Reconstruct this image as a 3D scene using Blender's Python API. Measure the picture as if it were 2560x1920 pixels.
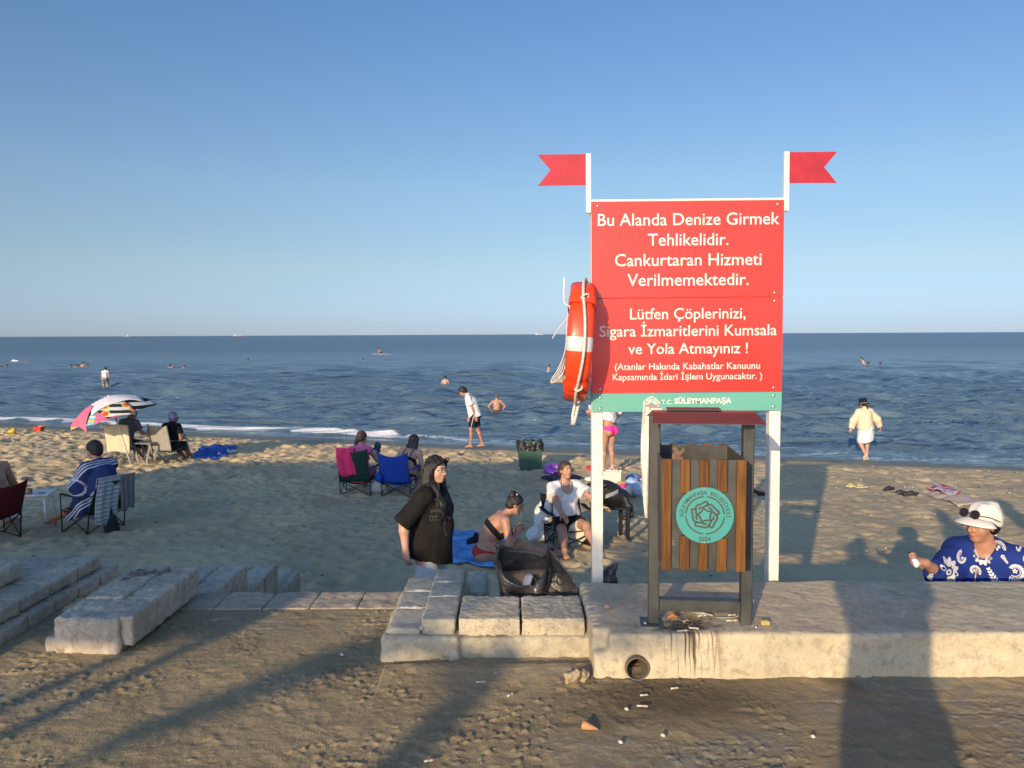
import bpy, bmesh, math, random
import numpy as np
from mathutils import Vector, Matrix
from mathutils.bvhtree import BVHTree
random.seed(7)
RNG = np.random.default_rng(11)
R_ = math.radians
for o in list(bpy.data.objects):
    bpy.data.objects.remove(o)
SC = bpy.context.scene
COL = SC.collection

# ------------------------------------------------------------------ camera, sky, sun
CAM_Z = 1.55
FPX = 1923.0
PITCH = R_(3.69)
ROLL = R_(0.27)
SUN_AZ = R_(23.6)      # light travels towards +Y turned this much to +X
SUN_EL = R_(14.4)
EXPOSURE = 1.0
SUN_STRENGTH = 2.65
SKY_STRENGTH = 0.13
cF = Vector((0, math.cos(PITCH), -math.sin(PITCH)))
cU0 = Vector((0, math.sin(PITCH), math.cos(PITCH)))
cX0 = Vector((1, 0, 0))
cR = cX0 * math.cos(ROLL) - cU0 * math.sin(ROLL)
cU = cU0 * math.cos(ROLL) + cX0 * math.sin(ROLL)
cam_data = bpy.data.cameras.new('camera')
cam = bpy.data.objects.new('camera', cam_data)
COL.objects.link(cam)
m = Matrix.Identity(4)
for i in range(3):
    m[i][0], m[i][1], m[i][2] = cR[i], cU[i], -cF[i]
m[2][3] = CAM_Z
cam.matrix_world = m
cam_data.sensor_width = 36
cam_data.lens = FPX / 2560 * 36
cam_data.clip_start = 0.05
cam_data.clip_end = 60000
SC.camera = cam
SC.render.resolution_x, SC.render.resolution_y = 1024, 768

wd = bpy.data.worlds.new('World')
SC.world = wd
wd.use_nodes = True
nt = wd.node_tree
bg = nt.nodes['Background']
sky = nt.nodes.new('ShaderNodeTexSky')
sky.sky_type = 'NISHITA'
sky.sun_disc = False
sky.sun_elevation = SUN_EL
sky.sun_rotation = math.pi + SUN_AZ
sky.altitude = 0
sky.air_density = 0.5
sky.dust_density = 0.2
sky.ozone_density = 6.0
# colour correction by elevation, multiplied over the sky the same all the way round
wtc = nt.nodes.new('ShaderNodeTexCoord')
wsp = nt.nodes.new('ShaderNodeSeparateXYZ')
nt.links.new(wtc.outputs['Generated'], wsp.inputs[0])
wr = nt.nodes.new('ShaderNodeValToRGB')
nt.links.new(wsp.outputs[2], wr.inputs[0])
wstops = ((0.0, (.68, .45, .37)), (.0157, (.75, .475, .365)), (.085, (1.38, .735, .395)), (.182, (1.70, 1.0, .555)), (.274, (1.66, 1.08, .68)), (.39, (1.52, 1.14, .785)), (.55, (1.5, 1.25, 1.0)), (1.0, (1.8, 1.4, 1.05)))
wel = wr.color_ramp.elements
while len(wel) < len(wstops): wel.new(.5)
for e, (p, c) in zip(wel, wstops):
    e.position = p; e.color = (*c, 1)
wm = nt.nodes.new('ShaderNodeMix'); wm.data_type = 'RGBA'; wm.blend_type = 'MULTIPLY'; wm.inputs[0].default_value = 1
nt.links.new(sky.outputs[0], wm.inputs[6]); nt.links.new(wr.outputs[0], wm.inputs[7])
# the sky on the sun's side stays brighter than the sky opposite it
wdt = nt.nodes.new('ShaderNodeVectorMath'); wdt.operation = 'DOT_PRODUCT'
nt.links.new(wtc.outputs['Generated'], wdt.inputs[0]); wdt.inputs[1].default_value = (-math.sin(SUN_AZ), -math.cos(SUN_AZ), 0)
wgl = nt.nodes.new('ShaderNodeMapRange'); wgl.interpolation_type = 'SMOOTHSTEP'
nt.links.new(wdt.outputs['Value'], wgl.inputs[0]); wgl.inputs[1].default_value = .1; wgl.inputs[2].default_value = 1
wgl.inputs[3].default_value = 1.0; wgl.inputs[4].default_value = 2.6
wvs = nt.nodes.new('ShaderNodeVectorMath'); wvs.operation = 'SCALE'
nt.links.new(wm.outputs[2], wvs.inputs[0]); nt.links.new(wgl.outputs[0], wvs.inputs[3])
nt.links.new(wvs.outputs[0], bg.inputs[0])
bg.inputs[1].default_value = SKY_STRENGTH

sl = bpy.data.lights.new('sun', 'SUN')
sl.energy = SUN_STRENGTH
sl.angle = R_(0.55)
sl.color = (1.0, 0.775, 0.49)
so = bpy.data.objects.new('sun', sl)
COL.objects.link(so)
SUN_DIR = Vector((math.sin(SUN_AZ) * math.cos(SUN_EL), math.cos(SUN_AZ) * math.cos(SUN_EL), -math.sin(SUN_EL)))
so.rotation_euler = SUN_DIR.to_track_quat('-Z', 'Y').to_euler()
so.location = (-10, -20, 12)
SC.view_settings.view_transform = 'Standard'
SC.view_settings.look = 'None'
SC.view_settings.gamma = 1
SC.view_settings.use_curve_mapping = False
SC.view_settings.exposure = EXPOSURE

# ------------------------------------------------------------------ pixel of the photograph -> point in the world
def ray(px, py):
    return cF * FPX + cR * (px - 1280) - cU * (py - 960)
def W(px, py, y):
    d = ray(px, py); t = y / d.y
    return Vector((0, 0, CAM_Z)) + d * t
def Zp(px, py, z):
    d = ray(px, py); t = (z - CAM_Z) / d.z
    return Vector((0, 0, CAM_Z)) + d * t
SEA_Z = -1.6
SHX = [-60, -18.3, -8.5, -.9, 5.8, 8.06, 11.8, 40]
SHY = [38, 27.6, 24.1, 21.5, 19.7, 18.9, 17.7, 10.5]
def shore_y(x):
    return np.interp(x, SHX, SHY)
def sand_h(x, y):
    x = np.asarray(x, float); y = np.asarray(y, float)
    ys = shore_y(x)
    t = (y - 8.0) / (ys - 8.0)
    top = -1.02 + .07 * np.clip((-x - 2.5) / 2, 0, 1)
    z = np.where(t < 0, top + .008 * np.maximum(0, 8 - y), top - (top - SEA_Z) * np.clip(t, 0, 1) ** 1.15)
    return np.where(t > 1, SEA_Z - (y - ys) * .085, z)
def S(px, py, dz=0.0):
    z = -1.0
    for _ in range(12):
        p = Zp(px, py, z)
        z = float(sand_h(p.x, p.y))
    return Vector((p.x, p.y, z + dz))

# ------------------------------------------------------------------ noise
_T = RNG.random((256, 256)).astype(np.float32)
_P3 = RNG.random(4096).astype(np.float32)
def n2(x, y):
    x = np.asarray(x, np.float64); y = np.asarray(y, np.float64)
    xi = np.floor(x).astype(np.int64); yi = np.floor(y).astype(np.int64)
    fx = x - xi; fy = y - yi
    fx = fx * fx * (3 - 2 * fx); fy = fy * fy * (3 - 2 * fy)
    a = _T[yi & 255, xi & 255]; b = _T[yi & 255, (xi + 1) & 255]
    c = _T[(yi + 1) & 255, xi & 255]; d = _T[(yi + 1) & 255, (xi + 1) & 255]
    return (a * (1 - fx) + b * fx) * (1 - fy) + (c * (1 - fx) + d * fx) * fy
def fbm2(x, y, o=4):
    s = 0; a = .5; f = 1.0
    for i in range(o):
        s = s + a * (n2(x * f + 17.3 * i, y * f + 9.1 * i) - .5); a *= .5; f *= 2.03
    return s
def n3(p):
    pi = np.floor(p).astype(np.int64); f = p - pi
    f = f * f * (3 - 2 * f)
    def h(i, j, k):
        return _P3[((pi[..., 0] + i) * 73 + (pi[..., 1] + j) * 1237 + (pi[..., 2] + k) * 2699) & 4095]
    fx, fy, fz = f[..., 0], f[..., 1], f[..., 2]
    c00 = h(0, 0, 0) * (1 - fx) + h(1, 0, 0) * fx; c10 = h(0, 1, 0) * (1 - fx) + h(1, 1, 0) * fx
    c01 = h(0, 0, 1) * (1 - fx) + h(1, 0, 1) * fx; c11 = h(0, 1, 1) * (1 - fx) + h(1, 1, 1) * fx
    return (c00 * (1 - fy) + c10 * fy) * (1 - fz) + (c01 * (1 - fy) + c11 * fy) * fz

# ------------------------------------------------------------------ objects
def clean(n):
    return n
def tag(o, label=None, cat=None, group=None, kind=None):
    if label: o['label'] = label
    if cat: o['category'] = cat
    if group: o['group'] = group
    if kind: o['kind'] = kind
    return o
def thing(name, label, cat, loc=(0, 0, 0), yaw=0, group=None):
    o = bpy.data.objects.new(name, None)
    o.empty_display_size = .1
    COL.objects.link(o)
    o.location = loc; o.rotation_euler = (0, 0, yaw)
    return tag(o, label, cat, group)
def link_mesh(name, me, mat, parent=None, loc=None):
    o = bpy.data.objects.new(name, me)
    COL.objects.link(o)
    if mat is not None:
        for mm in (mat if isinstance(mat, (list, tuple)) else [mat]):
            me.materials.append(mm)
    if parent is not None: o.parent = parent
    if loc is not None: o.location = loc
    return o
def mesh_np(name, V, F, smooth=True):
    me = bpy.data.meshes.new(name)
    V = np.asarray(V, np.float32); F = np.asarray(F, np.int32)
    k = F.shape[1]
    me.vertices.add(len(V)); me.vertices.foreach_set('co', V.ravel())
    me.loops.add(F.size); me.loops.foreach_set('vertex_index', F.ravel())
    me.polygons.add(len(F)); me.polygons.foreach_set('loop_start', np.arange(0, F.size, k, dtype=np.int32))
    me.polygons.foreach_set('loop_total', np.full(len(F), k, np.int32))
    me.update(calc_edges=True)
    me.polygons.foreach_set('use_smooth', np.full(len(F), smooth))
    return me
def copy_tree(o, parent=None):
    c = o.copy(); COL.objects.link(c)
    if parent is not None: c.parent = parent
    for ch in list(o.children): copy_tree(ch, c)
    return c

class MB:
    """collects shapes, builds them as one mesh"""
    def __init__(s): s.v = []; s.f = []; s.sm = []
    def add(s, V, F, smooth=False):
        b = len(s.v); s.v += [tuple(p) for p in V]
        for f in F: s.f.append([i + b for i in f]); s.sm.append(smooth)
        return s
    def box(s, c, d, rot=None, bev=0.0, seg=1):
        bm = bmesh.new(); bmesh.ops.create_cube(bm, size=1)
        for v in bm.verts: v.co = Vector((v.co.x * d[0], v.co.y * d[1], v.co.z * d[2]))
        if bev > 0: bmesh.ops.bevel(bm, geom=list(bm.edges), offset=bev, segments=seg, affect='EDGES', profile=.5)
        M = (rot.to_4x4() if rot is not None else Matrix.Identity(4))
        V = [M @ v.co + Vector(c) for v in bm.verts]; bm.verts.index_update()
        F = [[v.index for v in f.verts] for f in bm.faces]; bm.free()
        return s.add(V, F)
    def tube(s, pts, r, n=8, closed=False, smooth=True, flat=1.0):
        pts = [Vector(p) for p in pts]; N = len(pts)
        rr = r if hasattr(r, '__len__') else [r] * N
        V = []; up = None
        for i, p in enumerate(pts):
            if closed: t = pts[(i + 1) % N] - pts[i - 1]
            else: t = pts[min(i + 1, N - 1)] - pts[max(i - 1, 0)]
            if t.length < 1e-9: t = Vector((0, 0, 1))
            t.normalize()
            if up is None:
                up = Vector((0, 0, 1)) if abs(t.z) < .9 else Vector((1, 0, 0))
            a = (up - t * up.dot(t))
            if a.length < 1e-6: a = t.orthogonal()
            a.normalize(); b = t.cross(a); up = a
            for k in range(n):
                th = 2 * math.pi * k / n
                V.append(p + (a * math.cos(th) + b * math.sin(th) * flat) * rr[i])
        F = []
        for i in range(N if closed else N - 1):
            j = (i + 1) % N
            for k in range(n):
                k2 = (k + 1) % n
                F.append([i * n + k, i * n + k2, j * n + k2, j * n + k])
        if not closed:
            F.append(list(range(n))[::-1]); F.append([(N - 1) * n + k for k in range(n)])
        return s.add(V, F, smooth)
    def lathe(s, prof, n=24, c=(0, 0, 0), rot=None, cap=True):
        V = []; M = rot if rot is not None else Matrix.Identity(3)
        for (r, z) in prof:
            for k in range(n):
                th = 2 * math.pi * k / n
                V.append(M @ Vector((r * math.cos(th), r * math.sin(th), z)) + Vector(c))
        F = []
        for i in range(len(prof) - 1):
            for k in range(n):
                k2 = (k + 1) % n
                F.append([i * n + k, i * n + k2, (i + 1) * n + k2, (i + 1) * n + k])
        if cap:
            F.append(list(range(n))[::-1]); F.append([(len(prof) - 1) * n + k for k in range(n)])
        return s.add(V, F, True)
    def ball(s, c, r, nu=14, nv=9, rot=None):
        r = r if hasattr(r, '__len__') else (r, r, r)
        V = []; M = rot if rot is not None else Matrix.Identity(3)
        for j in range(nv + 1):
            ph = math.pi * j / nv
            for i in range(nu):
                th = 2 * math.pi * i / nu
                V.append(M @ Vector((r[0] * math.sin(ph) * math.cos(th), r[1] * math.sin(ph) * math.sin(th), r[2] * math.cos(ph))) + Vector(c))
        F = [[j * nu + i, (j + 1) * nu + i, (j + 1) * nu + (i + 1) % nu, j * nu + (i + 1) % nu] for j in range(nv) for i in range(nu)]
        return s.add(V, F, True)
    def prism(s, poly, y0, y1, ax='y'):
        """2-D polygon extruded (polygon in x,z for ax='y'; in x,y for ax='z')"""
        n = len(poly)
        if ax == 'y': V = [(p[0], y0, p[1]) for p in poly] + [(p[0], y1, p[1]) for p in poly]
        else: V = [(p[0], p[1], y0) for p in poly] + [(p[0], p[1], y1) for p in poly]
        F = [list(range(n)), [n + i for i in range(n)][::-1]] + [[i, n + i, n + (i + 1) % n, (i + 1) % n] for i in range(n)]
        return s.add(V, F)
    def grid(s, fn, nu, nv, smooth=True):
        V = [fn(i / nu, j / nv) for j in range(nv + 1) for i in range(nu + 1)]
        F = [[j * (nu + 1) + i, j * (nu + 1) + i + 1, (j + 1) * (nu + 1) + i + 1, (j + 1) * (nu + 1) + i] for j in range(nv) for i in range(nu)]
        return s.add(V, F, smooth)
    def build(s, name, mat, parent=None, loc=None, solid=0.0, fix=True, subsurf=0):
        me = bpy.data.meshes.new(name)
        me.from_pydata(s.v, [], s.f); me.update()
        me.polygons.foreach_set('use_smooth', s.sm)
        if fix:
            bm = bmesh.new(); bm.from_mesh(me); bmesh.ops.recalc_face_normals(bm, faces=bm.faces); bm.to_mesh(me); bm.free()
        o = link_mesh(name, me, mat, parent, loc)
        if subsurf:
            md = o.modifiers.new('sub', 'SUBSURF'); md.levels = md.render_levels = subsurf
        if solid:
            md = o.modifiers.new('thick', 'SOLIDIFY'); md.thickness = solid; md.offset = 0
        return o

# ------------------------------------------------------------------ materials
_M = {}
def lin(r, g, b):
    f = lambda c: (c / 255 / 12.92) if c / 255 <= .04045 else ((c / 255 + .055) / 1.055) ** 2.4
    return (f(r), f(g), f(b))
def newmat(name):
    m = bpy.data.materials.new(name); m.use_nodes = True
    nt = m.node_tree; return m, nt, nt.nodes['Principled BSDF']
def nd(nt, t, **kw):
    n = nt.nodes.new(t)
    for k, v in kw.items():
        if k.startswith('i_'): n.inputs[k[2:]].default_value = v
        else: setattr(n, k, v)
    return n
def mathn(nt, op, a, b=None, c=None, clamp=False):
    n = nt.nodes.new('ShaderNodeMath'); n.operation = op; n.use_clamp = clamp
    for i, x in enumerate((a, b, c)):
        if x is None: continue
        if isinstance(x, (int, float)): n.inputs[i].default_value = x
        else: nt.links.new(x, n.inputs[i])
    return n.outputs[0]
def mixc(nt, f, a, b, blend='MIX'):
    n = nt.nodes.new('ShaderNodeMix'); n.data_type = 'RGBA'; n.blend_type = blend
    for i, x in ((0, f), (6, a), (7, b)):
        if isinstance(x, (int, float)): n.inputs[i].default_value = x
        elif isinstance(x, tuple): n.inputs[i].default_value = (*x[:3], 1)
        else: nt.links.new(x, n.inputs[i])
    return n.outputs[2]
def ramp(nt, x, a, b):
    n = nt.nodes.new('ShaderNodeMapRange'); n.interpolation_type = 'SMOOTHSTEP'
    nt.links.new(x, n.inputs[0]); n.inputs[1].default_value = a; n.inputs[2].default_value = b
    return n.outputs[0]
def coords(nt, scale=(1, 1, 1), kind='Object'):
    tc = nt.nodes.new('ShaderNodeTexCoord'); mp = nt.nodes.new('ShaderNodeMapping')
    nt.links.new(tc.outputs[kind], mp.inputs[0]); mp.inputs[3].default_value = scale
    return mp.outputs[0]
def noise(nt, v, scale, detail=4, rough=.55, dist=0):
    n = nd(nt, 'ShaderNodeTexNoise'); nt.links.new(v, n.inputs['Vector'])
    n.inputs['Scale'].default_value = scale; n.inputs['Detail'].default_value = detail
    n.inputs['Roughness'].default_value = rough; n.inputs['Distortion'].default_value = dist
    return n.outputs[0]
def bump(nt, h, strength, dist, bs, prev=None):
    b = nt.nodes.new('ShaderNodeBump'); b.inputs['Strength'].default_value = strength; b.inputs['Distance'].default_value = dist
    nt.links.new(h, b.inputs['Height'])
    if prev is not None: nt.links.new(prev, b.inputs['Normal'])
    nt.links.new(b.outputs[0], bs.inputs['Normal'])
    return b.outputs[0]
def M(name, col, rough=.65, var=.12, scale=9, bmp=0.0, bscale=60, bdist=.004, metal=0, spec=.5, sss=0, coat=0, stretch=(1, 1, 1)):
    if name in _M: return _M[name]
    m, nt, bs = newmat(name)
    v = coords(nt, stretch)
    f = noise(nt, v, scale, 5, .6)
    a = tuple(max(0, c * (1 - var)) for c in col); b = tuple(min(1, c * (1 + var)) for c in col)
    nt.links.new(mixc(nt, ramp(nt, f, .3, .7), a, b), bs.inputs['Base Color'])
    bs.inputs['Roughness'].default_value = rough; bs.inputs['Metallic'].default_value = metal
    bs.inputs['Specular IOR Level'].default_value = spec
    if coat: bs.inputs['Coat Weight'].default_value = coat
    if sss:
        bs.inputs['Subsurface Weight'].default_value = sss
        bs.inputs['Subsurface Radius'].default_value = (.02, .008, .004); bs.inputs['Subsurface Scale'].default_value = .3
    if bmp: bump(nt, noise(nt, v, bscale, 3, .6), bmp, bdist, bs)
    _M[name] = m
    return m
def stripes_mat(name, cols, axis=0, period=.1, edges=None, rough=.8, phase=0.0):
    """flat repeating bands along an object axis; cols is [(upto, colour), ...]"""
    if name in _M: return _M[name]
    m, nt, bs = newmat(name)
    v = coords(nt)
    sp = nd(nt, 'ShaderNodeSeparateXYZ'); nt.links.new(v, sp.inputs[0])
    t = mathn(nt, 'FRACT', mathn(nt, 'ADD', mathn(nt, 'DIVIDE', sp.outputs[axis], period), phase + 100.0))
    r = nd(nt, 'ShaderNodeValToRGB'); r.color_ramp.interpolation = 'CONSTANT'
    nt.links.new(t, r.inputs[0])
    els = r.color_ramp.elements
    while len(els) < len(cols): els.new(.5)
    for e, (p, c) in zip(els, cols):
        e.position = p; e.color = (*c, 1)
    f = noise(nt, v, 14, 4)
    c2 = mixc(nt, .25, r.outputs[0], mixc(nt, f, (0.02, .02, .02), (1, 1, 1)), 'OVERLAY')
    nt.links.new(c2, bs.inputs['Base Color']); bs.inputs['Roughness'].default_value = rough
    bs.inputs['Specular IOR Level'].default_value = .2
    _M[name] = m
    return m

# ------------------------------------------------------------------ solid shapes from distance fields
class Fd:
    """list of primitives joined smoothly; meshed as one continuous surface"""
    def __init__(s, ops=None): s.ops = list(ops or [])
    def copy(s): return Fd(s.ops)
    def __add__(s, o): return Fd(s.ops + o.ops)
    def cone(s, a, b, ra, rb=None, k=.02, op='u'):
        s.ops.append(('cone', Vector(a), Vector(b), ra, ra if rb is None else rb, k, op)); return s
    def ell(s, c, r, ax=None, k=.02, op='u'):
        r = r if hasattr(r, '__len__') else (r, r, r)
        s.ops.append(('ell', Vector(c), r, ax, k, op)); return s
    def rbox(s, c, half, rad=.01, ax=None, k=.0, op='u'):
        s.ops.append(('rbox', Vector(c), half, rad, ax, k, op)); return s
    def plane(s, c, n, k=.0):
        """keep the side the normal points away from"""
        s.ops.append(('plane', Vector(c), Vector(n).normalized(), k)); return s
    def nz(s, amp, freq):
        s.ops.append(('nz', amp, freq if hasattr(freq, '__len__') else (freq,) * 3)); return s
    def grow(s, r):
        s.ops.append(('grow', r)); return s
    def chain(s, pts, rads, k=.01, op='u'):
        for i in range(len(pts) - 1): s.cone(pts[i], pts[i + 1], rads[i], rads[i + 1], k, op)
        return s
def _bb(o):
    t = o[0]
    if t == 'cone':
        a, b, r = o[1], o[2], max(o[3], o[4])
        return [min(a[i], b[i]) - r for i in range(3)], [max(a[i], b[i]) + r for i in range(3)]
    if t == 'ell':
        c = o[1]; r = o[2]; A = o[3]
        if A is None: e = r
        else: e = [math.sqrt(sum((A[i][j] * r[j]) ** 2 for j in range(3))) for i in range(3)]
        return [c[i] - e[i] for i in range(3)], [c[i] + e[i] for i in range(3)]
    if t == 'rbox':
        c = o[1]; r = [h + o[3] for h in o[2]]; A = o[4]
        e = r if A is None else [sum(abs(A[i][j] * r[j]) for j in range(3)) for i in range(3)]
        return [c[i] - e[i] for i in range(3)], [c[i] + e[i] for i in range(3)]
    return None
def field_mesh(fd, cell, name='m', smooth_it=1, pad=0.0):
    lo = [1e9] * 3; hi = [-1e9] * 3; grow = sum(o[1] for o in fd.ops if o[0] == 'grow') + pad
    for o in fd.ops:
        b = _bb(o)
        if b is None or o[-1] in ('s', 'i'): continue
        for i in range(3): lo[i] = min(lo[i], b[0][i]); hi[i] = max(hi[i], b[1][i])
    mg = grow + 3 * cell + .004
    lo = np.array(lo) - mg; hi = np.array(hi) + mg
    for o in fd.ops:                       # axis-aligned cuts shrink the grid
        if o[0] == 'plane':
            n = o[2]
            for i in range(3):
                if n[i] > .999: hi[i] = min(hi[i], o[1][i] + 3 * cell)
                if n[i] < -.999: lo[i] = max(lo[i], o[1][i] - 3 * cell)
    N = np.ceil((hi - lo) / cell).astype(int) + 1
    ax = [lo[i] + cell * np.arange(N[i]) for i in range(3)]
    D = np.full(N, 1.0, np.float32)
    def sub(o, extra):
        b = _bb(o); sl = []
        for i in range(3):
            a0 = int(max(0, math.floor((b[0][i] - extra - lo[i]) / cell))); a1 = int(min(N[i], math.ceil((b[1][i] + extra - lo[i]) / cell) + 1))
            if a1 <= a0: return None
            sl.append(slice(a0, a1))
        return tuple(sl)
    for o in fd.ops:
        t = o[0]
        if t == 'grow': D -= o[1]; continue
        if t == 'nz':
            idx = np.nonzero(np.abs(D) < max(.03, 3 * cell) + o[1])
            P = np.stack([ax[i][idx[i]] * o[2][i] for i in range(3)], -1)
            D[idx] += ((n3(P) - .5) * 2 * o[1]).astype(np.float32); continue
        if t == 'plane':
            c, n, k = o[1], o[2], o[3]
            pd = ((ax[0] - c[0]) * n[0])[:, None, None] + ((ax[1] - c[1]) * n[1])[None, :, None] + ((ax[2] - c[2]) * n[2])[None, None, :]
            pd = pd.astype(np.float32)
            if k > 0:
                h = np.clip(.5 - .5 * (pd - D) / k, 0, 1); D = (pd + (D - pd) * h + k * h * (1 - h)).astype(np.float32)
            else: D = np.maximum(D, pd)
            continue
        k = o[-2]; op = o[-1]
        sl = sub(o, max(.05 + grow, 2 * k + 3 * cell + grow))
        if sl is None: continue
        X = (ax[0][sl[0]])[:, None, None]; Y = (ax[1][sl[1]])[None, :, None]; Z = (ax[2][sl[2]])[None, None, :]
        if t == 'cone':
            a, b, ra, rb = o[1], o[2], o[3], o[4]; ab = b - a; L2 = max(ab.length_squared, 1e-12)
            x = X - a.x; y = Y - a.y; z = Z - a.z
            tt = np.clip((x * ab.x + y * ab.y + z * ab.z) / L2, 0, 1)
            d = np.sqrt((x - tt * ab.x) ** 2 + (y - tt * ab.y) ** 2 + (z - tt * ab.z) ** 2) - (ra + (rb - ra) * tt)
        else:
            c = o[1]; x = X - c.x; y = Y - c.y; z = Z - c.z
            A = o[3] if t == 'ell' else o[4]
            if A is not None:
                x, y, z = (x * A[0][j] + y * A[1][j] + z * A[2][j] for j in range(3))
            if t == 'ell':
                r = o[2]
                k0 = np.sqrt((x / r[0]) ** 2 + (y / r[1]) ** 2 + (z / r[2]) ** 2)
                k1 = np.sqrt((x / r[0] ** 2) ** 2 + (y / r[1] ** 2) ** 2 + (z / r[2] ** 2) ** 2) + 1e-9
                d = k0 * (k0 - 1) / k1
            else:
                h = o[2]; qx = np.abs(x) - h[0]; qy = np.abs(y) - h[1]; qz = np.abs(z) - h[2]
                d = np.sqrt(np.maximum(qx, 0) ** 2 + np.maximum(qy, 0) ** 2 + np.maximum(qz, 0) ** 2) + np.minimum(np.maximum(np.maximum(qx, qy), qz), 0) - o[3]
        cur = D[sl]
        if op == 'u':
            if k > 0:
                h = np.clip(.5 + .5 * (cur - d) / k, 0, 1); D[sl] = cur + (d - cur) * h - k * h * (1 - h)
            else: D[sl] = np.minimum(cur, d)
        elif op == 'i':
            E = np.ones_like(D); E[sl] = np.maximum(cur, d); D = E
        else:
            d = -d
            if k > 0:
                h = np.clip(.5 - .5 * (d - cur) / k, 0, 1); D[sl] = d + (cur - d) * h + k * h * (1 - h)
            else: D[sl] = np.maximum(cur, d)
    D[0] = D[-1] = 1; D[:, 0] = D[:, -1] = 1; D[:, :, 0] = D[:, :, -1] = 1
    ins = D < 0
    cnt = np.zeros(N - 1, np.int8)
    for i in (0, 1):
        for j in (0, 1):
            for kk in (0, 1):
                cnt += ins[i:N[0] - 1 + i, j:N[1] - 1 + j, kk:N[2] - 1 + kk]
    act = (cnt > 0) & (cnt < 8)
    ci = np.argwhere(act)
    idm = np.full(N - 1, -1, np.int64); idm[act] = np.arange(len(ci))
    acc = np.zeros((len(ci), 3)); num = np.zeros(len(ci))
    cor = [(i, j, kk) for i in (0, 1) for j in (0, 1) for kk in (0, 1)]
    vals = {c: D[ci[:, 0] + c[0], ci[:, 1] + c[1], ci[:, 2] + c[2]] for c in cor}
    for c in cor:
        for a in range(3):
            if c[a]: continue
            c2 = list(c); c2[a] = 1; c2 = tuple(c2)
            va, vb = vals[c], vals[c2]; cr = (va < 0) != (vb < 0)
            t = va / (va - vb + 1e-12); p = np.array(c, float)[None, :].repeat(len(ci), 0); p[:, a] = t
            acc[cr] += p[cr]; num[cr] += 1
    V = (ci + acc / np.maximum(num, 1)[:, None]) * cell + lo
    Q = []
    for a in range(3):
        b, c = (a + 1) % 3, (a + 2) % 3
        s0 = [slice(1, -1)] * 3; s1 = [slice(1, -1)] * 3
        s0[a] = slice(0, -1); s1[a] = slice(1, None)
        i0 = ins[tuple(s0)]; i1 = ins[tuple(s1)]
        e = np.argwhere(i0 != i1)
        if not len(e): continue
        inside0 = i0[tuple(e.T)]
        e = e.copy(); e[:, b] += 1; e[:, c] += 1
        q = []
        for db, dc in ((-1, -1), (0, -1), (0, 0), (-1, 0)):
            f = e.copy(); f[:, b] += db; f[:, c] += dc
            q.append(idm[f[:, 0], f[:, 1], f[:, 2]])
        q = np.stack(q, 1)
        q[~inside0] = q[~inside0][:, ::-1]
        Q.append(q)
    Q = np.concatenate(Q); Q = Q[(Q >= 0).all(1)]
    for _ in range(smooth_it):
        A = np.zeros_like(V); n = np.zeros(len(V))
        for i in range(4):
            j = Q[:, (i + 1) % 4]
            np.add.at(A, Q[:, i], V[j]); np.add.at(n, Q[:, i], 1)
            np.add.at(A, j, V[Q[:, i]]); np.add.at(n, j, 1)
        V = V * .5 + .5 * A / np.maximum(n, 1)[:, None]
    return mesh_np(name, V, Q)
def fobj(name, fd, cell, mat, parent=None, loc=None, smooth_it=1):
    return link_mesh(name, field_mesh(fd, cell, name, smooth_it), mat, parent, loc)
def axes(r, f, u):
    """matrix with columns r, f, u"""
    return Matrix(((r[0], f[0], u[0]), (r[1], f[1], u[1]), (r[2], f[2], u[2])))
def bvh_of(o):
    me = o.data
    return BVHTree.FromPolygons([v.co.copy() for v in me.vertices], [list(p.vertices) for p in me.polygons])
def text_mesh(txt, size, bold=0.0, extrude=0.0, align='CENTER', spacing=1.0):
    cu = bpy.data.curves.new('txt', 'FONT'); cu.body = txt; cu.size = size; cu.align_x = align
    cu.offset = bold; cu.extrude = extrude; cu.resolution_u = 3; cu.space_character = spacing
    o = bpy.data.objects.new('txt', cu); COL.objects.link(o)
    dg = bpy.context.evaluated_depsgraph_get(); dg.update()
    me = bpy.data.meshes.new_from_object(o.evaluated_get(dg))
    bpy.data.objects.remove(o); bpy.data.curves.remove(cu)
    return me
SC.cycles.use_denoising = True

# ================================================================== SETTING: ground, beach, sea
def sheet(name, X, Y, Z, mat, mask=None, attrs=None):
    ny, nx = X.shape
    idx = np.arange(nx * ny).reshape(ny, nx)
    q = np.stack([idx[:-1, :-1], idx[:-1, 1:], idx[1:, 1:], idx[1:, :-1]], -1)
    if mask is not None:
        mq = mask[:-1, :-1] & mask[:-1, 1:] & mask[1:, 1:] & mask[1:, :-1]
        q = q[mq]
    q = q.reshape(-1, 4)
    used = np.zeros(nx * ny, bool); used[q.ravel()] = True
    rem = np.cumsum(used) - 1
    V = np.stack([X.ravel(), Y.ravel(), Z.ravel()], -1)[used]
    me = mesh_np(name, V, rem[q])
    for k, a in (attrs or {}).items():
        at = me.attributes.new(k, 'FLOAT', 'POINT')
        at.data.foreach_set('value', np.ascontiguousarray(a.ravel()[used], np.float32))
    o = link_mesh(name, me, mat)
    o['kind'] = 'structure'
    return o

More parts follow.
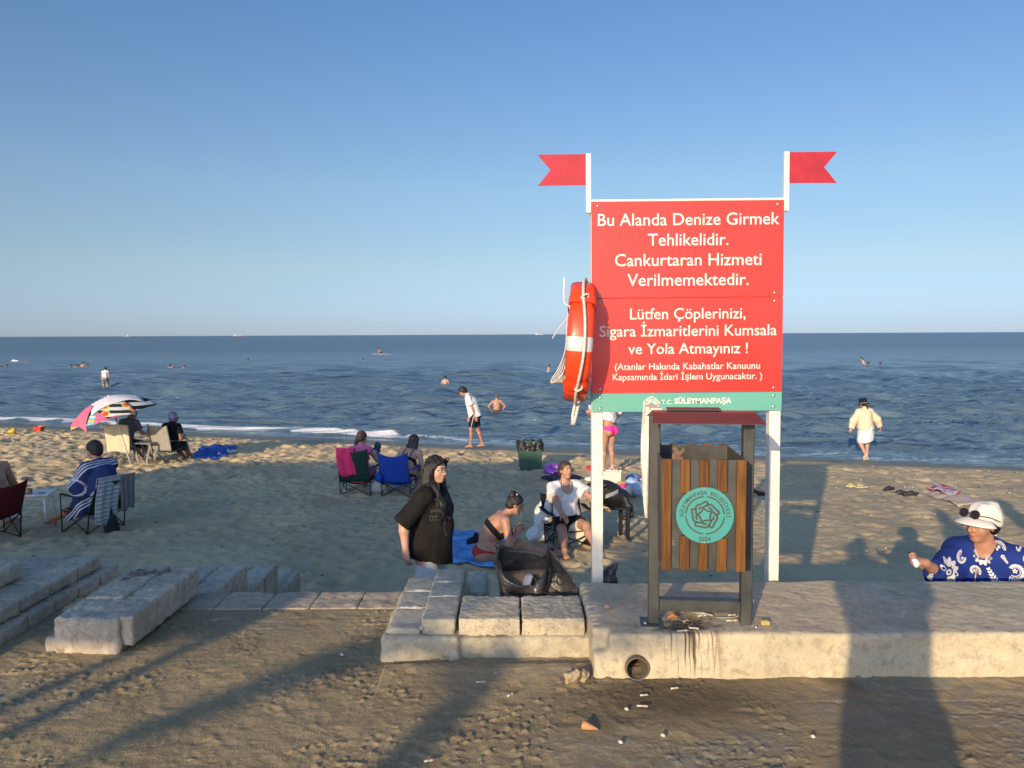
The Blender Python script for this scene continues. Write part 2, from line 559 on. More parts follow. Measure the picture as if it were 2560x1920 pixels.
# ---- beach sand
def stamp(Z, x0, y0, h, n, xr, yr, rmin, rmax, dmin, dmax, ysf=None, rng=RNG, long=1.6):
    ny, nx = Z.shape
    for _ in range(n):
        cx = rng.uniform(*xr); cy = rng.uniform(*yr)
        if ysf is not None and (cy > ysf(cx) - .9 or abs(cx) > .74 * cy + 2.2): continue
        r = rng.uniform(rmin, rmax); dep = rng.uniform(dmin, dmax); th = rng.uniform(0, math.pi)
        e = rng.uniform(1.1, long)
        w = int(2.4 * r * e / h) + 1
        i = int((cx - x0) / h); j = int((cy - y0) / h)
        a0, a1, b0, b1 = max(0, i - w), min(nx, i + w), max(0, j - w), min(ny, j + w)
        if a1 <= a0 or b1 <= b0: continue
        gx = x0 + h * np.arange(a0, a1)[None, :] - cx; gy = y0 + h * np.arange(b0, b1)[:, None] - cy
        u = (gx * math.cos(th) + gy * math.sin(th)) / (r * e); v = (-gx * math.sin(th) + gy * math.cos(th)) / r
        q = u * u + v * v
        Z[b0:b1, a0:a1] += dep * (-np.exp(-q * 2.2) + .55 * np.exp(-(np.sqrt(q) - 1.25) ** 2 * 7))
hs = .035
x0, y0 = -26.0, 4.05
nx, ny = int(48 / hs), int(28 / hs)
X, Y = np.meshgrid(x0 + hs * np.arange(nx), y0 + hs * np.arange(ny))
REL = fbm2(X * .9, Y * .9, 4) * .09 + fbm2(X * 3.1 + 50, Y * 3.1, 3) * .04
stamp(REL, x0, y0, hs, 9000, (-22, 18), (4.2, 27), .06, .15, .010, .036, shore_y)
stamp(REL, x0, y0, hs, 5000, (-14, 10), (4.2, 14), .045, .10, .008, .028, shore_y)
stamp(REL, x0, y0, hs, 3500, (-20, 14), (14, 27), .08, .2, .02, .05, shore_y)
REL *= 1 - .5 * np.clip((X - .5) / 3, 0, 1)
SD = (Y - shore_y(X)) * .95            # signed distance to the waterline
calm = np.clip((-SD - .5) / 1.6, 0, 1)
# trodden heap of the strip that catches the sun
Zs = sand_h(X, Y) + REL * calm + np.exp(-((SD + 2.6) / .9) ** 2) * .05
rel_grid = (x0, y0, hs, REL * calm)
def sand_top(x, y):
    i = int(round((x - x0) / hs)); j = int(round((y - y0) / hs))
    if 0 <= i < nx and 0 <= j < ny: return float(Zs[j, i])
    return float(sand_h(x, y))
msk = (np.abs(X) < .74 * Y + 3.0) & (SD < 5)

m, nt, bs = newmat('beach_sand')
v = coords(nt)
f1 = noise(nt, v, .7, 6, .6); f2 = noise(nt, v, 9, 5, .65); f3 = noise(nt, v, 90, 3, .7)
dry = mixc(nt, ramp(nt, f1, .35, .65), (0.565, 0.429, 0.239), (0.444, 0.340, 0.195))
dry = mixc(nt, mathn(nt, 'MULTIPLY', ramp(nt, f2, .55, .8), .55), dry, (0.337, 0.258, 0.150))
dry = mixc(nt, mathn(nt, 'MULTIPLY', ramp(nt, f3, .58, .72), .5), dry, (0.215, 0.170, 0.108))
dry = mixc(nt, mathn(nt, 'MULTIPLY', ramp(nt, f3, .36, .26), .4), dry, (0.720, 0.707, 0.502))
at = nd(nt, 'ShaderNodeAttribute', attribute_name='wet')
col = mixc(nt, at.outputs['Fac'], dry, (0.155, 0.123, 0.072))
nt.links.new(col, bs.inputs['Base Color'])
nt.links.new(mathn(nt, 'MULTIPLY_ADD', at.outputs['Fac'], -.5, .92), bs.inputs['Roughness'])
bs.inputs['Specular IOR Level'].default_value = .3
hh = mathn(nt, 'ADD', f2, mathn(nt, 'MULTIPLY', f3, .35))
bump(nt, hh, .6, .03, bs)
SAND = m
wet = np.clip((SD + 1.1 + fbm2(X * .8, Y * .8, 3) * .9) / .5, 0, 1)
sheet('sand', X, Y, Zs, SAND, msk, {'wet': wet})
# the rest of the beach, left and right of what the lens sees, and the sea bed
for nm, xr in (('sand', (-60, -19.0)), ('sand', (16.0, 60))):
    XX, YY = np.meshgrid(np.linspace(*xr, 80), np.linspace(-2 if xr[0] > 0 else 4.1, 40, 160))
    ok = ~((np.abs(XX) < .74 * YY + 2.2) & (YY < 31.5))
    sheet(nm, XX, YY, sand_h(XX, YY) - .03, SAND, ok, {'wet': np.clip((YY - shore_y(XX) + 1) * 1.5, 0, 1)})

# ---- promenade: paving under trodden sand
hp = .0072
px0, py0 = -3.7, 1.7
nxp, nyp = int(8.2 / hp), int(3.0 / hp)
X, Y = np.meshgrid(px0 + hp * np.arange(nxp), py0 + hp * np.arange(nyp))
REL = fbm2(X * 2.2, Y * 2.2, 4) * .010 + fbm2(X * 14, Y * 17, 3) * .0028 + fbm2(X * 60, Y * 60, 2) * .0035
sel = ramp_np = np.clip((fbm2(X * 3 + 9, Y * 3 + 4, 3) + .06) * 6, 0, 1)
REL += np.maximum(0, fbm2(X * 42, Y * 50, 3) - .06) * .042 * (.20 + sel) + np.minimum(0, fbm2(X * 10 + 5, Y * 15, 4) + .12) * .022
stamp(REL, px0, py0, hp, 1500, (-3.6, 4.3), (2.0, 4.3), .010, .05, .0008, .0032, None, RNG, 2.8)
def tread(cx, cy, ang, L=.27):
    fade0 = RNG.uniform(.3, 1.1); s0 = RNG.uniform(-1, 1)
    fade = fade0                                # the print of a shoe sole
    for a in np.arange(-L / 2, L / 2, .019):
        for b in np.arange(-.036, .037, .018):
            fade = fade0 * max(0, 1 - abs(a / L * 2 - s0) * .7)
            if (a / (L / 2)) ** 2 + (b / .045) ** 2 > 1: continue
            x = cx + a * math.cos(ang) - b * math.sin(ang); y = cy + a * math.sin(ang) + b * math.cos(ang)
            i = int((x - px0) / hp); j = int((y - py0) / hp)
            if 2 < i < nxp - 3 and 2 < j < nyp - 3: REL[j:j + 2, i:i + 2] -= .0032 * fade; REL[j, i + 2] += .0016 * fade
for _ in range(80):
    tread(RNG.uniform(-3, 3.2), RNG.uniform(2.4, 4.25), RNG.uniform(0, 3.1))
bare = np.clip((fbm2(X * 1.4 + 31, Y * 2.2 + 7, 4) * 3.6 + .02 + np.clip((X - .1) * .16, -.3, .3)), 0, 1)  # paving showing through on the right
REL *= (1 - .45 * bare)
rowy = np.floor(Y / .105); bx = (X + (rowy % 2) * .105) / .21
gap = np.exp(-(((Y / .105) % 1 - .5) * 2 / .09 - 0) ** 2 * 0) * 0
wj = fbm2(X * 6 + 3, Y * 6, 3) * .06; bx = bx + wj * 3
jo = np.minimum(np.abs((bx % 1) - .5) * .21, np.abs((Y / .105) % 1 - .5) * .105)
Yw = Y + wj * .25
REL -= .004 * np.clip(bare * 1.4, 0, 1) * np.clip(fbm2(X * 5, Y * 5 + 30, 3) * 5 + .4, 0, 1) * np.exp(-((.5 * .105 - np.abs((Yw / .105) % 1 - .5) * .105) / .009) ** 2)
REL -= .003 * np.clip(bare * 1.4, 0, 1) * np.clip(fbm2(X * 5 + 60, Y * 5, 3) * 5 + .3, 0, 1) * np.exp(-((.5 * .21 - np.abs((bx % 1) - .5) * .21) / .010) ** 2)
# sand drifted against the foot of the wall
REL += .025 * np.exp(-np.clip(3.45 - Y, 0, 9) / .10) * (Y < 3.5) * (X > -.6)
flat = np.clip((4.30 - Y) / .06, 0, 1)
REL = REL * (.12 + .88 * flat)
Zp_ = REL - .004
m, nt, bs = newmat('promenade_sand')
v = coords(nt)
f1 = noise(nt, v, 1.6, 6, .62); f2 = noise(nt, v, 13, 5, .65); f3 = noise(nt, v, 140, 3, .7)
c = mixc(nt, ramp(nt, f1, .35, .68), (0.365, 0.278, 0.147), (0.255, 0.195, 0.107))
c = mixc(nt, mathn(nt, 'MULTIPLY', ramp(nt, f2, .52, .75), .7), c, (0.212, 0.155, 0.085))
c = mixc(nt, mathn(nt, 'MULTIPLY', ramp(nt, f3, .6, .7), .45), c, (0.106, 0.085, 0.049))
c = mixc(nt, mathn(nt, 'MULTIPLY', ramp(nt, f3, .36, .28), .35), c, (0.552, 0.460, 0.285))
ab = nd(nt, 'ShaderNodeAttribute', attribute_name='bare')
c = mixc(nt, mathn(nt, 'MULTIPLY', ab.outputs['Fac'], ramp(nt, f2, .38, .6)), c, mixc(nt, f2, (0.319, 0.283, 0.206), (0.212, 0.193, 0.143)))
ad = nd(nt, 'ShaderNodeAttribute', attribute_name='damp')
c = mixc(nt, mathn(nt, 'MULTIPLY', ad.outputs['Fac'], .72), c, (0.066, 0.053, 0.032))
nt.links.new(c, bs.inputs['Base Color'])
bs.inputs['Roughness'].default_value = .9; bs.inputs['Specular IOR Level'].default_value = .25
bump(nt, mathn(nt, 'ADD', f2, mathn(nt, 'MULTIPLY', f3, .5)), .7, .016, bs)
PROM = m
damp = np.clip(1.2 - np.hypot((X - .72) / .55, (Y - 3.2) / .28), 0, 1) * 1.2 + np.clip((fbm2(X * 2.6 + 3, Y * 3.4, 4) - .13) * 9, 0, 1) * np.clip((X + .1) * .9, 0, 1) * .8
damp = np.clip(damp, 0, 1)
okp = (Y < 4.28) & (X > -3.65)
sheet('ground', X, Y, Zp_, PROM, okp, {'bare': bare, 'damp': damp})
g = MB().box((0, -14, -.10), (120, 31.6, .12)).build('ground', M('paving', (.27, .22, .16), .9, .2, 2.5, .4, 30))
g['kind'] = 'structure'
g = MB().box((-11, 3.0, -.10), (14.5, 2.6, .12)).build('ground', M('paving', (.27, .22, .16), .9, .2, 2.5, .4, 30)); g['kind'] = 'structure'

# ---- edge flagstones at the head of the stairs, steps down to the sand
CONC = None
def concrete(name, a, b, pits=.5, pscale=70, stain=None):
    m, nt, bs = newmat(name)
    v = coords(nt)
    f1 = noise(nt, v, 3.2, 7, .65); f2 = noise(nt, v, 26, 5, .7); f3 = noise(nt, v, 130, 3, .7)
    c = mixc(nt, ramp(nt, f1, .32, .68), a, b)
    f4 = noise(nt, v, 9, 6, .7, .8)
    c = mixc(nt, mathn(nt, 'MULTIPLY', ramp(nt, f2, .46, .72), .55), c, tuple(x * .5 for x in b))
    c = mixc(nt, mathn(nt, 'MULTIPLY', ramp(nt, f4, .56, .70), .6), c, tuple(x * .55 for x in (b[0], b[1] * .97, b[2] * .9)))
    c = mixc(nt, mathn(nt, 'MULTIPLY', ramp(nt, f4, .40, .30), .5), c, tuple(min(.8, x * 1.35) for x in a))
    c = mixc(nt, mathn(nt, 'MULTIPLY', ramp(nt, f3, .58, .66), pits), c, tuple(x * .22 for x in b))
    if stain is not None: c = stain(nt, c, v)
    nt.links.new(c, bs.inputs['Base Color'])
    bs.inputs['Roughness'].default_value = .92; bs.inputs['Specular IOR Level'].default_value = .25
    bump(nt, mathn(nt, 'ADD', mathn(nt, 'MULTIPLY', f2, .8), mathn(nt, 'MULTIPLY', f3, .5)), .55, .010, bs)
    return m
V3_ = Vector
CON_A = concrete('concrete_cap', (0.536, 0.470, 0.330), (0.396, 0.352, 0.253), .35)
CON_L = concrete('concrete_grey', (0.593, 0.486, 0.354), (0.415, 0.348, 0.253), .5)
CON_R = concrete('concrete_pitted', (0.585, 0.501, 0.340), (0.474, 0.404, 0.271), .95)
CON_B = concrete('concrete_base', (0.526, 0.454, 0.302), (0.419, 0.359, 0.242), .35)
t = thing('stairway', 'sandy flight of steps leading from the promenade down to the beach', 'stairs', (0, 4.6, 0))
xs = [-1.98, -1.71, -1.43, -1.16, -.89, -.61]
FL = concrete('flagstone', (0.461, 0.371, 0.256), (0.358, 0.288, 0.205), .3)
for i in range(5):
    f = Fd().rbox((.5 * (xs[i] + xs[i + 1]), 4.43 - 4.6, -.055), ((xs[i + 1] - xs[i]) / 2 - .006, .138, .050), .004).nz(.005, 12).nz(.003, 40)
    fobj('flagstone', f, .0075, FL, t)
for k in range(5):
    MB().box((-1.29, .13 + .29 * k + .0, -.20 - .165 * k - .3), (1.5, .28, .6), bev=.012, seg=2).build('step', FL, t)

# ---- sea
y_rows = [14.2]
while y_rows[-1] < 30000:
    d = y_rows[-1]; y_rows.append(d + max(.07, .32 * d * d / (3.15 * 769)) if d < 2500 else d * 1.5)
yr = np.array(y_rows)
uc = np.concatenate([np.linspace(-2.2, -.78, 60)[:-1], np.linspace(-.78, .78, 900), np.linspace(.78, 2.2, 60)[1:]])
U, Y = np.meshgrid(uc, yr); X = U * Y
dy = np.gradient(yr)[:, None] + 0 * X
dx = np.abs(Y) * .0018
SD = (Y - shore_y(X)) * .95
rng = np.random.default_rng(5)
Zw = np.zeros_like(X)
amp_sh = np.clip((SD - .3) / 9, .10, 1)
warpx = fbm2(X * .11, Y * .11, 3) * 3.0; warpy = fbm2(X * .13 + 40, Y * .13, 3) * 3.0
gust = .6 + .9 * (fbm2(X * .045 + 3, Y * .03, 3) + .35)
for i in range(60):
    lam = .26 * (5 / .26) ** ((i / 59) ** 1.5)
    th = rng.normal(0, .36 if lam < 3 else .2) + .12
    k = 2 * math.pi / lam; kx, ky = k * math.sin(th), k * math.cos(th)
    a = (.034 if lam > .7 else .022) * lam ** .45 * rng.uniform(.6, 1.3)
    ph = kx * (X + warpx * .18) + ky * (Y + warpy * .25) + rng.uniform(0, 6.28)
    samp = np.clip(1.15 - 3.0 * (dy * abs(ky) + dx * abs(kx)) / 6.283, 0, 1)
    w = 1.0 - 2.0 * np.abs(np.sin(ph * .5)) ** .85
    Zw += a * samp * w * (gust if lam < 4 else 1)
lost = np.clip((Y - 22) / 150, 0, 1) ** .55
Zw *= amp_sh
def crest(yc, hgt, wid, xa, xb, soft, phase):
    yy = yc + .9 * (fbm2(X * .12 + phase, X * 0 + phase, 3)) * 3 - .33 * X * (yc < 60)
    win = np.clip((X - xa) / soft, 0, 1) * np.clip((xb - X) / soft, 0, 1)
    q = (Y - yy) / wid
    return hgt * win * np.exp(-q * q) , win, q
foam = np.zeros_like(X)
for yc, hg, wd_, xa, xb, so_, ph in ((51.5, .42, 1.2, -20, -4, 6, 1.), (50., .30, 1.1, -1, 14, 5, 5.), (39., .26, .8, -22, -9, 5, 2.), (34., .16, .8, -4, 16, 5, 3.),
                                     (44., .2, 1., -30, -14, 4, 7.), (29.5, .12, .5, -14, 9, 4, 4.), (62, .35, 1.4, -30, 5, 8, 8.), (26.5, .10, .4, -4, 14, 3, 9.)):
    c, win, q = crest(yc, hg, wd_, xa, xb, so_, ph)
    Zw += c
    if yc in (39.,) and False:
        foam = np.maximum(foam, win * np.exp(-((q + .35) / .5) ** 2) * np.clip(fbm2(X * .45 + 2, Y * .3, 2) * 9 - 1.2, 0, 1) * 1.2)
# breaker that runs up the sand and its foam
brk = 1.9 + 1.0 * fbm2(X * .16 + 8, X * 0 + 3, 3) * 2
Zw += .10 * np.exp(-((SD - brk) / .38) ** 2) * np.clip(1 - (X + 3) / 9, .2, 1)
lf = np.clip(.95 - (X + 6) / 14, .10, 1)
edge = fbm2(X * .9 + 4, Y * .9 + 2, 3)
foam = np.maximum(foam, np.exp(-((SD - brk + .25 + edge * 1.4) / .50) ** 2) * lf * (1.10 + edge))
foam = np.maximum(foam, np.clip(1 - np.abs(SD - .18 - edge * .5) / .16, 0, 1) * .62 * np.clip(.4 + lf, 0, 1))
foam = np.maximum(foam, np.clip((fbm2(X * .5, Y * .9 + 70, 4) - .10) * 5, 0, 1) * np.clip(1 - (SD - .2) / 2.2, 0, 1) * (SD > 0) * lf * .7)
for fx, fy, fl_ in ((-18.4, 41.5, .9), (-13.2, 40.3, .55), (-22.4, 42., .7), (-24, 42.6, .5)):
    foam = np.maximum(foam, 1.0 * np.exp(-((X - fx) / fl_) ** 2 - ((Y - fy - .3 * np.sin(X * 3)) / .35) ** 2) * (1 + fbm2(X * 4, Y * 4, 2) * 1.5))
shal = np.clip(1 - SD / 7.0, 0, 1)
m, nt, bs = newmat('sea_water')
v = coords(nt, (.38, 1, 1))
af = nd(nt, 'ShaderNodeAttribute', attribute_name='foam'); ash = nd(nt, 'ShaderNodeAttribute', attribute_name='shallow')
deep = mixc(nt, noise(nt, coords(nt, (.02, .03, 1)), 1, 4), (.078, .130, .168), (.096, .154, .196))
col = mixc(nt, ash.outputs['Fac'], deep, (.085, .125, .135))
fn = noise(nt, coords(nt, (1, 1, 1)), 6.5, 6, .7, .6)
fn2 = noise(nt, coords(nt, (1, 1, 1)), 2.2, 4, .6, .4)
fm = ramp(nt, mathn(nt, 'ADD', mathn(nt, 'MULTIPLY', af.outputs['Fac'], .80), mathn(nt, 'ADD', mathn(nt, 'MULTIPLY', fn, .8), mathn(nt, 'MULTIPLY', fn2, .7))), 1.18, 1.42)
nt.links.new(mixc(nt, fm, col, (.66, .66, .64)), bs.inputs['Base Color'])
al = nd(nt, 'ShaderNodeAttribute', attribute_name='lost')
nt.links.new(mathn(nt, 'ADD', mathn(nt, 'MULTIPLY_ADD', fm, .6, .07), mathn(nt, 'MULTIPLY', al.outputs['Fac'], .26)), bs.inputs['Roughness'])
bs.inputs['IOR'].default_value = 1.33
b1 = noise(nt, v, 2.1, 5, .62, .5); b2 = noise(nt, v, .30, 4, .6, .3); b3 = noise(nt, v, 9, 3, .6, .3)
hsum = mathn(nt, 'ADD', mathn(nt, 'MULTIPLY', b1, .20), mathn(nt, 'ADD', mathn(nt, 'MULTIPLY', b2, 1.5), mathn(nt, 'MULTIPLY', b3, .030)))
bump(nt, hsum, 1.0, .75, bs)
SEA = m
sheet('sea', X, Y, SEA_Z + Zw, SEA, (SD > -1.2) , {'foam': foam, 'shallow': shal, 'lost': lost})
SEA_X, SEA_Y, SEA_W = uc, yr, Zw
def sea_top(x, y):
    j = int(np.argmin(np.abs(yr - y))); i = int(np.argmin(np.abs(uc - x / yr[j])))
    return SEA_Z + float(Zw[j, i])

# ================================================================== WALLS AND KERBS
def stain_front(nt, c, v):
    """dark runs below the bin"""
    sp = nd(nt, 'ShaderNodeSeparateXYZ'); nt.links.new(v, sp.inputs[0])
    mp = nd(nt, 'ShaderNodeMapping'); nt.links.new(v, mp.inputs[0]); mp.inputs[3].default_value = (55, 2, 2.2)
    n = noise(nt, mp.outputs[0], 1, 3, .6)
    inx = mathn(nt, 'MULTIPLY', ramp(nt, sp.outputs[0], .66, .72), ramp(nt, sp.outputs[0], .96, .88))
    front = ramp(nt, sp.outputs[1], 3.44, 3.40)
    run = mathn(nt, 'MULTIPLY', mathn(nt, 'MULTIPLY', ramp(nt, n, .47, .60), inx), front)
    run = mathn(nt, 'MULTIPLY', run, mathn(nt, 'ADD', ramp(nt, mathn(nt, 'ADD', sp.outputs[2], mathn(nt, 'MULTIPLY', n, .12)), .06, .22), .25, clamp=True))
    # puddle of old drink on the top
    mp2 = nd(nt, 'ShaderNodeMapping'); nt.links.new(v, mp2.inputs[0]); mp2.inputs[1].default_value = (-.80 * 3.6, -3.46 * 5.5, 0); mp2.inputs[3].default_value = (3.6, 5.5, .01)
    ln = nd(nt, 'ShaderNodeVectorMath', operation='LENGTH'); nt.links.new(mp2.outputs[0], ln.inputs[0])
    pd = mathn(nt, 'MULTIPLY', ramp(nt, mathn(nt, 'ADD', ln.outputs['Value'], mathn(nt, 'MULTIPLY', noise(nt, v, 16, 4), .9)), 1.12, .72), .9)
    c = mixc(nt, mathn(nt, 'MULTIPLY', run, .9), c, (.075, .040, .022))
    return mixc(nt, mathn(nt, 'MULTIPLY', pd, mathn(nt, 'SUBTRACT', 1.0, front)), c, (.05, .043, .037))
CON_W = concrete('concrete_wall', (0.573, 0.482, 0.320), (0.464, 0.395, 0.260), .3, stain=stain_front)
f = Fd().rbox((2.62, 3.745, .04), (2.24, .355, .145), .018)
f.rbox((2.62, 3.44, -.02), (2.24, .07, .10), .01, k=.02)
f.nz(.008, 4).nz(.003, 17).nz(.0025, 55)
f.cone((.555, 3.2, .055), (.555, 3.75, .055), .052, .052, 0, 's')
f.rbox((.36, 3.36, .2), (.05, .06, .06), .02, None, .03, 's')
for _ in range(70):
    x_ = RNG.uniform(.4, 3.2); e_ = RNG.integers(3); q_ = ((x_, 3.375, .203), (x_, 4.115, .203), (.372, RNG.uniform(3.4, 4.1), .203))[e_]
    f.ell(q_, (RNG.uniform(.012, .05), RNG.uniform(.008, .018), RNG.uniform(.006, .016)), None, .006, 's')
wall = fobj('seawall', f, .0095, CON_W)
tag(wall, 'long low pale concrete wall carrying the slatted litter bin', 'wall')
p = MB(); n = 28
p.grid(lambda u, w: ((.555 + (.0525) * math.cos(2 * math.pi * u)), 3.345 + .36 * w, .055 + .0525 * math.sin(2 * math.pi * u)), n, 2)
p.grid(lambda u, w: ((.555 + (.0485) * math.cos(2 * math.pi * u)), 3.345 + .36 * w, .055 + .0485 * math.sin(2 * math.pi * u)), n, 2)
p.grid(lambda u, w: ((.555 + (.0485 + .004 * w) * math.cos(2 * math.pi * u)), 3.345, .055 + (.0485 + .004 * w) * math.sin(2 * math.pi * u)), n, 1)
p.lathe([(.0485, 0), (.0485, .004)], 20, (.555, 3.70, .055), Matrix.Rotation(R_(90), 3, 'X'))
p.build('drain_pipe', M('pipe_dark', (.15, .125, .095), .7), wall)

def block(c, half, rad=.016, amp=.006, pits=0, mat=CON_A, parent=None, cell=.008, rot=None, extra=None):
    g = rad * .62; half = tuple(q + g for q in half); rad = rad - g
    f = Fd().rbox(c, half, rad, rot).nz(amp * .8, 7).nz(amp * .8, 24).nz(amp * .5, 70)
    for _ in range(5):
        k = [RNG.choice((-1, 1)) for _ in range(3)]; k[RNG.integers(3)] *= RNG.uniform(-1, 1)
        q = V3_(c) + V3_([k[i] * (half[i] + rad) for i in range(3)]); f.ell(q, tuple(RNG.uniform(.006, .017) for _ in range(3)), None, .004, 's')
    if pits: f.nz(pits, 62)
    if extra: extra(f)
    return fobj('block', f, cell, mat, parent)
# right flank of the stairs and the kerb that runs to the wall
t = thing('kerb_wall', 'low kerb of pale concrete blocks in two courses joining the seawall', 'kerb', (-.2, 3.9, 0))
off = Vector((-.2, 3.9, 0))
f = Fd().rbox((-.10 + .2, 3.82 - 3.9, -.03), (.485, .19, .105), .022, k=0).rbox((-.44 + .2, 4.0 - 3.9, -.03), (.165, .40, .12), .025, k=.02).nz(.010, 7).nz(.006, 22).nz(.003, 60)
fobj('base', f, .0095, CON_B, t)
yb = [3.615, 3.90, 4.16, 4.40]
for i in range(3):
    block((-.525 + .2, (yb[i] + yb[i + 1]) / 2 - 3.9, .085), (.066, (yb[i + 1] - yb[i]) / 2 - .013, .042), .015, .004, 0, CON_A, t)
yb = [3.625, 3.95, 4.19, 4.42]
for i in range(3):
    block((-.36 + .2, (yb[i] + yb[i + 1]) / 2 - 3.9, .105), (.068, (yb[i + 1] - yb[i]) / 2 - .013, .062), .015, .004, 0, CON_A, t)
MORT = concrete('mortar', (.62, .55, .42), (.48, .42, .32), .2)
f = Fd(); zz = lambda q: q
for y_, x_ in ((3.90, -.525), (4.16, -.525)): f.chain([(x_ + .2 - .07, y_ - 3.9, .132), (x_ + .2, y_ - 3.9 + .003, .138), (x_ + .2 + .07, y_ - 3.9 - .002, .138)], [.010, .011, .010], .004)
for y_, x_ in ((3.95, -.36), (4.19, -.36)): f.chain([(x_ + .2 - .07, y_ - 3.9, .176), (x_ + .2, y_ - 3.9 - .003, .178), (x_ + .2 + .07, y_ - 3.9 + .003, .174)], [.010, .011, .010], .004)
f.chain([(-.4425 + .2, 3.63 + .16 * k - 3.9, .136 + .003 * (k % 2)) for k in range(6)], [.013] * 6, .006).nz(.006, 40)
fobj('mortar', f, .006, MORT, t)
for a, b in ((-.262, .032), (.044, .345)):
    block(((a + b) / 2 + .2, 3.80 - 3.9, .135), ((b - a) / 2 - .010, .155, .032), .012, .003, .0032, CON_R, t, .0065)
for k, (xx, yy, zz) in enumerate(((-.28, 4.74, -.06), (-.15, 4.74, -.06), (-.28, 5.2, -.25), (-.15, 5.2, -.25))):
    block((xx + .2 - .08, yy - 3.9, zz - .25), (.05, .2, .30), .018, .005, 0, CON_A, t, .012)

# left flank: cap blocks on a low base, stepping down towards the beach
t = thing('kerb_wall', 'double row of weathered grey blocks stepping down left of the stairs', 'kerb', (-2.1, 4.0, 0))
def T(x, y, z): return (x + 2.1, y - 4.0, z)
f = Fd().rbox(T(-2.12, 4.12, -.02), (.165, .42, .08), .018).nz(.012, 8).nz(.006, 24)
fobj('base', f, .01, CON_L, t)
f = Fd().rbox(T(-2.095, 3.83, .075), (.145, .13, .075), .02).nz(.016, 9).nz(.009, 26).nz(.005, 60)
fobj('block', f, .0085, CON_L, t)
yb = [3.705, 3.98, 4.22, 4.50]
for i in range(3):
    block(T(-1.96, (yb[i] + yb[i + 1]) / 2, .095), (.062, (yb[i + 1] - yb[i]) / 2 - .024, .052), .025, .006, .003, CON_L, t)
yb = [3.97, 4.27, 4.53]
for i in range(2):
    block(T(-2.145, (yb[i] + yb[i + 1]) / 2, .105), (.072, (yb[i + 1] - yb[i]) / 2 - .022, .05), .025, .006, .003, CON_L, t)
f = Fd().ell(T(-2.15, 4.36, .172), (.085, .10, .016)).ell(T(-2.05, 4.42, .17), (.05, .05, .014), k=.02).ell(T(-2.2, 4.25, .170), (.05, .04, .012), k=.02).nz(.010, 40)
fobj('sand_heap', f, .007, M('dirt', (.16, .12, .085), .95, .3, 40), t)
for yy, zz in ((4.80, -.11), (5.10, -.11), (5.45, -.31), (5.78, -.31), (6.1, -.56), (6.4, -.56)):
    for xx in (-2.13, -1.95):
        block(T(xx + .02, yy, zz - .02), (.066, .128, .075), .022, .006, .003, CON_L, t, .011)
f = Fd().rbox(T(-2.06, 5.6, -.78), (.15, .95, .30), .02).nz(.01, 8)
fobj('base', f, .02, CON_L, t)

# flank of the next flight of stairs, at the left edge of the picture
t = thing('kerb_wall', 'three courses of pitted grey blocks at the left edge below the table', 'kerb', (-3, 4.4, 0))
def T(x, y, z): return (x + 3.0, y - 4.4, z)
def course(xr, ya, yb_, z0, z1, n, mat, pits):
    w = (yb_ - ya) / n
    for i in range(n):
        block(T((xr[0] + xr[1]) / 2, ya + w * (i + .5), (z0 + z1) / 2), ((xr[1] - xr[0]) / 2 - .015, w / 2 - .022, (z1 - z0) / 2 - .016), .015, .006, pits, mat, t, .011)
course((-3.3, -2.585), 3.3, 4.98, -.02, .065, 7, CON_L, .007)
course((-3.35, -2.64), 3.5, 4.86,   .068, .145, 5, CON_L, .006)
course((-3.6, -2.86), 3.2, 4.42, .148, .25, 4, CON_L, .006)
# ================================================================== WARNING SIGN
def sp(px, py, y): return W(px, py, y)
SGY = 4.22                                  # front face of the sign panels
RED = M('red_board', lin(224, 50, 38), .42, .10, 2.2, .12, 5, .01, coat=.15)
TEAL = M('teal_board', lin(98, 164, 146), .45, .05, 3, 0, coat=.1)
CREAM = M('cream_paint', (.74, .70, .58), .45, .07, 6, .15, 50)
LETW = M('letter_white', (.70, .66, .57), .5, .03)
STEEL = M('steel', (.55, .54, .52), .3, .15, 20, metal=.9)
sx0, sx1 = sp(1486, 700, SGY).x, sp(1965, 700, SGY).x
sz = {k: sp(1725, v, SGY).z for k, v in dict(top=502, mid=744, bot=981, teal=1029).items()}
scx = (sx0 + sx1) / 2; SWD = sx1 - sx0
sign = thing('warning_sign', 'tall red bathing warning board on two cream posts with swallowtail flags', 'sign', (scx, SGY, -.95))
sign.rotation_euler = (0, R_(-.30), 0)
def L(x, y, z): return (x, y - SGY, z + .95)          # x from the middle of the board
for nm, za, zb, mt in (('upper_board', sz['mid'], sz['top'], RED), ('lower_board', sz['bot'], sz['mid'], RED), ('name_board', sz['teal'], sz['bot'], TEAL)):
    b = MB().box(L(0, SGY + .004, (za + zb) / 2), (SWD, .008, zb - za - .003), bev=.0012).build(nm, mt, sign)
    for sx in (-1, 1):
        for zz in (za + .022, zb - .022):
            xo = sx * (SWD / 2 - (.045 if nm != 'upper_board' or zz < za + .1 else .035))
            MB().lathe([(.0085, 0), (.0085, .0015), (.005, .004), (.0, .0045)], 12, L(xo, SGY - .0002, zz), Matrix.Rotation(R_(90), 3, 'X')).build('screw', STEEL, b)
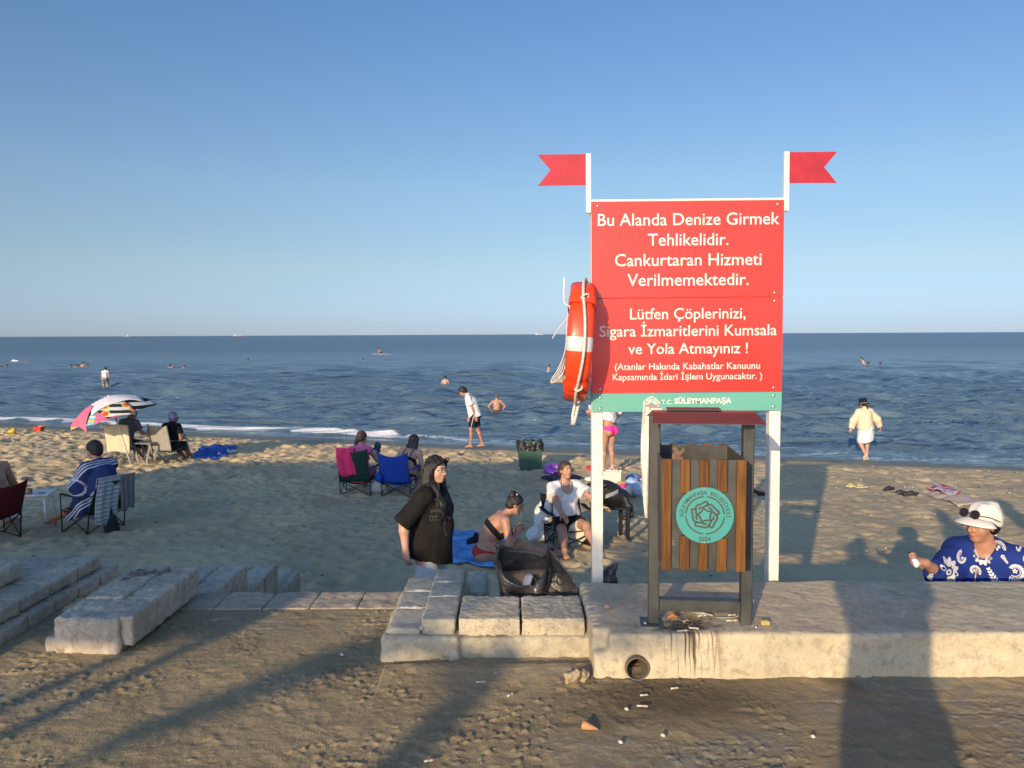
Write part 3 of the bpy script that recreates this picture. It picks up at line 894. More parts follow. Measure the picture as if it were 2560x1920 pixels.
for s in (-1, 1):
    xo = s * (SWD / 2 - .030)
    p = MB()
    p.box(L(xo, SGY + .047, (sz['top'] - 1.0) / 2), (.062, .062, sz['top'] + 1.0), bev=.004, seg=2)
    p.build('post', CREAM, sign)
    fz1 = sp(1725, 380, SGY).z; fz0 = sp(1725, 529, SGY).z
    fx = s * (SWD / 2 + .0145)
    f = MB().box(L(fx, SGY + .018, (fz0 + fz1) / 2), (.028, .028, fz1 - fz0), bev=.003, seg=2).build('flag_pole', CREAM, sign)
    FR = M('flag_red', lin(166, 27, 44), .6, .16, 9, .3, 30)
    h1 = fz1 - .002; h0 = h1 - .165; xa = fx + s * .0145; xb = fx + s * .275; xn = fx + s * .205
    poly = [(xa, h0), (xb, h0 - .002), (xn, (h0 + h1) / 2), (xb, h1), (xa, h1)]
    poly = [L(q[0], 0, q[1]) for q in poly]; poly = [(q[0], q[2]) for q in poly]
    q = MB().prism(poly, .016, .019, 'y'); q.build('flag', FR, f)
MB().box(L(0, SGY + .018, sz['top'] + .006), (SWD + .004, .032, .012), bev=.002).build('top_rail', CREAM, sign)
MB().box(L(0, SGY + .045, sz['mid'] + .01), (SWD - .13, .04, .04), bev=.003).build('cross_rail', CREAM, sign)
def letters(txt, cx_px, base_px, w_px, parent, mat=LETW, bold=.0, y=SGY - .0006, size=.1, name='lettering'):
    me = text_mesh(txt, size, bold * size, .0004)
    co = np.empty(len(me.vertices) * 3, np.float32); me.vertices.foreach_get('co', co); co = co.reshape(-1, 3)
    w = co[:, 0].max() - co[:, 0].min()
    a = sp(cx_px - w_px / 2, base_px, SGY); b = sp(cx_px + w_px / 2, base_px, SGY)
    k = (b.x - a.x) / w; mid = (co[:, 0].max() + co[:, 0].min()) / 2
    V = np.stack([(co[:, 0] - mid) * k + (a.x + b.x) / 2 - scx, np.full(len(co), y - SGY) - co[:, 2], co[:, 1] * k + (a.z + b.z) / 2 + .95], -1)
    # one mesh for each word: letters closer together than a word space
    nv = len(V); lab = np.arange(nv); ed = np.array([e.vertices[:] for e in me.edges])
    while True:
        mn = np.minimum(lab[ed[:, 0]], lab[ed[:, 1]]); new = lab.copy(); np.minimum.at(new, ed[:, 0], mn); np.minimum.at(new, ed[:, 1], mn); new = new[new]
        if (new == lab).all(): break
        lab = new
    isl = sorted(((V[lab == q, 0].min(), V[lab == q, 0].max(), q) for q in np.unique(lab)))
    word = {}; wi = 0; hi = isl[0][1]
    for a_, b_, q in isl:
        if a_ - hi > .17 * size * k: wi += 1
        hi = max(hi, b_); word[q] = wi
    wv = np.array([word[q] for q in lab]); last = None
    for w_ in range(wi + 1):
        sel = wv == w_; rem = np.cumsum(sel) - 1; b = MB()
        b.add([tuple(p) for p in V[sel]], [[int(rem[i]) for i in p.vertices] for p in me.polygons if sel[p.vertices[0]]])
        last = b.build(name, mat, parent, fix=False)
    bpy.data.meshes.remove(me)
    return last
def sgn(zx, zy): return 1340 + zx * .42185, 360 + zy * .42185        # pixel of the sign close-up -> photograph
def line(txt, x0, x1, base, par, bold=.006):
    a, b = sgn(x0, base), sgn(x1, base)
    return letters(txt, (a[0] + b[0]) / 2, a[1], b[0] - a[0], par, bold=bold)
bd = {c.name.split('.')[0]: c for c in sign.children}
# the board slants a little with the camera; base lines measured at mid width
line('Bu Alanda Denize Girmek', 384, 1460, 480, bd['upper_board'])
line('Tehlikelidir.', 680, 1158, 600, bd['upper_board'])
line('Cankurtaran Hizmeti', 484, 1352, 720, bd['upper_board'])
line('Verilmemektedir.', 557, 1276, 838, bd['upper_board'])
line('Lütfen Çöplerinizi,', 572, 1256, 1036, bd['lower_board'])
line('Sigara İzmaritlerini Kumsala', 391, 1440, 1137, bd['lower_board'])
line('ve Yola Atmayınız !', 560, 1268, 1242, bd['lower_board'])
line('(Atanlar Hakında Kabahatlar Kanuunu', 480, 1340, 1335, bd['lower_board'])
line('Kapsamında İdari İşlem Uygunacaktır. )', 468, 1352, 1396, bd['lower_board'])
line('T.C.', 756, 820, 1541, bd['name_board'], .0)
line('SÜLEYMANPAŞA', 832, 1170, 1537, bd['name_board'], .03)
# knotted wave emblem
def emblem_curves(R):
    """five hooked wave crests woven round a star; list of polylines in the plane"""
    out = []
    for k in range(5):
        a0 = math.radians(90 + 72 * k)
        def P(r, d): return (R * r * math.cos(a0 + math.radians(d)), R * r * math.sin(a0 + math.radians(d)))
        def sm(pts, n=6):
            res = []
            for i in range(len(pts) - 1):
                p0 = pts[max(i - 1, 0)]; p1 = pts[i]; p2 = pts[i + 1]; p3 = pts[min(i + 2, len(pts) - 1)]
                for q in range(n):
                    t = q / n
                    res.append(tuple(.5 * (2 * p1[c] + (p2[c] - p0[c]) * t + (2 * p0[c] - 5 * p1[c] + 4 * p2[c] - p3[c]) * t * t + (3 * p1[c] - p0[c] - 3 * p2[c] + p3[c]) * t ** 3) for c in (0, 1)))
            res.append(pts[-1]); return res
        out.append(sm([P(.78, 62), P(.86, 40), P(.84, 20), P(.98, -6), P(.74, -14), P(.66, -2), P(.56, 14)]))
        out.append(sm([P(.60, 50), P(.62, 28), P(.46, 6), P(.36, -24), P(.44, -52)]))
    return out
def flat_strokes(curves, c, ux, uz, n, r, mat, parent, name='emblem', clip=None):
    b = MB()
    for cv in curves:
        pts = [c + ux * p[0] + uz * p[1] + n * .0006 for p in cv if clip is None or p[1] > clip]
        if len(pts) < 2: continue
        for i, p in enumerate(pts):
            pass
        V = []; N = len(pts)
        for i, p in enumerate(pts):
            t = (pts[min(i + 1, N - 1)] - pts[max(i - 1, 0)]).normalized(); s = t.cross(n)
            w = r * (1 if 0 < i < N - 1 else .75)
            V += [p + s * w, p - s * w]
        b.add(V, [[2 * i, 2 * i + 1, 2 * i + 3, 2 * i + 2] for i in range(N - 1)])
    return b.build(name, mat, parent, solid=.0006)
ec = sp(*sgn(695, 1545), SGY)
flat_strokes(emblem_curves(.047), Vector(L(ec.x - scx, SGY, ec.z)) + Vector((0, -.0008, 0)), Vector((1, 0, 0)), Vector((0, 0, 1)), Vector((0, -1, 0)), .0035, LETW, bd['name_board'])

# ================================================================== LIFEBUOY on its hook
BUOY = M('buoy_orange', lin(222, 68, 30), .38, .10, 7, .2, 30, coat=.2)
ROPE = M('rope_white', (.58, .55, .48), .8, .12, 90, .5, 220, .002)
TAPE = M('tape_silver', (.5, .49, .47), .4, .12, 18)
yb_ = 4.24
bt = sp(1458, 706, yb_); bb = sp(1437, 1003, yb_)
bc = (bt + bb) / 2; RO = (bt - bb).length / 2
tilt = math.atan2(bt.x - bb.x, bt.z - bb.z)
buoy = thing('lifebuoy', 'orange lifebuoy with white grab rope hung edge on from the sign', 'lifebuoy', bc)
buoy.rotation_euler = (0, tilt, R_(-4.2))
def ringP(a, r, x): return Vector((x, r * math.sin(a), r * math.cos(a)))      # a from the top, ring in the y-z plane
prof = []
hw, hh_ = .068, .056; Rm = RO - hh_
for k in range(20):                                            # rounded-box section
    th = 2 * math.pi * k / 20; c, s = math.cos(th), math.sin(th); e = .55
    prof.append((hw * math.copysign(abs(c) ** e, c), hh_ * math.copysign(abs(s) ** e, s)))
def ring_part(a0, a1, grow, name, mat, n=40, dent=False, parent=None):
    b = MB(); V = []; N = n + 1
    for i in range(N):
        a = a0 + (a1 - a0) * i / n
        g = grow
        if dent:
            d = min(abs(((a % (math.pi / 2)) - math.pi / 4)), 9)
            g = grow - (.006 if d < .16 else 0)
        for (px_, pr) in prof: V.append(ringP(a, Rm + pr * (1 + g / hh_), px_ * (1 + g / hw)))
    k = len(prof); F = []
    for i in range(N - 1):
        for q in range(k): F.append([i * k + q, i * k + (q + 1) % k, (i + 1) * k + (q + 1) % k, (i + 1) * k + q])
    b.add(V, F, True)
    return b.build(name, mat, parent or buoy)
ring_part(0, 2 * math.pi, 0, 'ring', BUOY, 96, True)
for k in range(4):
    a = k * math.pi / 2 + math.pi / 2 - .02 - math.pi * 0
    ring_part(a - .115, a + .115, .0018, 'reflective_band', TAPE, 8)
for k in range(4):                                             # moulded lugs that hold the rope
    a = math.pi / 4 + k * math.pi / 2
    ring_part(a - .10, a + .10, .0055, 'rope_lug', BUOY, 8)
rp = []
for i in range(161):
    a = 2 * math.pi * i / 160
    q = (a - math.pi / 4) % (math.pi / 2) / (math.pi / 2)
    sag = math.sin(math.pi * q)
    rp.append(ringP(a, RO + .008 + .012 * sag, .012 + .012 * math.sin(3 * a)))
MB().tube(rp, .0078, 8, True).build('grab_rope', ROPE, buoy)
for k in range(4):
    q = MB()
    a = math.pi / 4 + k * math.pi / 2
    q.tube([ringP(a + .03 * math.sin(t), RO + .010 + .016 * math.cos(t), .012 + .018 * math.sin(t)) for t in np.linspace(0, 6.28, 14)], .006, 6)
    q.build('rope_knot', ROPE, buoy)
q = MB()
p0 = ringP(math.pi, RO, .0); base = [p0 + Vector((.03, -.05, .07)), p0 + Vector((.022, -.055, 0)), p0 + Vector((.012, -.05, -.07)), p0 + Vector((.004, -.045, -.125)), p0 + Vector((-.006, -.045, -.128)), p0 + Vector((-.006, -.04, -.07)), p0 + Vector((.004, -.03, .0))]
q.tube(base, .0085, 8).build('hanging_loop', ROPE, buoy)
# hook rod fixed to the sign, and the coil of throwing line behind the buoy
hk = [sp(1417, 692, 4.30), sp(1416, 730, 4.30), sp(1416, 752, 4.30), sp(1421, 760, 4.30), sp(1432, 764, 4.30), sp(1478, 764, 4.30)]
MB().tube([v - Vector((scx, SGY, -.95)) for v in hk], .0045, 8).build('hook', CREAM, sign)
ln = thing('throwing_line', 'loose coil of thin white line hanging left behind the lifebuoy', 'rope', sp(1418, 765, 4.32))
org = sp(1418, 765, 4.32)
def strand(pxs, y, r=.0032):
    pts = [sp(a, b, y) - org for a, b in pxs]; out = []
    for i in range(len(pts) - 1):
        p0, p1, p2, p3 = pts[max(i - 1, 0)], pts[i], pts[i + 1], pts[min(i + 2, len(pts) - 1)]
        for k in range(6):
            t = k / 6; out.append(.5 * (2 * p1 + (p2 - p0) * t + (2 * p0 - 5 * p1 + 4 * p2 - p3) * t * t + (3 * p1 - p0 - 3 * p2 + p3) * t ** 3))
    out.append(pts[-1]); MB().tube(out, r, 6).build('strand', ROPE, ln)
strand([(1421, 762), (1420, 790), (1402, 815), (1386, 838), (1381, 846)], 4.30)
for i, (dx_, yy) in enumerate(((0, 4.30), (5, 4.31), (10, 4.32), (16, 4.33), (22, 4.34))):
    strand([(1421, 764), (1417 + dx_ * .2, 820), (1412 + dx_ * .3, 880), (1394 + dx_, 925), (1381 + dx_ * .9, 945), (1378 + dx_ * .7, 957), (1392 + dx_, 950), (1412 + dx_ * .3, 925), (1419, 880), (1422, 800), (1424, 764)], yy)

# ================================================================== LITTER BIN
def bin_paint(name, c):
    m, nt, bs = newmat(name); v = coords(nt)
    f1 = noise(nt, v, 8, 5, .65); f2 = noise(nt, v, 38, 3, .6); f3 = noise(nt, coords(nt, (1, 1, .35)), 26, 4, .7)
    k = mixc(nt, ramp(nt, f1, .3, .7), tuple(x * .75 for x in c), tuple(x * 1.3 for x in c))
    k = mixc(nt, mathn(nt, 'MULTIPLY', ramp(nt, f3, .60, .72), .4), k, (.11, .10, .085))
    k = mixc(nt, mathn(nt, 'MULTIPLY', ramp(nt, f2, .735, .76), .8), k, (.45, .43, .38))
    nt.links.new(k, bs.inputs['Base Color']); nt.links.new(mathn(nt, 'MULTIPLY_ADD', f1, .4, .25), bs.inputs['Roughness'])
    bump(nt, f2, .25, .002, bs); return m
GREYP = bin_paint('bin_paint', (.042, .045, .041))
WOOD = None
def wood(name, a, b):
    m, nt, bs = newmat(name)
    v = coords(nt, (55, 55, 3.5)); f = noise(nt, v, 1, 6, .6, 1.2); f2 = noise(nt, coords(nt), 7, 4)
    c = mixc(nt, ramp(nt, f, .3, .7), a, b)
    c = mixc(nt, mathn(nt, 'MULTIPLY', ramp(nt, f2, .5, .8), .5), c, tuple(x * .5 for x in b))
    nt.links.new(c, bs.inputs['Base Color']); bs.inputs['Roughness'].default_value = .55; bs.inputs['Specular IOR Level'].default_value = .2
    bump(nt, f, .25, .002, bs); return m
WOODS = [wood('slat_wood', (.160, .068, .016), (.075, .031, .008)), wood('slat_wood', (.21, .092, .021), (.10, .043, .011)), wood('slat_wood', (.130, .056, .015), (.06, .025, .008))]
ROOFM = M('roof_maroon', lin(78, 46, 47), .4, .10, 14, .15, 60)
bx0, byw = .868, 3.515
bin_ = thing('litter_bin', 'slatted wooden litter bin with maroon roof on the concrete wall', 'litter bin', (bx0, byw, .19), R_(-6))
yaw = R_(-6)
zt = lambda px, py, y: W(px, py, y).z - .19
for s in (-1, 1):
    p = MB().box((s * .2105, 0, .494), (.050, .060, .984), bev=.005, seg=2).build('post', GREYP, bin_)
    MB().box((s * .2205, -.012, .010), (.105, .12, .008), bev=.001).build('base_plate', GREYP, p)
    MB().lathe([(.009, 0), (.009, .008), (.0, .009)], 6, (s * .2505, -.045, .014)).build('bolt', STEEL, p)
    MB().tube([(s * .193, 0, .60), (s * .19, 0, .60)], .006, 8).build('pivot_pin', M('rust', (.25, .09, .05), .8), p)
MB().box((0, 0, .098), (.369, .05, .055), bev=.003).build('cross_bar', GREYP, bin_)
roof = MB()
for (A, B) in (((-.10, 1.032), (-.16, .972)), ((.10, 1.032), (.16, .972))):
    pass
rt = .0035
pr = [(-.165, .966), (-.055, 1.003), (.055, 1.003), (.165, .966)]
V = []; F = []
for s in (-1, 1):
    for (y, z) in pr: V.append((s * (.246 - (.020 if abs(y) < .1 else 0)) + .010, y, z))
    for (y, z) in pr: V.append((s * (.246 - (.020 if abs(y) < .1 else 0)) + .010, y, z - rt))
F = [[0, 1, 9, 8], [1, 2, 10, 9], [2, 3, 11, 10], [4, 12, 13, 5], [5, 13, 14, 6], [6, 14, 15, 7], [0, 4, 5, 1], [1, 5, 6, 2], [2, 6, 7, 3], [8, 9, 13, 12], [9, 10, 14, 13], [10, 11, 15, 14], [0, 8, 12, 4], [3, 7, 15, 11]]
MB().add(V, F).build('roof', ROOFM, bin_)
MB().box((-.03, .045, 1.010), (.24, .09, .008)).build('roof_plate', M('black_plate', (.02, .02, .02), .5), bin_)
# tapering sheet box, open on top
zt0, zt1 = .335, .815
yf, ybk = -.222, .228
wt, wb = .181, .176
def quad(b, p, n, th):
    p = [Vector(q) for q in p]; n = Vector(n)
    b.add(p + [q - n * th for q in p], [[0, 1, 2, 3], [7, 6, 5, 4], [0, 4, 5, 1], [1, 5, 6, 2], [2, 6, 7, 3], [3, 7, 4, 0]])
b = MB()
quad(b, [(-wb, yf, zt0), (wb, yf, zt0), (wt, yf, zt1), (-wt, yf, zt1)], (0, -1, 0), .006)
quad(b, [(-wb, ybk, zt0), (wb, ybk, zt0), (wt, ybk, zt1), (-wt, ybk, zt1)], (0, 1, 0), .006)
for s in (-1, 1):
    quad(b, [(s * wb, yf + .0065, zt0), (s * wb, ybk - .0065, zt0), (s * wt, ybk - .0065, zt1), (s * wt, yf + .0065, zt1)], (s, 0, 0), .006)
b.box((0, .003, zt0 + .012), (wb * 2 - .014, ybk - yf - .014, .006))
BX = -.018
b.v = [(q[0] + BX, q[1], q[2]) for q in b.v]
b.build('basket', bin_paint('basket_paint', (.044, .047, .043)), bin_)
EMC = Vector((.005 + BX, yf - .0225, zt1 - .238)); ER = .1225
SLX = tuple(q + BX for q in (-.158, -.079, .0, .079, .158)); hw_ = .0205
def slat(x, za, zb, par, k, y, cut=None):
    prof_ = [(x - hw_, za), (x + hw_, za), (x + hw_, zb), (x - hw_, zb)]
    bb_ = MB().box((x, y, (za + zb) / 2), (hw_ * 2, .018, zb - za), bev=.003, seg=2)
    return bb_.build('slat', WOODS[k % 3], par)
for side, y in ((0, yf - .0095), (1, ybk + .0095)):
    for k, x in enumerate(SLX):
        if side == 0 and abs(x - BX) < .1:
            dz = math.sqrt(max(ER ** 2 - (abs(x - BX - .005) - hw_ * .3) ** 2, 0))
            slat(x, EMC.z + dz * .985, zt1 + .004, bin_, k, y); slat(x, zt0 - .004, EMC.z - dz * .985, bin_, k + 1, y)
        else: slat(x, zt0 - .004, zt1 + .004, bin_, k + side, y)
disc = MB().lathe([(0, -.0015), (ER, -.0015), (ER, .0015), (0, .0015)], 64, EMC + Vector((0, .004, 0)), Matrix.Rotation(R_(90), 3, 'X'), cap=False).build('emblem_plate', M('teal_plate', lin(60, 142, 134), .42, .05, 8, coat=.1), bin_)
disc.data.polygons.foreach_set('use_smooth', [False] * len(disc.data.polygons))
DK = M('cutout_dark', (.05, .055, .05), .6)
ux, uz, nn = Vector((1, 0, 0)), Vector((0, 0, 1)), Vector((0, -1, 0))
ec = EMC + Vector((0, .0020, 0))
flat_strokes(emblem_curves(.062), ec, ux, uz, nn, .0042, DK, disc)
arcs = [[(.0815 * math.cos(R_(a)), .0815 * math.sin(R_(a))) for a in np.linspace(a0 + 4, a0 + 86, 24)] for a0 in (0, 90, 180, 270)]
flat_strokes(arcs, ec, ux, uz, nn, .0030, DK, disc, 'emblem_ring')
def arc_text(txt, R, a_from, a_to, size, parent, c):
    n = len(txt)
    for i, ch in enumerate(txt):
        if ch == ' ': continue
        a = R_(a_from + (a_to - a_from) * (i + .5) / n)
        me = text_mesh(ch, size, .0006, .0002)
        up = Vector((math.cos(a), 0, math.sin(a))); rt_ = Vector((math.sin(a), 0, -math.cos(a)))
        for v in me.vertices: v.co = c + up * (R + v.co.y) + rt_ * v.co.x + nn * (.0004 + v.co.z)
        yield me
def join_letters(mes, name, mat, parent):
    b = MB()
    for me in mes:
        b.add([v.co.copy() for v in me.vertices], [list(p.vertices) for p in me.polygons]); bpy.data.meshes.remove(me)
    return b.build(name, mat, parent, fix=False)
join_letters(arc_text('SÜLEYMANPAŞA BELEDİYESİ', .0915, 186, -6, .0215, disc, ec), 'lettering', DK, disc)
me = text_mesh('2024', .026, .0007, .0002)
for v in me.vertices: v.co = ec + ux * v.co.x + uz * (v.co.y - .112) + nn * (.0004 + v.co.z)
link_mesh('lettering', me, DK, disc)
for z in (.118, -.119): MB().ball(ec + uz * z + nn * .001, .004, 8, 6).build('rivet', STEEL, disc)
# torn sticker left inside the basket
b = MB(); b.grid(lambda u, v: (-.105 + .05 * u + .008 * math.sin(9 * v), ybk - .0085, zt1 - .02 - .075 * v + .012 * math.sin(7 * u)), 6, 6); b.build('torn_sticker', M('sticker_pink', (.20, .12, .10), .8, .3, 60), bin_)
# plastic sheet hung down beside the bin, on the sand side of it
PLW = M('plastic_white', (.66, .62, .54), .45, .10, 10, .5, 14, .03)
tt = thing('plastic_sheet', 'long white plastic sheet hanging behind the left post of the bin', 'plastic sheet', W(1612, 1016, 3.80))
o = W(1612, 1016, 3.80)
def shf(u, v):
    ys = [1016, 1060, 1105, 1160, 1205, 1250, 1290, 1310]
    lf_ = [1609, 1605, 1602, 1602, 1605, 1608, 1612, 1614]; py = 1016 + (1295 - 1016) * v
    x0_ = np.interp(py, ys, lf_); x1_ = 1642
    p = W(x0_ + (x1_ - x0_) * u, py, 3.72 + .02 * math.sin(6 * u + 4 * v) + .04 * u)
    return p - o
MB().grid(shf, 8, 24).build('sheet', PLW, tt, solid=.003)
MB().box((.03, -.06, .0), (.05, .17, .012)).build('knot', PLW, tt)
# ================================================================== PEOPLE: skeleton, body, clothes
def V3(*a): return Vector(a)
def ik(root, tgt, l1, l2, hint):
    d = tgt - root; L = d.length
    if L > (l1 + l2) * .995:
        d *= (l1 + l2) * .995 / L; L = d.length; tgt = root + d
    a = (l1 * l1 - l2 * l2 + L * L) / (2 * L); h = math.sqrt(max(l1 * l1 - a * a, 0))
    u = d / L; hv = Vector(hint) - u * Vector(hint).dot(u)
    if hv.length < 1e-4: hv = u.orthogonal()
    return root + u * a + hv.normalized() * h, tgt
class Human: pass
def rotz(a): return Matrix.Rotation(R_(a), 3, 'Z')
def human(H=1.68, pel=None, lean=0, curl=0, side=0, hyaw=0, hpitch=0, hroll=0, hl=None, hr=None, el=(-.5, -1, -.3), er=(.5, -1, -.3),
          fl=None, fr=None, kl=(0, 1, .25), kr=(0, 1, .25), fdl=(0, 1, 0), fdr=(0, 1, 0), w=1.0, bust=0, belly=0, hip=1.0, limb=1.0, grip=(.45, .45), face=True,
          hands=True, twist=0, legs=True, hdl=None, hdr=None, pnl=None, pnr=None):
    h = Human(); s = H / 1.68; h.s = s; h.H = H
    P = V3(*(pel or (0, 0, .90 * s)))
    U1 = Matrix.Rotation(R_(-lean), 3, 'X') @ V3(0, 0, 1); U1 = Matrix.Rotation(R_(side), 3, 'Y') @ U1
    U2 = Matrix.Rotation(R_(-(lean + curl)), 3, 'X') @ V3(0, 0, 1); U2 = Matrix.Rotation(R_(side * 1.3), 3, 'Y') @ U2
    X = V3(1, 0, 0)
    F1 = U1.cross(X).normalized(); X1 = F1.cross(U1).normalized()
    Xt = rotz(twist) @ X; F2 = U2.cross(Xt).normalized(); X2 = F2.cross(U2).normalized()
    A1 = axes(X1, F1, U1); A2 = axes(X2, F2, U2)
    waist = P + U1 * .17 * s; chest = waist + (U1 + U2).normalized() * .16 * s; neck = chest + U2 * .175 * s
    h.P, h.waist, h.chest, h.neck, h.U1, h.U2, h.F1, h.F2, h.X1, h.X2, h.A1, h.A2 = P, waist, chest, neck, U1, U2, F1, F2, X1, X2, A1, A2
    shw = .165 * s * (1 + (w - 1) * .5)
    sh = {q: neck + X2 * (shw * q) - U2 * .035 * s for q in (-1, 1)}
    hj = {q: P + X1 * (.088 * s * hip * q) for q in (-1, 1)}
    h.sh, h.hj = sh, hj
    T = Fd(); k = .045 * s
    T.ell(P + U1 * .02 * s, (.155 * s * hip * w, .112 * s * w, .125 * s), A1, k)
    T.ell(waist + F1 * belly * .5, (.128 * s * w, (.095 + belly) * s * w, .14 * s), A1, k)
    T.ell(chest - F2 * .005, (.140 * s * w, .105 * s * w, .165 * s), A2, k)
    T.ell(neck - U2 * .075 * s, (.135 * s * w, .082 * s * w, .075 * s), A2, k)
    T.cone(sh[-1], sh[1], .052 * s, .052 * s, .04)
    for q in (-1, 1):
        T.cone(neck + U2 * .03 * s, sh[q] + U2 * .005, .045 * s, .040 * s, .03)
        T.ell(P - F1 * .065 * s + X1 * .07 * q * s * hip - U1 * .035 * s, (.082 * s * hip, .082 * s * hip, .092 * s), A1, .04)
        if bust: T.ell(chest + F2 * (.075 * s * w + bust * .3) + X2 * .068 * q * s * w + U2 * .0, (.058 * s + bust * .3, .045 * s + bust * .6, .062 * s + bust * .2), A2, .025)
    h.torso = T
    # head
    hu0 = rotz(hyaw) @ Matrix.Rotation(R_(-hpitch), 3, 'X') @ Matrix.Rotation(R_(hroll), 3, 'Y')
    hR, hF, hU = hu0 @ V3(1, 0, 0), hu0 @ V3(0, 1, 0), hu0 @ V3(0, 0, 1)
    nt_ = neck + (U2 * .6 + hU * .4).normalized() * .085 * s + F2 * .012 * s
    c = nt_ + hU * .105 * s + hF * .022 * s
    h.hc, h.hR, h.hF, h.hU = c, hR, hF, hU
    AH = axes(hR, hF, hU); h.AH = AH
    def hp(x, y, z): return c + hR * x * s + hF * y * s + hU * z * s
    h.hp = hp
    D = Fd()
    D.cone(neck - U2 * .02 * s, nt_ + hU * .02 * s - hF * .005, .054 * s * (w ** .5), .049 * s * (w ** .5), .025)
    D.ell(hp(0, -.012, .028), (.074 * s, .094 * s, .088 * s), AH, .02)
    D.ell(hp(0, .022, -.036), (.060 * s, .068 * s, .082 * s), AH, .02)
    D.ell(hp(0, .058, -.094), (.028 * s, .024 * s, .022 * s), AH, .022)
    for q in (-1, 1): D.ell(hp(.043 * q, .045, -.035), (.022 * s, .026 * s, .030 * s), AH, .02)
    if face:
        D.ell(hp(0, .078, .026), (.046 * s, .014 * s, .012 * s), AH, .012)
        D.cone(hp(0, .086, .010), hp(0, .106, -.028), .0085 * s, .0125 * s, .010)
        for q in (-1, 1):
            D.ell(hp(.012 * q, .094, -.032), (.009 * s, .011 * s, .008 * s), AH, .006)
            D.ell(hp(.031 * q, .098, .006), (.018 * s, .016 * s, .011 * s), AH, .010, 's')
        D.ell(hp(0, .086, -.058), (.022 * s, .010 * s, .007 * s), AH, .006)
        D.ell(hp(0, .084, -.069), (.019 * s, .010 * s, .007 * s), AH, .005)
    for q in (-1, 1): D.ell(hp(.075 * q, -.006, -.010), (.010 * s, .020 * s, .031 * s), AH, .008)
    h.head = D
    # arms
    lu, lf = .285 * s, .245 * s
    h.el, h.wr, h.arm, h.hand, h.up = {}, {}, {}, {}, {}
    for q, tg, hint, hd, pn in ((-1, hl, el, hdl, pnl), (1, hr, er, hdr, pnr)):
        tgt = Vector(tg) if tg is not None else sh[q] + V3(.05 * q, .03, -.515) * s
        e, wv = ik(sh[q], tgt, lu, lf, hint)
        h.el[q], h.wr[q] = e, wv
        h.up[q] = Fd().cone(sh[q], e, .049 * s * limb, .039 * s * limb, .03)
        A = Fd(); A.cone(sh[q], e, .049 * s * limb, .038 * s * limb, .03)
        m_ = e.lerp(wv, .3); A.cone(e, m_, .037 * s * limb, .039 * s * limb, .02); A.cone(m_, wv, .038 * s * limb, .025 * s * limb, .02)
        h.arm[q] = A
        if hands:
            fd = (Vector(hd).normalized() if hd is not None else (wv - e).normalized())
            pnv = Vector(pn) if pn is not None else V3(-q, .15, 0)      # where the palm looks
            pnv = (pnv - fd * pnv.dot(fd)); pnv = pnv.normalized() if pnv.length > 1e-3 else fd.orthogonal()
            ac = fd.cross(pnv) * -q                                   # towards the thumb
            B = Fd(); Ax = axes(ac, fd, pnv)
            B.cone(wv - fd * .01 * s, wv + fd * .03 * s, .025 * s, .024 * s, .02)
            B.rbox(wv + fd * .052 * s, (.026 * s, .030 * s, .004 * s), .010 * s, Ax, .012)
            g = grip[0 if q < 0 else 1]; fr_ = .0088 * s
            for i, (off, ln) in enumerate(((.030, .072), (.010, .080), (-.010, .075), (-.029, .060))):
                b0 = wv + fd * .086 * s + ac * off * s
                spread = ac * off * 1.2
                a1 = g * (.8 + .12 * i); a2 = a1 + g * 1.1; a3 = a2 + g * .7
                p1 = b0 + (fd * math.cos(a1) + pnv * math.sin(a1) + spread).normalized() * ln * .45 * s
                p2 = p1 + (fd * math.cos(a2) + pnv * math.sin(a2)).normalized() * ln * .32 * s
                p3 = p2 + (fd * math.cos(a3) + pnv * math.sin(a3)).normalized() * ln * .23 * s
                B.chain([b0 - fd * .02 * s, b0, p1, p2, p3], [fr_, fr_, fr_ * .95, fr_ * .86, fr_ * .72], .004)
                if i == 0: h_ip = p2
            t0 = wv + fd * .022 * s + ac * .026 * s; t1 = t0 + (fd * .62 + ac * .66 + pnv * .30).normalized() * .042 * s
            t2 = t1 + (fd * .80 + ac * .25 + pnv * .45 * (.5 + g)).normalized() * .036 * s
            B.chain([t0, t1, t2], [.0125 * s, .0105 * s, .0085 * s], .008)
            h.hand[q] = B; setattr(h, 'tipR' if q > 0 else 'tipL', (h_ip, t2, fd, pnv, ac))
    # legs
    lt, ls = .405 * s, .395 * s
    h.kn, h.an, h.leg, h.thigh = {}, {}, {}, {}
    for q, tg, hint, fdir in ((-1, fl, kl, fdl), (1, fr, kr, fdr)):
        tgt = Vector(tg) if tg is not None else V3(.085 * q * s, 0, .075 * s)
        kx, an = ik(hj[q], tgt, lt, ls, hint)
        h.kn[q], h.an[q] = kx, an
        Lg = Fd(); lm = limb
        h.thigh[q] = Fd().cone(hj[q], kx, .086 * s * lm * hip, .057 * s * lm, .04)
        Lg.cone(hj[q], kx, .086 * s * lm * hip, .055 * s * lm, .04)
        sh_ = (an - kx).normalized(); back = (kx - (hj[q] + an) / 2); back = -(back - sh_ * back.dot(sh_))
        back = back.normalized() if back.length > 1e-3 else V3(0, -1, 0)
        cm = kx.lerp(an, .30) + back * .014 * s
        Lg.cone(kx, cm, .052 * s * lm, .055 * s * lm, .03); Lg.cone(cm, an, .053 * s * lm, .033 * s * lm, .03)
        fd = Vector(fdir).normalized(); dn = V3(0, 0, -1); dn = (dn - fd * dn.dot(fd)); dn = dn.normalized() if dn.length > .05 else -sh_
        heel = an - fd * .035 * s + dn * .045 * s; ball = an + fd * .115 * s + dn * .052 * s; toe = an + fd * .165 * s + dn * .056 * s
        rt = fd.cross(dn)
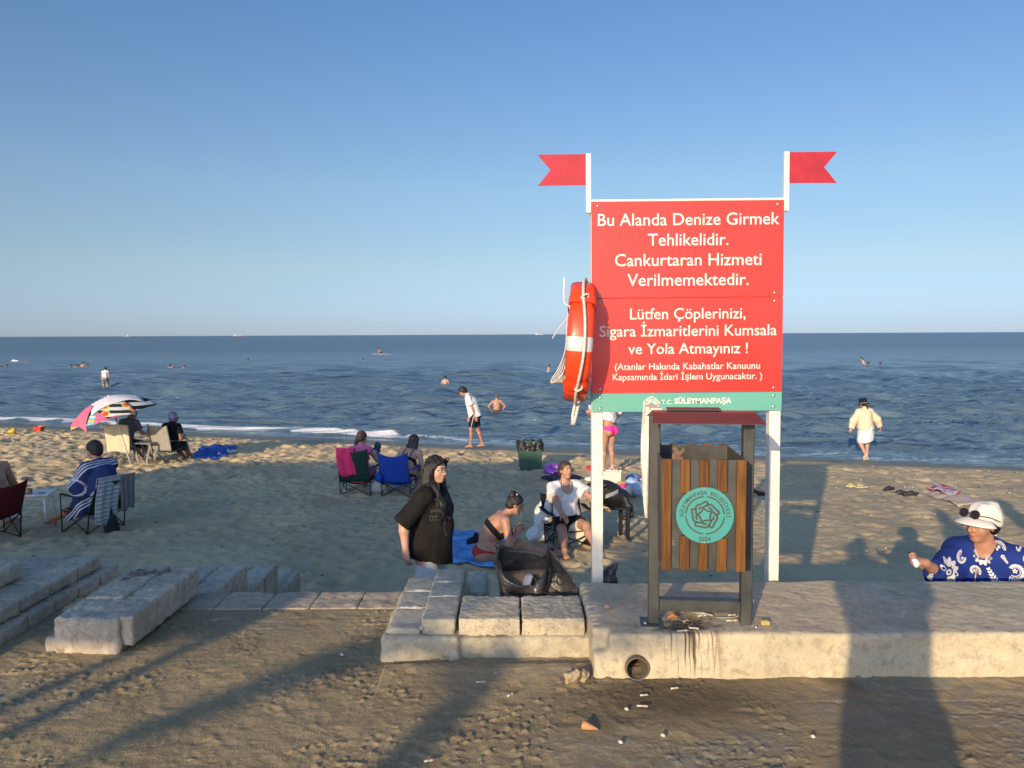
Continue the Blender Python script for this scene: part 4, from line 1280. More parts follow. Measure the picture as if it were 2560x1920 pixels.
        Lg.cone(an, heel, .032 * s, .027 * s, .02); Lg.cone(heel, ball, .027 * s, .022 * s, .02); Lg.cone(an, ball, .028 * s, .020 * s, .03)
        Lg.cone(ball - rt * .02 * s, ball + rt * .02 * s, .021 * s, .019 * s, .015)
        for i in range(5):
            o = (i - 2) * .017 * s
            Lg.cone(ball + rt * o, toe + rt * o - fd * abs(i - 2) * .008 * s, .011 * s, .009 * s, .005)
        h.leg[q] = Lg
    h.legs = legs
    return h
def body_of(h):
    f = h.torso + h.head + h.arm[-1] + h.arm[1]
    for q in (-1, 1):
        if q in h.hand: f = f + h.hand[q]
    if h.legs: f = f + h.leg[-1] + h.leg[1]
    return f
def SK(name, c, var=.10):
    if name in _M: return _M[name]
    m, nt, bs = newmat(name); v = coords(nt)
    f = noise(nt, v, 11, 5, .6); f2 = noise(nt, v, 150, 3)
    a = tuple(x * (1 - var) for x in c); b = (min(1, c[0] * (1 + var)), c[1] * (1 + var * .6), c[2] * (1 + var * .5))
    col = mixc(nt, ramp(nt, f, .3, .7), a, b)
    nt.links.new(col, bs.inputs['Base Color']); bs.inputs['Roughness'].default_value = .48
    bs.inputs['Specular IOR Level'].default_value = .4
    bs.inputs['Subsurface Weight'].default_value = .12; bs.inputs['Subsurface Radius'].default_value = (.012, .004, .002); bs.inputs['Subsurface Scale'].default_value = .5
    bump(nt, f2, .12, .002, bs); _M[name] = m; return m
SKIN_P = SK('skin_pale', (.50, .29, .20)); SKIN_M = SK('skin_tan', (.38, .19, .115)); SKIN_D = SK('skin_brown', (.22, .115, .07)); SKIN_T = SK('skin_warm', (.43, .225, .14))
HAIR_K = M('hair_black', (.012, .0095, .009), .62, .3, 60, .5, 190, .004, stretch=(1, 1, .12)); HAIR_B = M('hair_brown', (.05, .027, .017), .6, .35, 60, .5, 190, .004, stretch=(1, 1, .15))
HAIR_G = M('hair_grey', (.10, .085, .075), .6, .3, 60, .4, 150)
def fabric(name, c, var=.10, sc=10, b=.3): return M(name, c, .85, var, sc, b, 240, .002, spec=.2)
BLACKF = fabric('fabric_black', (.010, .010, .011)); WHITEF = fabric('fabric_white', (.68, .67, .64), .05); DK_EYE = M('eye_dark', (.012, .008, .006), .2)
LIP = M('lip', (.34, .12, .09), .5); EYEW = M('eye_white', (.6, .57, .53), .3)
def person(label, loc, yaw, h, skin, cell=.009, group=None, cat='person', eyes=True, lip=True, cut=None, brow=HAIR_K):
    r = thing('person', label, cat, loc, R_(yaw), group)
    f = body_of(h)
    if cut is not None: f.plane((0, 0, cut), (0, 0, -1))
    fobj('body', f, cell, skin, r)
    h.root = r
    if eyes:
        for q in (-1, 1):
            e = MB().ball(h.hp(.031 * q, .0835, .006), (.0135 * h.s, .0065 * h.s, .0062 * h.s), 10, 7, h.AH).build('eye', EYEW, r)
            MB().ball(h.hp(.031 * q, .0885, .006), (.0062 * h.s, .004 * h.s, .0062 * h.s), 8, 6, h.AH).build('iris', DK_EYE, e)
            MB().tube([h.hp(q * x, y, z) for x, y, z in ((.012, .093, .024), (.03, .092, .030), (.050, .076, .024))], [.0028 * h.s, .0036 * h.s, .002 * h.s], 6, flat=.6).build('eyebrow', brow, r)
    if lip: MB().ball(h.hp(0, .0885, -.063), (.021 * h.s, .009 * h.s, .0088 * h.s), 10, 7, h.AH).build('lips', LIP, r)
    return r
def hair_cap(h, thick=.012, back=.0, cut=(.72, -.52), off=(.045, .03)):
    """scalp of hair: the skull made a little bigger, cut away over the face"""
    f = Fd(); s = h.s
    f.ell(h.hp(0, -.014, .030), ((.074 + thick) * s, (.094 + thick) * s, (.088 + thick) * s), h.AH, .02)
    f.ell(h.hp(0, -.055, -.035), (.060 * s + thick * .5, .045 * s + thick, .055 * s), h.AH, .03)
    n = h.hF * cut[0] + h.hU * cut[1]
    f.plane(h.hp(0, off[0], off[1]), n, .012)
    return f
def hair(h, kind, mat, cell=.008, thick=.012):
    s = h.s; f = hair_cap(h, thick)
    if kind == 'bun': f.ell(h.hp(0, -.07, .115), (.036 * s,) * 3, None, .012).ell(h.hp(.015, -.09, .10), (.03 * s,) * 3, None, .01)
    if kind == 'tail': f.chain([h.hp(0, -.09, .02), h.hp(.02, -.125, -.03), h.hp(.03, -.12, -.12), h.hp(.035, -.11, -.2)], [.035 * s, .034 * s, .028 * s, .012 * s], .02)
    if kind == 'braid': f.chain([h.hp(-.02, -.07, -.02), h.hp(-.05, -.09, -.09), h.hp(-.06, -.07, -.16), h.hp(-.055, -.06, -.22)], [.045 * s, .036 * s, .030 * s, .018 * s], .02)
    if kind == 'long':
        for x in (-.07, -.035, 0, .035, .07):
            f.chain([h.hp(x, -.06 + abs(x) * .6, .03), h.hp(x * 1.25, -.085 + abs(x) * .7, -.10), h.hp(x * 1.35, -.09 + abs(x) * .7, -.24)], [.04 * s, .038 * s, .028 * s], .02)
    f.nz(.006, (46, 46, 30))
    return fobj('hair', f, cell, mat, h.root)
def endcut(f, a, b, r):
    """flat end at b for a tube running a -> b"""
    d = (b - a).normalized(); x = d.orthogonal().normalized(); y = d.cross(x)
    f.rbox(b + d * (r + .001), (r * 1.25, r * 1.25, r), .0, axes(x, y, d), 0, 's')
def tee(h, mat, grow=.018, hem=.02, sleeve=.55, r0=.070, r1=.075, cell=.009, fold=.006, name='shirt', flare=0, neckcut=.0, arms=(-1, 1), hemtilt=(0, 0)):
    f = Fd(); s = h.s
    for q in arms:
        if sleeve <= 0: continue
        a, b = h.sh[q], h.sh[q].lerp(h.el[q], sleeve)
        f.cone(a, b, r0 * s - grow, r1 * s - grow, .03); endcut(f, a, b, r1 * 1.3 * s)
    f = f + h.torso
    f.grow(grow)
    if flare: f.cone(h.chest, h.P - h.U1 * (.05 - hem), .13 * s + grow, .16 * s + flare, .06)
    n = (-h.U1 + h.F1 * hemtilt[1] + h.X1 * hemtilt[0])
    f.plane(h.P + h.U1 * hem, n)
    if neckcut:
        f.cone(h.neck - h.U2 * .005 + h.F2 * .05, h.neck + h.U2 * .12, neckcut, neckcut * 1.1, 0, 's')
    f.nz(fold, (13, 13, 6)).nz(fold * .5, (30, 30, 16))
    return fobj(name, f, cell, mat, h.root)
def shorts(h, mat, length=.6, top=.10, grow=.012, r=.085, cell=.009, name='shorts', loose=.012):
    s = h.s; f = Fd(h.torso.ops[:1] + h.torso.ops[1:2])
    for o in h.torso.ops:
        if o[0] == 'ell' and (o[1] - h.P).length < .14 * s and o not in f.ops: f.ops.append(o)
    f.grow(grow)
    f.plane(h.P + h.U1 * top, h.U1)
    for q in (-1, 1):
        b = h.hj[q].lerp(h.kn[q], length)
        f.cone(h.hj[q], b, .088 * s + loose, r * s, .03); endcut(f, h.hj[q], b, r * 1.4 * s)
    f.nz(.005, (18, 18, 9))
    return fobj(name, f, cell, mat, h.root)
def brief(h, mat, cell=.007, top=.055, name='swim_briefs', grow=.006, legcut=.02):
    """swimsuit bottom: the hips skinned over, cut at the waist and at the legs"""
    s = h.s; f = body_of(h); f.grow(grow)
    f.ell(h.P + h.U1 * .0, (.24 * s, .24 * s, .13 * s), h.A1, 0, 'i')
    f.plane(h.P + h.U1 * top * s, h.U1)
    for q in (-1, 1):
        f.plane(h.P + h.X1 * .03 * q * s - h.U1 * .11 * s, (h.X1 * .62 * q - h.U1 * .78))
    return fobj(name, f, cell, mat, h.root)
def band(h, mat, c, half, ax, cell=.007, grow=.006, name='bikini_top', src=None):
    f = (src or h.torso).copy(); f.grow(grow); f.rbox(c, half, .004, ax, 0, 'i')
    return fobj(name, f, cell, mat, h.root)
def wrap_mesh(o, V2, faces, org, ex, ey, nrm, name, mat, parent, lift=.003, thick=0, reach=.5, back=None):
    """lays flat 2-D shapes on a surface by casting them along -nrm"""
    bv = o if isinstance(o, BVHTree) else bvh_of(o)
    P = []; ok = []
    for (x, y) in V2:
        p = org + ex * x + ey * y + nrm * .35
        hit = bv.ray_cast(p, -nrm, reach + .35)
        if hit[0] is None: P.append(p); ok.append(False)
        else: P.append(hit[0] + nrm * lift); ok.append(True)
    F = [f for f in faces if all(ok[i] for i in f)]
    if not F: return None
    b = MB(); b.add(P, F, True)
    return b.build(name, mat, parent, solid=thick, fix=False)
# ------------------------------------------------------------------ folding chair
POLE = M('chair_tube', (.014, .014, .015), .4, .1, 20)
def camp_chair(label, loc, yaw, cloth, group='folding chairs on the sand', wdt=.50, sh=.40, bh=.84, dep=.40, tube=POLE, armcloth=None, rec=.14, peaks=.05, cat='chair'):
    r = thing('folding_chair', label, cat, loc, R_(yaw), group)
    hw = wdt / 2; fy, by = dep / 2, -dep / 2
    def seatp(u, v): return (-hw + wdt * u, by + .03 + (dep - .03) * v, sh - .05 * math.sin(math.pi * u) * (1 - .5 * v) - .045 * (1 - v))
    MB().grid(seatp, 14, 10).build('seat', cloth, r, solid=.006)
    def backp(u, v):
        z = sh - .04 + (bh - sh + .04) * v - peaks * math.sin(math.pi * u) * v
        return (-hw + wdt * u, by - rec * v - .035 * math.sin(math.pi * u), z)
    MB().grid(backp, 14, 12).build('backrest', cloth, r, solid=.006)
    for s in (-1, 1):
        MB().tube([(s * hw, by + .02, .02), (s * hw, by - rec * .1, sh), (s * hw, by - rec, bh + .01)], .0085, 8).build('back_pole', tube, r)
        MB().grid(lambda u, v: (s * (hw + .03) + (u - .5) * .055, by - rec * .45 + (dep + rec * .45) * v, sh + .20 - .02 * math.sin(math.pi * v)), 2, 8).build('armrest', armcloth or cloth, r, solid=.008)
        MB().tube([(s * (hw + .03), fy, .02), (s * (hw + .03), fy + .01, sh + .2)], .0085, 8).build('front_pole', tube, r)
        MB().tube([(s * hw, by + .01, .03), (s * (hw + .02), fy - .01, sh - .02)], .008, 8).build('leg', tube, r)
        MB().tube([(s * (hw + .02), fy - .01, .03), (s * hw, by + .01, sh - .04)], .008, 8).build('leg', tube, r)
        MB().tube([(s * hw, by + .016, .03), (-s * hw, by + .016 * s, sh - .05)], .008, 8).build('leg', tube, r)
        MB().tube([(s * (hw + .02), fy, .03), (-s * (hw + .02), fy + .012 * s, sh - .02)], .008, 8).build('leg', tube, r)
    return r
def toL(loc, yaw, p):
    return Matrix.Rotation(-R_(yaw), 3, 'Z') @ (Vector(p) - Vector(loc))
# ================================================================== THE PEOPLE NEAR THE WALL
# ---- young woman in the long black T-shirt
loc = V3(-.715, 6.4, float(sand_h(-.7, 6.4)) - .04); yw = -104
lp = lambda px, py, y: toL(loc, yw, W(px, py, y))
h = human(H=1.56, lean=3, curl=4, hyaw=-20, hpitch=3, w=1.16, bust=.03, belly=.05, hip=1.12, limb=1.15, hr=lp(1014, 1376, 6.16), er=(.4, -1, -.2), hl=(-.27, .08, .76), grip=(.5, .35), pnr=(-1, .3, 0), hdr=(0, .12, -1))
person('long-haired young woman with glasses in an oversized black T-shirt standing by the kerb', loc, yw, h, SKIN_P, .0075)
f = Fd(); s = h.s                                       # trousers
for q in (-1, 1):
    f.cone(h.hj[q], h.kn[q] + V3(0, 0, .05), .085, .112, .04); f.cone(h.kn[q] + V3(0, 0, .05), h.an[q] + V3(.0, 0, .02), .118, .145, .04)
f.plane((0, 0, .04), (0, 0, -1)); f.plane((0, 0, .92), (0, 0, 1)); f.nz(.012, (10, 10, 3))
fobj('trousers', f, .011, fabric('grey_cotton', (.52, .51, .48), .08), h.root)
BLK = M('black_tee', (.0125, .0105, .0095), .85, .15, 10, .3, 240, .002, spec=.2)
f = Fd()
for q in (-1, 1):
    a, b = h.sh[q], h.sh[q].lerp(h.el[q], .98)
    f.cone(a, b, .050, .062, .035); endcut(f, a, b, .12)
f = f + h.torso; f.grow(.024)
f.cone(h.chest + h.F1 * .02, h.P - h.U1 * .12, .145, .175, .08)
f.cone(h.P + h.F1 * .03, h.P - h.U1 * .16 + h.F1 * .03, .165, .182, .05)
f.plane(h.P - h.U1 * .10, V3(0, -.22, -1)); f.cone(h.neck + h.F2 * .05, h.neck + h.U2 * .12, .05, .06, 0, 's')
f.nz(.012, (9, 9, 4)).nz(.006, (26, 26, 10))
shirt = fobj('shirt', f, .009, BLK, h.root)
bv = bvh_of(shirt)
PRT = M('shirt_print', (.10, .105, .115), .7)
nrm = rotz(-30) @ V3(0, 1, 0); ex = V3(0, 0, 1).cross(nrm) * -1 * -1; ex = nrm.cross(V3(0, 0, 1)) * 1.0
for txt, zc, sz_ in (('PRET', h.chest.z + .085, .085), ('C G', h.chest.z - .02, .14), ('J', h.chest.z - .13, .12)):
    cu = bpy.data.curves.new('t', 'FONT'); cu.body = txt; cu.size = sz_; cu.align_x = 'CENTER'; cu.fill_mode = 'NONE'; cu.bevel_depth = .0016; cu.bevel_resolution = 0
    o = bpy.data.objects.new('t', cu); COL.objects.link(o); dg = bpy.context.evaluated_depsgraph_get(); dg.update()
    me = bpy.data.meshes.new_from_object(o.evaluated_get(dg)); bpy.data.objects.remove(o)
    wrap_mesh(bv, [(v.co.x, v.co.y) for v in me.vertices], [list(p.vertices) for p in me.polygons], V3(h.chest.x, h.chest.y, zc - sz_ * .35), ex * -1 if ex.x < 0 else ex, V3(0, 0, 1), nrm, 'lettering', PRT, shirt, .002)
    bpy.data.meshes.remove(me)
f = hair_cap(h, .010, cut=(.80, -.40), off=(.046, .045))
for x in (-.085, -.05, -.02, .02, .05, .085):
    f.chain([h.hp(x, -.05 + abs(x) * .3, .03), h.hp(x * 1.2, -.095 + abs(x) * .6, -.12), h.hp(x * 1.25, -.115 + abs(x) * .7, -.26), h.hp(x * 1.15, -.12 + abs(x) * .8, -.40 + abs(x))], [.038, .038, .034, .014], .02)
for q in (-1, 1):
    f.chain([h.hp(q * .07, .005, .06), h.hp(q * .092, -.01, -.05), h.hp(q * .112, .0, -.15), h.hp(q * .115, .05, -.26), h.hp(q * .10, .10, -.38)], [.028, .028, .036, .040, .014] if q > 0 else [.022, .02, .018, .016, .008], .02)
    f.chain([h.hp(q * .01, .088, .095), h.hp(q * .055, .070, .072), h.hp(q * .084, .025, .02), h.hp(q * .09, .01, -.06)], [.012, .014, .016, .02], .015)
for q in (-1, 1):
    f.chain([h.hp(q * .085, -.02, -.08), h.neck + h.X2 * q * .10 + h.F2 * .06 + h.U2 * .02, h.chest + h.X2 * q * .10 + h.F2 * .135 + h.U2 * .07, h.chest + h.X2 * q * .085 + h.F2 * .165 - h.U2 * .06], [.026, .032, .030, .010] if q > 0 else [.016, .014, .012, .005], .015)
    f.chain([h.hp(q * .05, -.09, -.06), h.neck + h.X2 * q * .08 - h.F2 * .075, h.chest + h.X2 * q * .08 - h.F2 * .135 + h.U2 * .06, h.chest + h.X2 * q * .06 - h.F2 * .145 - h.U2 * .10], [.034, .042, .036, .012], .02)
f.nz(.010, (70, 70, 7)).nz(.006, (150, 150, 12))
fobj('hair', f, .0075, HAIR_K, h.root)
g = MB()
for q in (-1, 1):
    g.tube([h.hp(.034 * q + .025 * math.cos(t), .104 - abs(math.cos(t)) * .002, .003 + .020 * math.sin(t)) for t in np.linspace(0, 6.283, 17)[:-1]], .0021, 6, True)
g.tube([h.hp(-.010, .106, .006), h.hp(0, .109, .009), h.hp(.010, .106, .006)], .002, 6)
for q in (-1, 1): g.tube([h.hp(.059 * q, .102, .008), h.hp(.078 * q, .03, .006), h.hp(.08 * q, -.01, .0)], .002, 6)
g.build('glasses', M('glasses_metal', (.30, .29, .28), .25, .1, 20, metal=.8), h.root)
MB().box(h.hp(.058, .072, .082), (.022, .008, .009), bev=.002).build('hair_clip', M('clip_white', (.7, .7, .7), .3), h.root)

# ---- woman in the bikini, sitting on her blue towel and lighting a cigarette
loc = S(1216, 1408); loc.z = sand_top(loc.x, loc.y) + .012; yw = -80
lp = lambda px, py, y: toL(loc, yw, W(px, py, y)); y0_ = loc.y
h = human(H=1.56, pel=(0, 0, .12), lean=9, curl=40, hyaw=-6, hpitch=24, w=1.08, bust=.04, belly=.03, hip=1.12, limb=1.12,
          hr=lp(1294, 1332, y0_ - .05), hl=lp(1297, 1326, y0_ + .09), er=(.35, .3, -1), el=(-.6, .2, -.8), fr=(.10, .70, .075), fl=(-.10, .82, .07), kr=(.25, 0, 1), kl=(-.1, 0, 1),
          hdr=(-.1, .45, .9), hdl=(.15, .35, .9), pnr=(-1, -.3, .2), pnl=(1, -.3, .2), grip=(1.0, 1.0), fdr=(0, 1, -.25), fdl=(0, 1, -.2))
person('tanned woman in black and red bikini lighting a cigarette on a blue towel', loc, yw, h, SKIN_T, .0075)
BR = M('bikini_red', (.42, .012, .018), .7, .1, 20)
brief(h, BR, .0075)
band(h, BLACKF, h.chest - h.U2 * .035, (.30, .30, .030), h.A2, name='bikini_band')
f = h.torso.copy(); f.grow(.0075)
g2 = Fd()
top = h.torso.copy(); top.grow(.007); top.ell(h.chest + h.F2 * .115 + h.U2 * .0, (.15, .085, .075), h.A2, 0, 'i'); fobj('bikini_top', top, .0075, BLACKF, h.root)
for q in (-1, 1):
    b = MB(); pts = []
    for t in np.linspace(0, 1, 9):
        a = h.chest + h.F2 * .10 + h.X2 * q * .075; m_ = h.neck + h.X2 * q * .085 + h.U2 * .03; c_ = h.chest - h.F2 * .105 + h.X2 * q * .065 - h.U2 * .02
        p = a * (1 - t) ** 2 + m_ * 2 * t * (1 - t) + c_ * t * t + h.U2 * .035 * math.sin(math.pi * t)
        pts.append(p)
    b.tube(pts, .0065, 6).build('strap', BLACKF, h.root)
hair(h, 'bun', HAIR_K, .0075)
MB().tube([h.hp(-.035, -.05, .115), h.hp(0, -.04, .125), h.hp(.04, -.03, .118)], .006, 6).build('hair_clip', M('clip_white', (.7, .7, .7), .3), h.root)
ip, tp, fd, pn, ac = h.tipR
mth = h.hp(.004, .092, -.064); tip_ = mth + (h.hF * .8 - h.hU * .6) * .085
cg = thing('cigarette', 'cigarette between the lips of the bikini woman', 'cigarette', loc + rotz(yw) @ mth, R_(yw), 'lit cigarettes')
MB().tube([V3(0, 0, 0), (tip_ - mth) * .7], .0042, 8).build('paper', M('paper_white', (.75, .73, .7), .8, .03), cg)
MB().tube([(tip_ - mth) * .7, (tip_ - mth)], .0042, 8).build('ash', M('ash', (.25, .24, .23), .9), cg)

# blue towel she sits on
BT = M('towel_blue', (.12, .29, .56), .95, .35, 5, .6, 180, .004, stretch=(1, 1.6, 1))
def ground_cloth(name, label, corners, mat, cat='towel', n=26, lift=.012, wr=.018, seed=0, group=None, thick=.008):
    """cloth lying on the sand; corners as pixels of the photograph, in order"""
    P = [S(*c) for c in corners]; o = sum(P, V3(0, 0, 0)) / 4
    b = MB(); k = random.Random(seed)
    def fn(u, v):
        p = (P[0] * (1 - u) + P[1] * u) * (1 - v) + (P[3] * (1 - u) + P[2] * u) * v
        e = .03 * math.sin(9 * u + seed) * (1 if v in (0, 1) else .4) + .03 * math.sin(8 * v + 2 * seed) * (1 if u in (0, 1) else .4)
        x, y = p.x + e, p.y + e * .7
        z = max(sand_top(x, y), sand_top(x + .05, y), sand_top(x, y + .05)) + lift + wr * (float(fbm2(np.array(x * 4.0 + seed), np.array(y * 4.0), 3)) + .25) + wr * .6 * max(0, math.sin(7 * u + 5 * v + seed))
        return V3(x, y, z) - o
    b.grid(fn, n, n)
    ob = b.build(name, mat, None, o, solid=thick)
    return tag(ob, label, cat, group)
ground_cloth('beach_towel', 'crumpled blue beach towel under the woman in the bikini', ((1105, 1408), (1268, 1432), (1275, 1338), (1112, 1334)), BT, seed=2, wr=.03)
f = Fd().ell((0, 0, .06), (.11, .09, .07)).ell((.03, .02, .11), (.06, .05, .05), k=.03).chain([(-.02, 0, .12), (0, .02, .17), (.05, .02, .15)], [.012, .012, .012], .01).nz(.012, 14)
o = fobj('bag', f, .011, fabric('black_bag', (.016, .016, .017), .2), None, S(1188, 1368, .0)); tag(o, 'small black pouch lying on the blue towel behind the bikini woman', 'bag')

# ---- woman in the white top, sitting in the low black chair
cl = S(1424, 1388); cl = V3(.70, 9.38, sand_top(.70, 9.38) - .02); yw = 196
camp_chair('low black folding chair under the woman in white', cl, yw, fabric('chair_black', (.013, .013, .014)), sh=.27, bh=.62, dep=.42, wdt=.50, rec=.16)
loc = cl.copy(); lp = lambda px, py, y: toL(loc, yw, W(px, py, y))
h = human(H=1.55, pel=(0, -.10, .30), lean=-12, curl=9, hyaw=16, hpitch=-10, hroll=-4, w=1.06, bust=.035, belly=.035, hip=1.05, limb=1.08,
          hl=lp(1516, 1279, 9.15), el=(-1, .3, -.6), hr=lp(1412, 1306, 8.93), er=(1, -.3, -.5), fr=lp(1412, 1378, 8.72), fl=lp(1492, 1372, 8.86), kr=(.1, .3, 1), kl=(-.1, .3, 1),
          grip=(.5, .35), pnr=(0, -.1, -1), hdr=(-.35, .75, -.6), pnl=(.3, .2, -1), hdl=(-.85, .5, -.05), fdr=(.15, 1, 0), fdl=(-.1, 1, 0))
# keep the feet on the sand
person('woman in loose white top and black shorts sitting in a low chair, looking up', loc, yw, h, SKIN_T, .0075)
WT = fabric('white_gauze', (.66, .64, .60), .06)
f = Fd()
for q in (-1, 1):
    a = h.sh[q]; b = a.lerp(h.el[q], .62)
    f.cone(a, b, .055, .080, .03); endcut(f, a, b, .15)
f = f + h.torso; f.grow(.022); f.cone(h.chest, h.P + h.U1 * .06, .13, .17, .05)
f.plane(h.P + h.U1 * .07, -h.U1); f.cone(h.neck + h.F2 * .085 - h.U2 * .03, h.neck + h.U2 * .13, .085, .095, .01, 's')
f.nz(.011, (12, 12, 5)).nz(.005, (30, 30, 14)); fobj('shirt', f, .0085, WT, h.root)
shorts(h, BLACKF, .62, .10, .012, .092)
hair(h, 'short', HAIR_B, .0075)
MB().tube([h.neck + h.F2 * .075 + h.X2 * .05 * q_ - h.U2 * z_ for q_, z_ in ((-1.2, -.03), (-1, .03), (-.7, .1))], .006, 6).build('strap', M('strap_blue', (.25, .45, .6), .6), h.root)
MB().tube([h.neck + h.F2 * .075 + h.X2 * .05 * q_ - h.U2 * z_ for q_, z_ in ((1.2, -.03), (1, .03), (.7, .1))], .006, 6).build('strap', M('strap_blue', (.25, .45, .6), .6), h.root)
ip, tp, fd, pn, ac = h.tipL
c0 = (ip + tp) / 2
cg = thing('cigarette', 'cigarette in the outstretched hand of the woman in white', 'cigarette', loc + rotz(yw) @ c0, R_(yw), 'lit cigarettes')
MB().tube([-(fd * .01) - ac * .02, fd * .03 + ac * .055], .0045, 8).build('paper', M('paper_white', (.75, .73, .7), .8, .03), cg)
# her small black table with the black bag on it
tl = S(1520, 1352); tl = V3(tl.x + .02, tl.y, sand_top(tl.x, tl.y))
t = thing('side_table', 'small black table carrying a black bag beside the white post', 'table', tl, R_(8))
MB().box((0, 0, .43), (.44, .38, .03), bev=.006).build('table_top', M('plastic_black', (.014, .014, .015), .5), t)
for sx in (-1, 1):
    for sy in (-1, 1): MB().box((sx * .19, sy * .16, .21), (.045, .05, .42), bev=.005).build('leg', M('plastic_black', (.014, .014, .015), .5), t)
f = Fd().ell((-.06, .02, .15), (.24, .15, .15)).ell((.12, .03, .10), (.16, .14, .10), k=.06).ell((-.15, .02, .23), (.12, .10, .08), k=.05)
f.chain([(.2, -.05, .10), (.25, -.06, -.02), (.26, -.05, -.13), (.20, -.05, -.17)], [.05, .045, .045, .03], .03).chain([(-.2, -.08, .2), (-.05, -.13, .27), (.12, -.1, .17)], [.014, .014, .014], .01)
f.nz(.020, 9).nz(.010, 22)
bg_ = thing('bag', 'bulky black bag with a hanging strap on the small black table', 'bag', tl + V3(-.02, 0, .452))
fobj('body', f, .0105, M('nylon_black', (.013, .013, .014), .5, .2, 12, .3, 60), bg_)
MB().grid(lambda u, v: (-.05 + .16 * u, -.135 - .02 * math.sin(3 * u), .10 + .07 * u + .05 * v), 6, 3).build('pocket_patch', M('patch_grey', (.22, .22, .22), .6, .3, 30), bg_)
# white bag hung on her chair
f = Fd().ell((0, 0, .26), (.13, .15, .25)).ell((-.05, 0, .08), (.19, .18, .09), k=.07).cone((.05, 0, .42), (.09, 0, .56), .07, .015, .05).nz(.022, 9).nz(.010, 24)
o = fobj('bag', f, .0105, PLW, None, V3(0, 0, 0)); p = S(1358, 1350); o.location = (p.x, p.y, sand_top(p.x, p.y) - .01); tag(o, 'white plastic carrier bag slumped beside the low black chair', 'bag')
f = Fd().ell((0, 0, .09), (.13, .17, .10)).ell((.08, -.04, .05), (.09, .1, .06), k=.04).nz(.02, 12).nz(.01, 26)
o = fobj('bag', f, .0105, fabric('black_bag2', (.014, .014, .015), .2)); p = S(1462, 1362); o.location = (p.x, p.y, sand_top(p.x, p.y)); tag(o, 'black rucksack on the sand under the low black chair', 'bag')
f = Fd().rbox((0, 0, .0), (.10, .02, .13), .02, rotz(0) @ Matrix.Rotation(.7, 3, 'Y')).nz(.01, 10)
o = fobj('cloth', f, .010, fabric('cream_cloth', (.62, .58, .48))); p = S(1440, 1368); o.location = (p.x, p.y, sand_top(p.x, p.y) + .12); tag(o, 'cream cloth tucked under the seat of the low black chair', 'cloth')

# ---- woman in the white bonnet and printed blue robe, close behind the wall
loc = V3(2.955, 4.72, 0); loc.z = -1.105; yw = 140
lp = lambda px, py, y: toL(loc, yw, W(px, py, y))
h = human(H=1.58, lean=4, curl=8, hyaw=-30, hpitch=6, w=1.08, bust=.04, belly=.05, hip=1.1, limb=1.12, hr=lp(2312, 1408, 4.50), er=(-.35, -.3, -1), hl=(-.25, .18, .85), el=(-1, -.3, -.3),
          grip=(.4, .85), hdr=lp(2250, 1402, 4.50) - lp(2312, 1410, 4.51), pnr=(-.2, .35, .6))
person('woman in a white bonnet and blue printed robe reaching out behind the wall', loc, yw, h, SKIN_M, .006, brow=HAIR_B)
ROBE = fabric('robe_blue', (.012, .030, .17), .14, 7)
f = Fd()
for q, kk in ((1, .50), (-1, .84)):
    a, e, b = h.sh[q], h.el[q], h.el[q].lerp(h.wr[q], kk)
    f.cone(a, e, .052, .075, .05).cone(e, b, .070, .050, .04).cone(e, e.lerp(b, .7) - V3(0, 0, .03), .045, .035, .05); endcut(f, e, b, .10)
f = f + h.torso; f.grow(.022)
f.cone(h.chest, h.P - h.U1 * .45, .17, .25, .10).cone(h.P, V3(0, 0, .35), .2, .25, .06)
for q in (-1, 1): f.cone(h.neck + h.X2 * q * .055 + h.U2 * .02, h.sh[q], .042, .055, .04)
f.cone(h.neck + h.F2 * .095 - h.U2 * .045, h.neck + h.U2 * .10 + h.F2 * .02, .030, .075, .012, 's')
f.plane((0, 0, .35), (0, 0, -1)); f.nz(.010, (9, 9, 4)).nz(.005, (22, 22, 11))
robe = fobj('robe', f, .0085, ROBE, h.root)
PRW = M('print_white', (.62, .60, .56), .85, .08)
bv = bvh_of(robe)
def petal(cx, cy, a, r0, r1, w):
    pts = []
    for t in np.linspace(0, 1, 5): pts.append((r0 + (r1 - r0) * t, w * math.sin(math.pi * (.18 + .72 * t))))
    out = [(x, y) for x, y in pts] + [(x, -y) for x, y in pts[::-1]]
    return [(cx + x * math.cos(a) - y * math.sin(a), cy + x * math.sin(a) + y * math.cos(a)) for x, y in out]
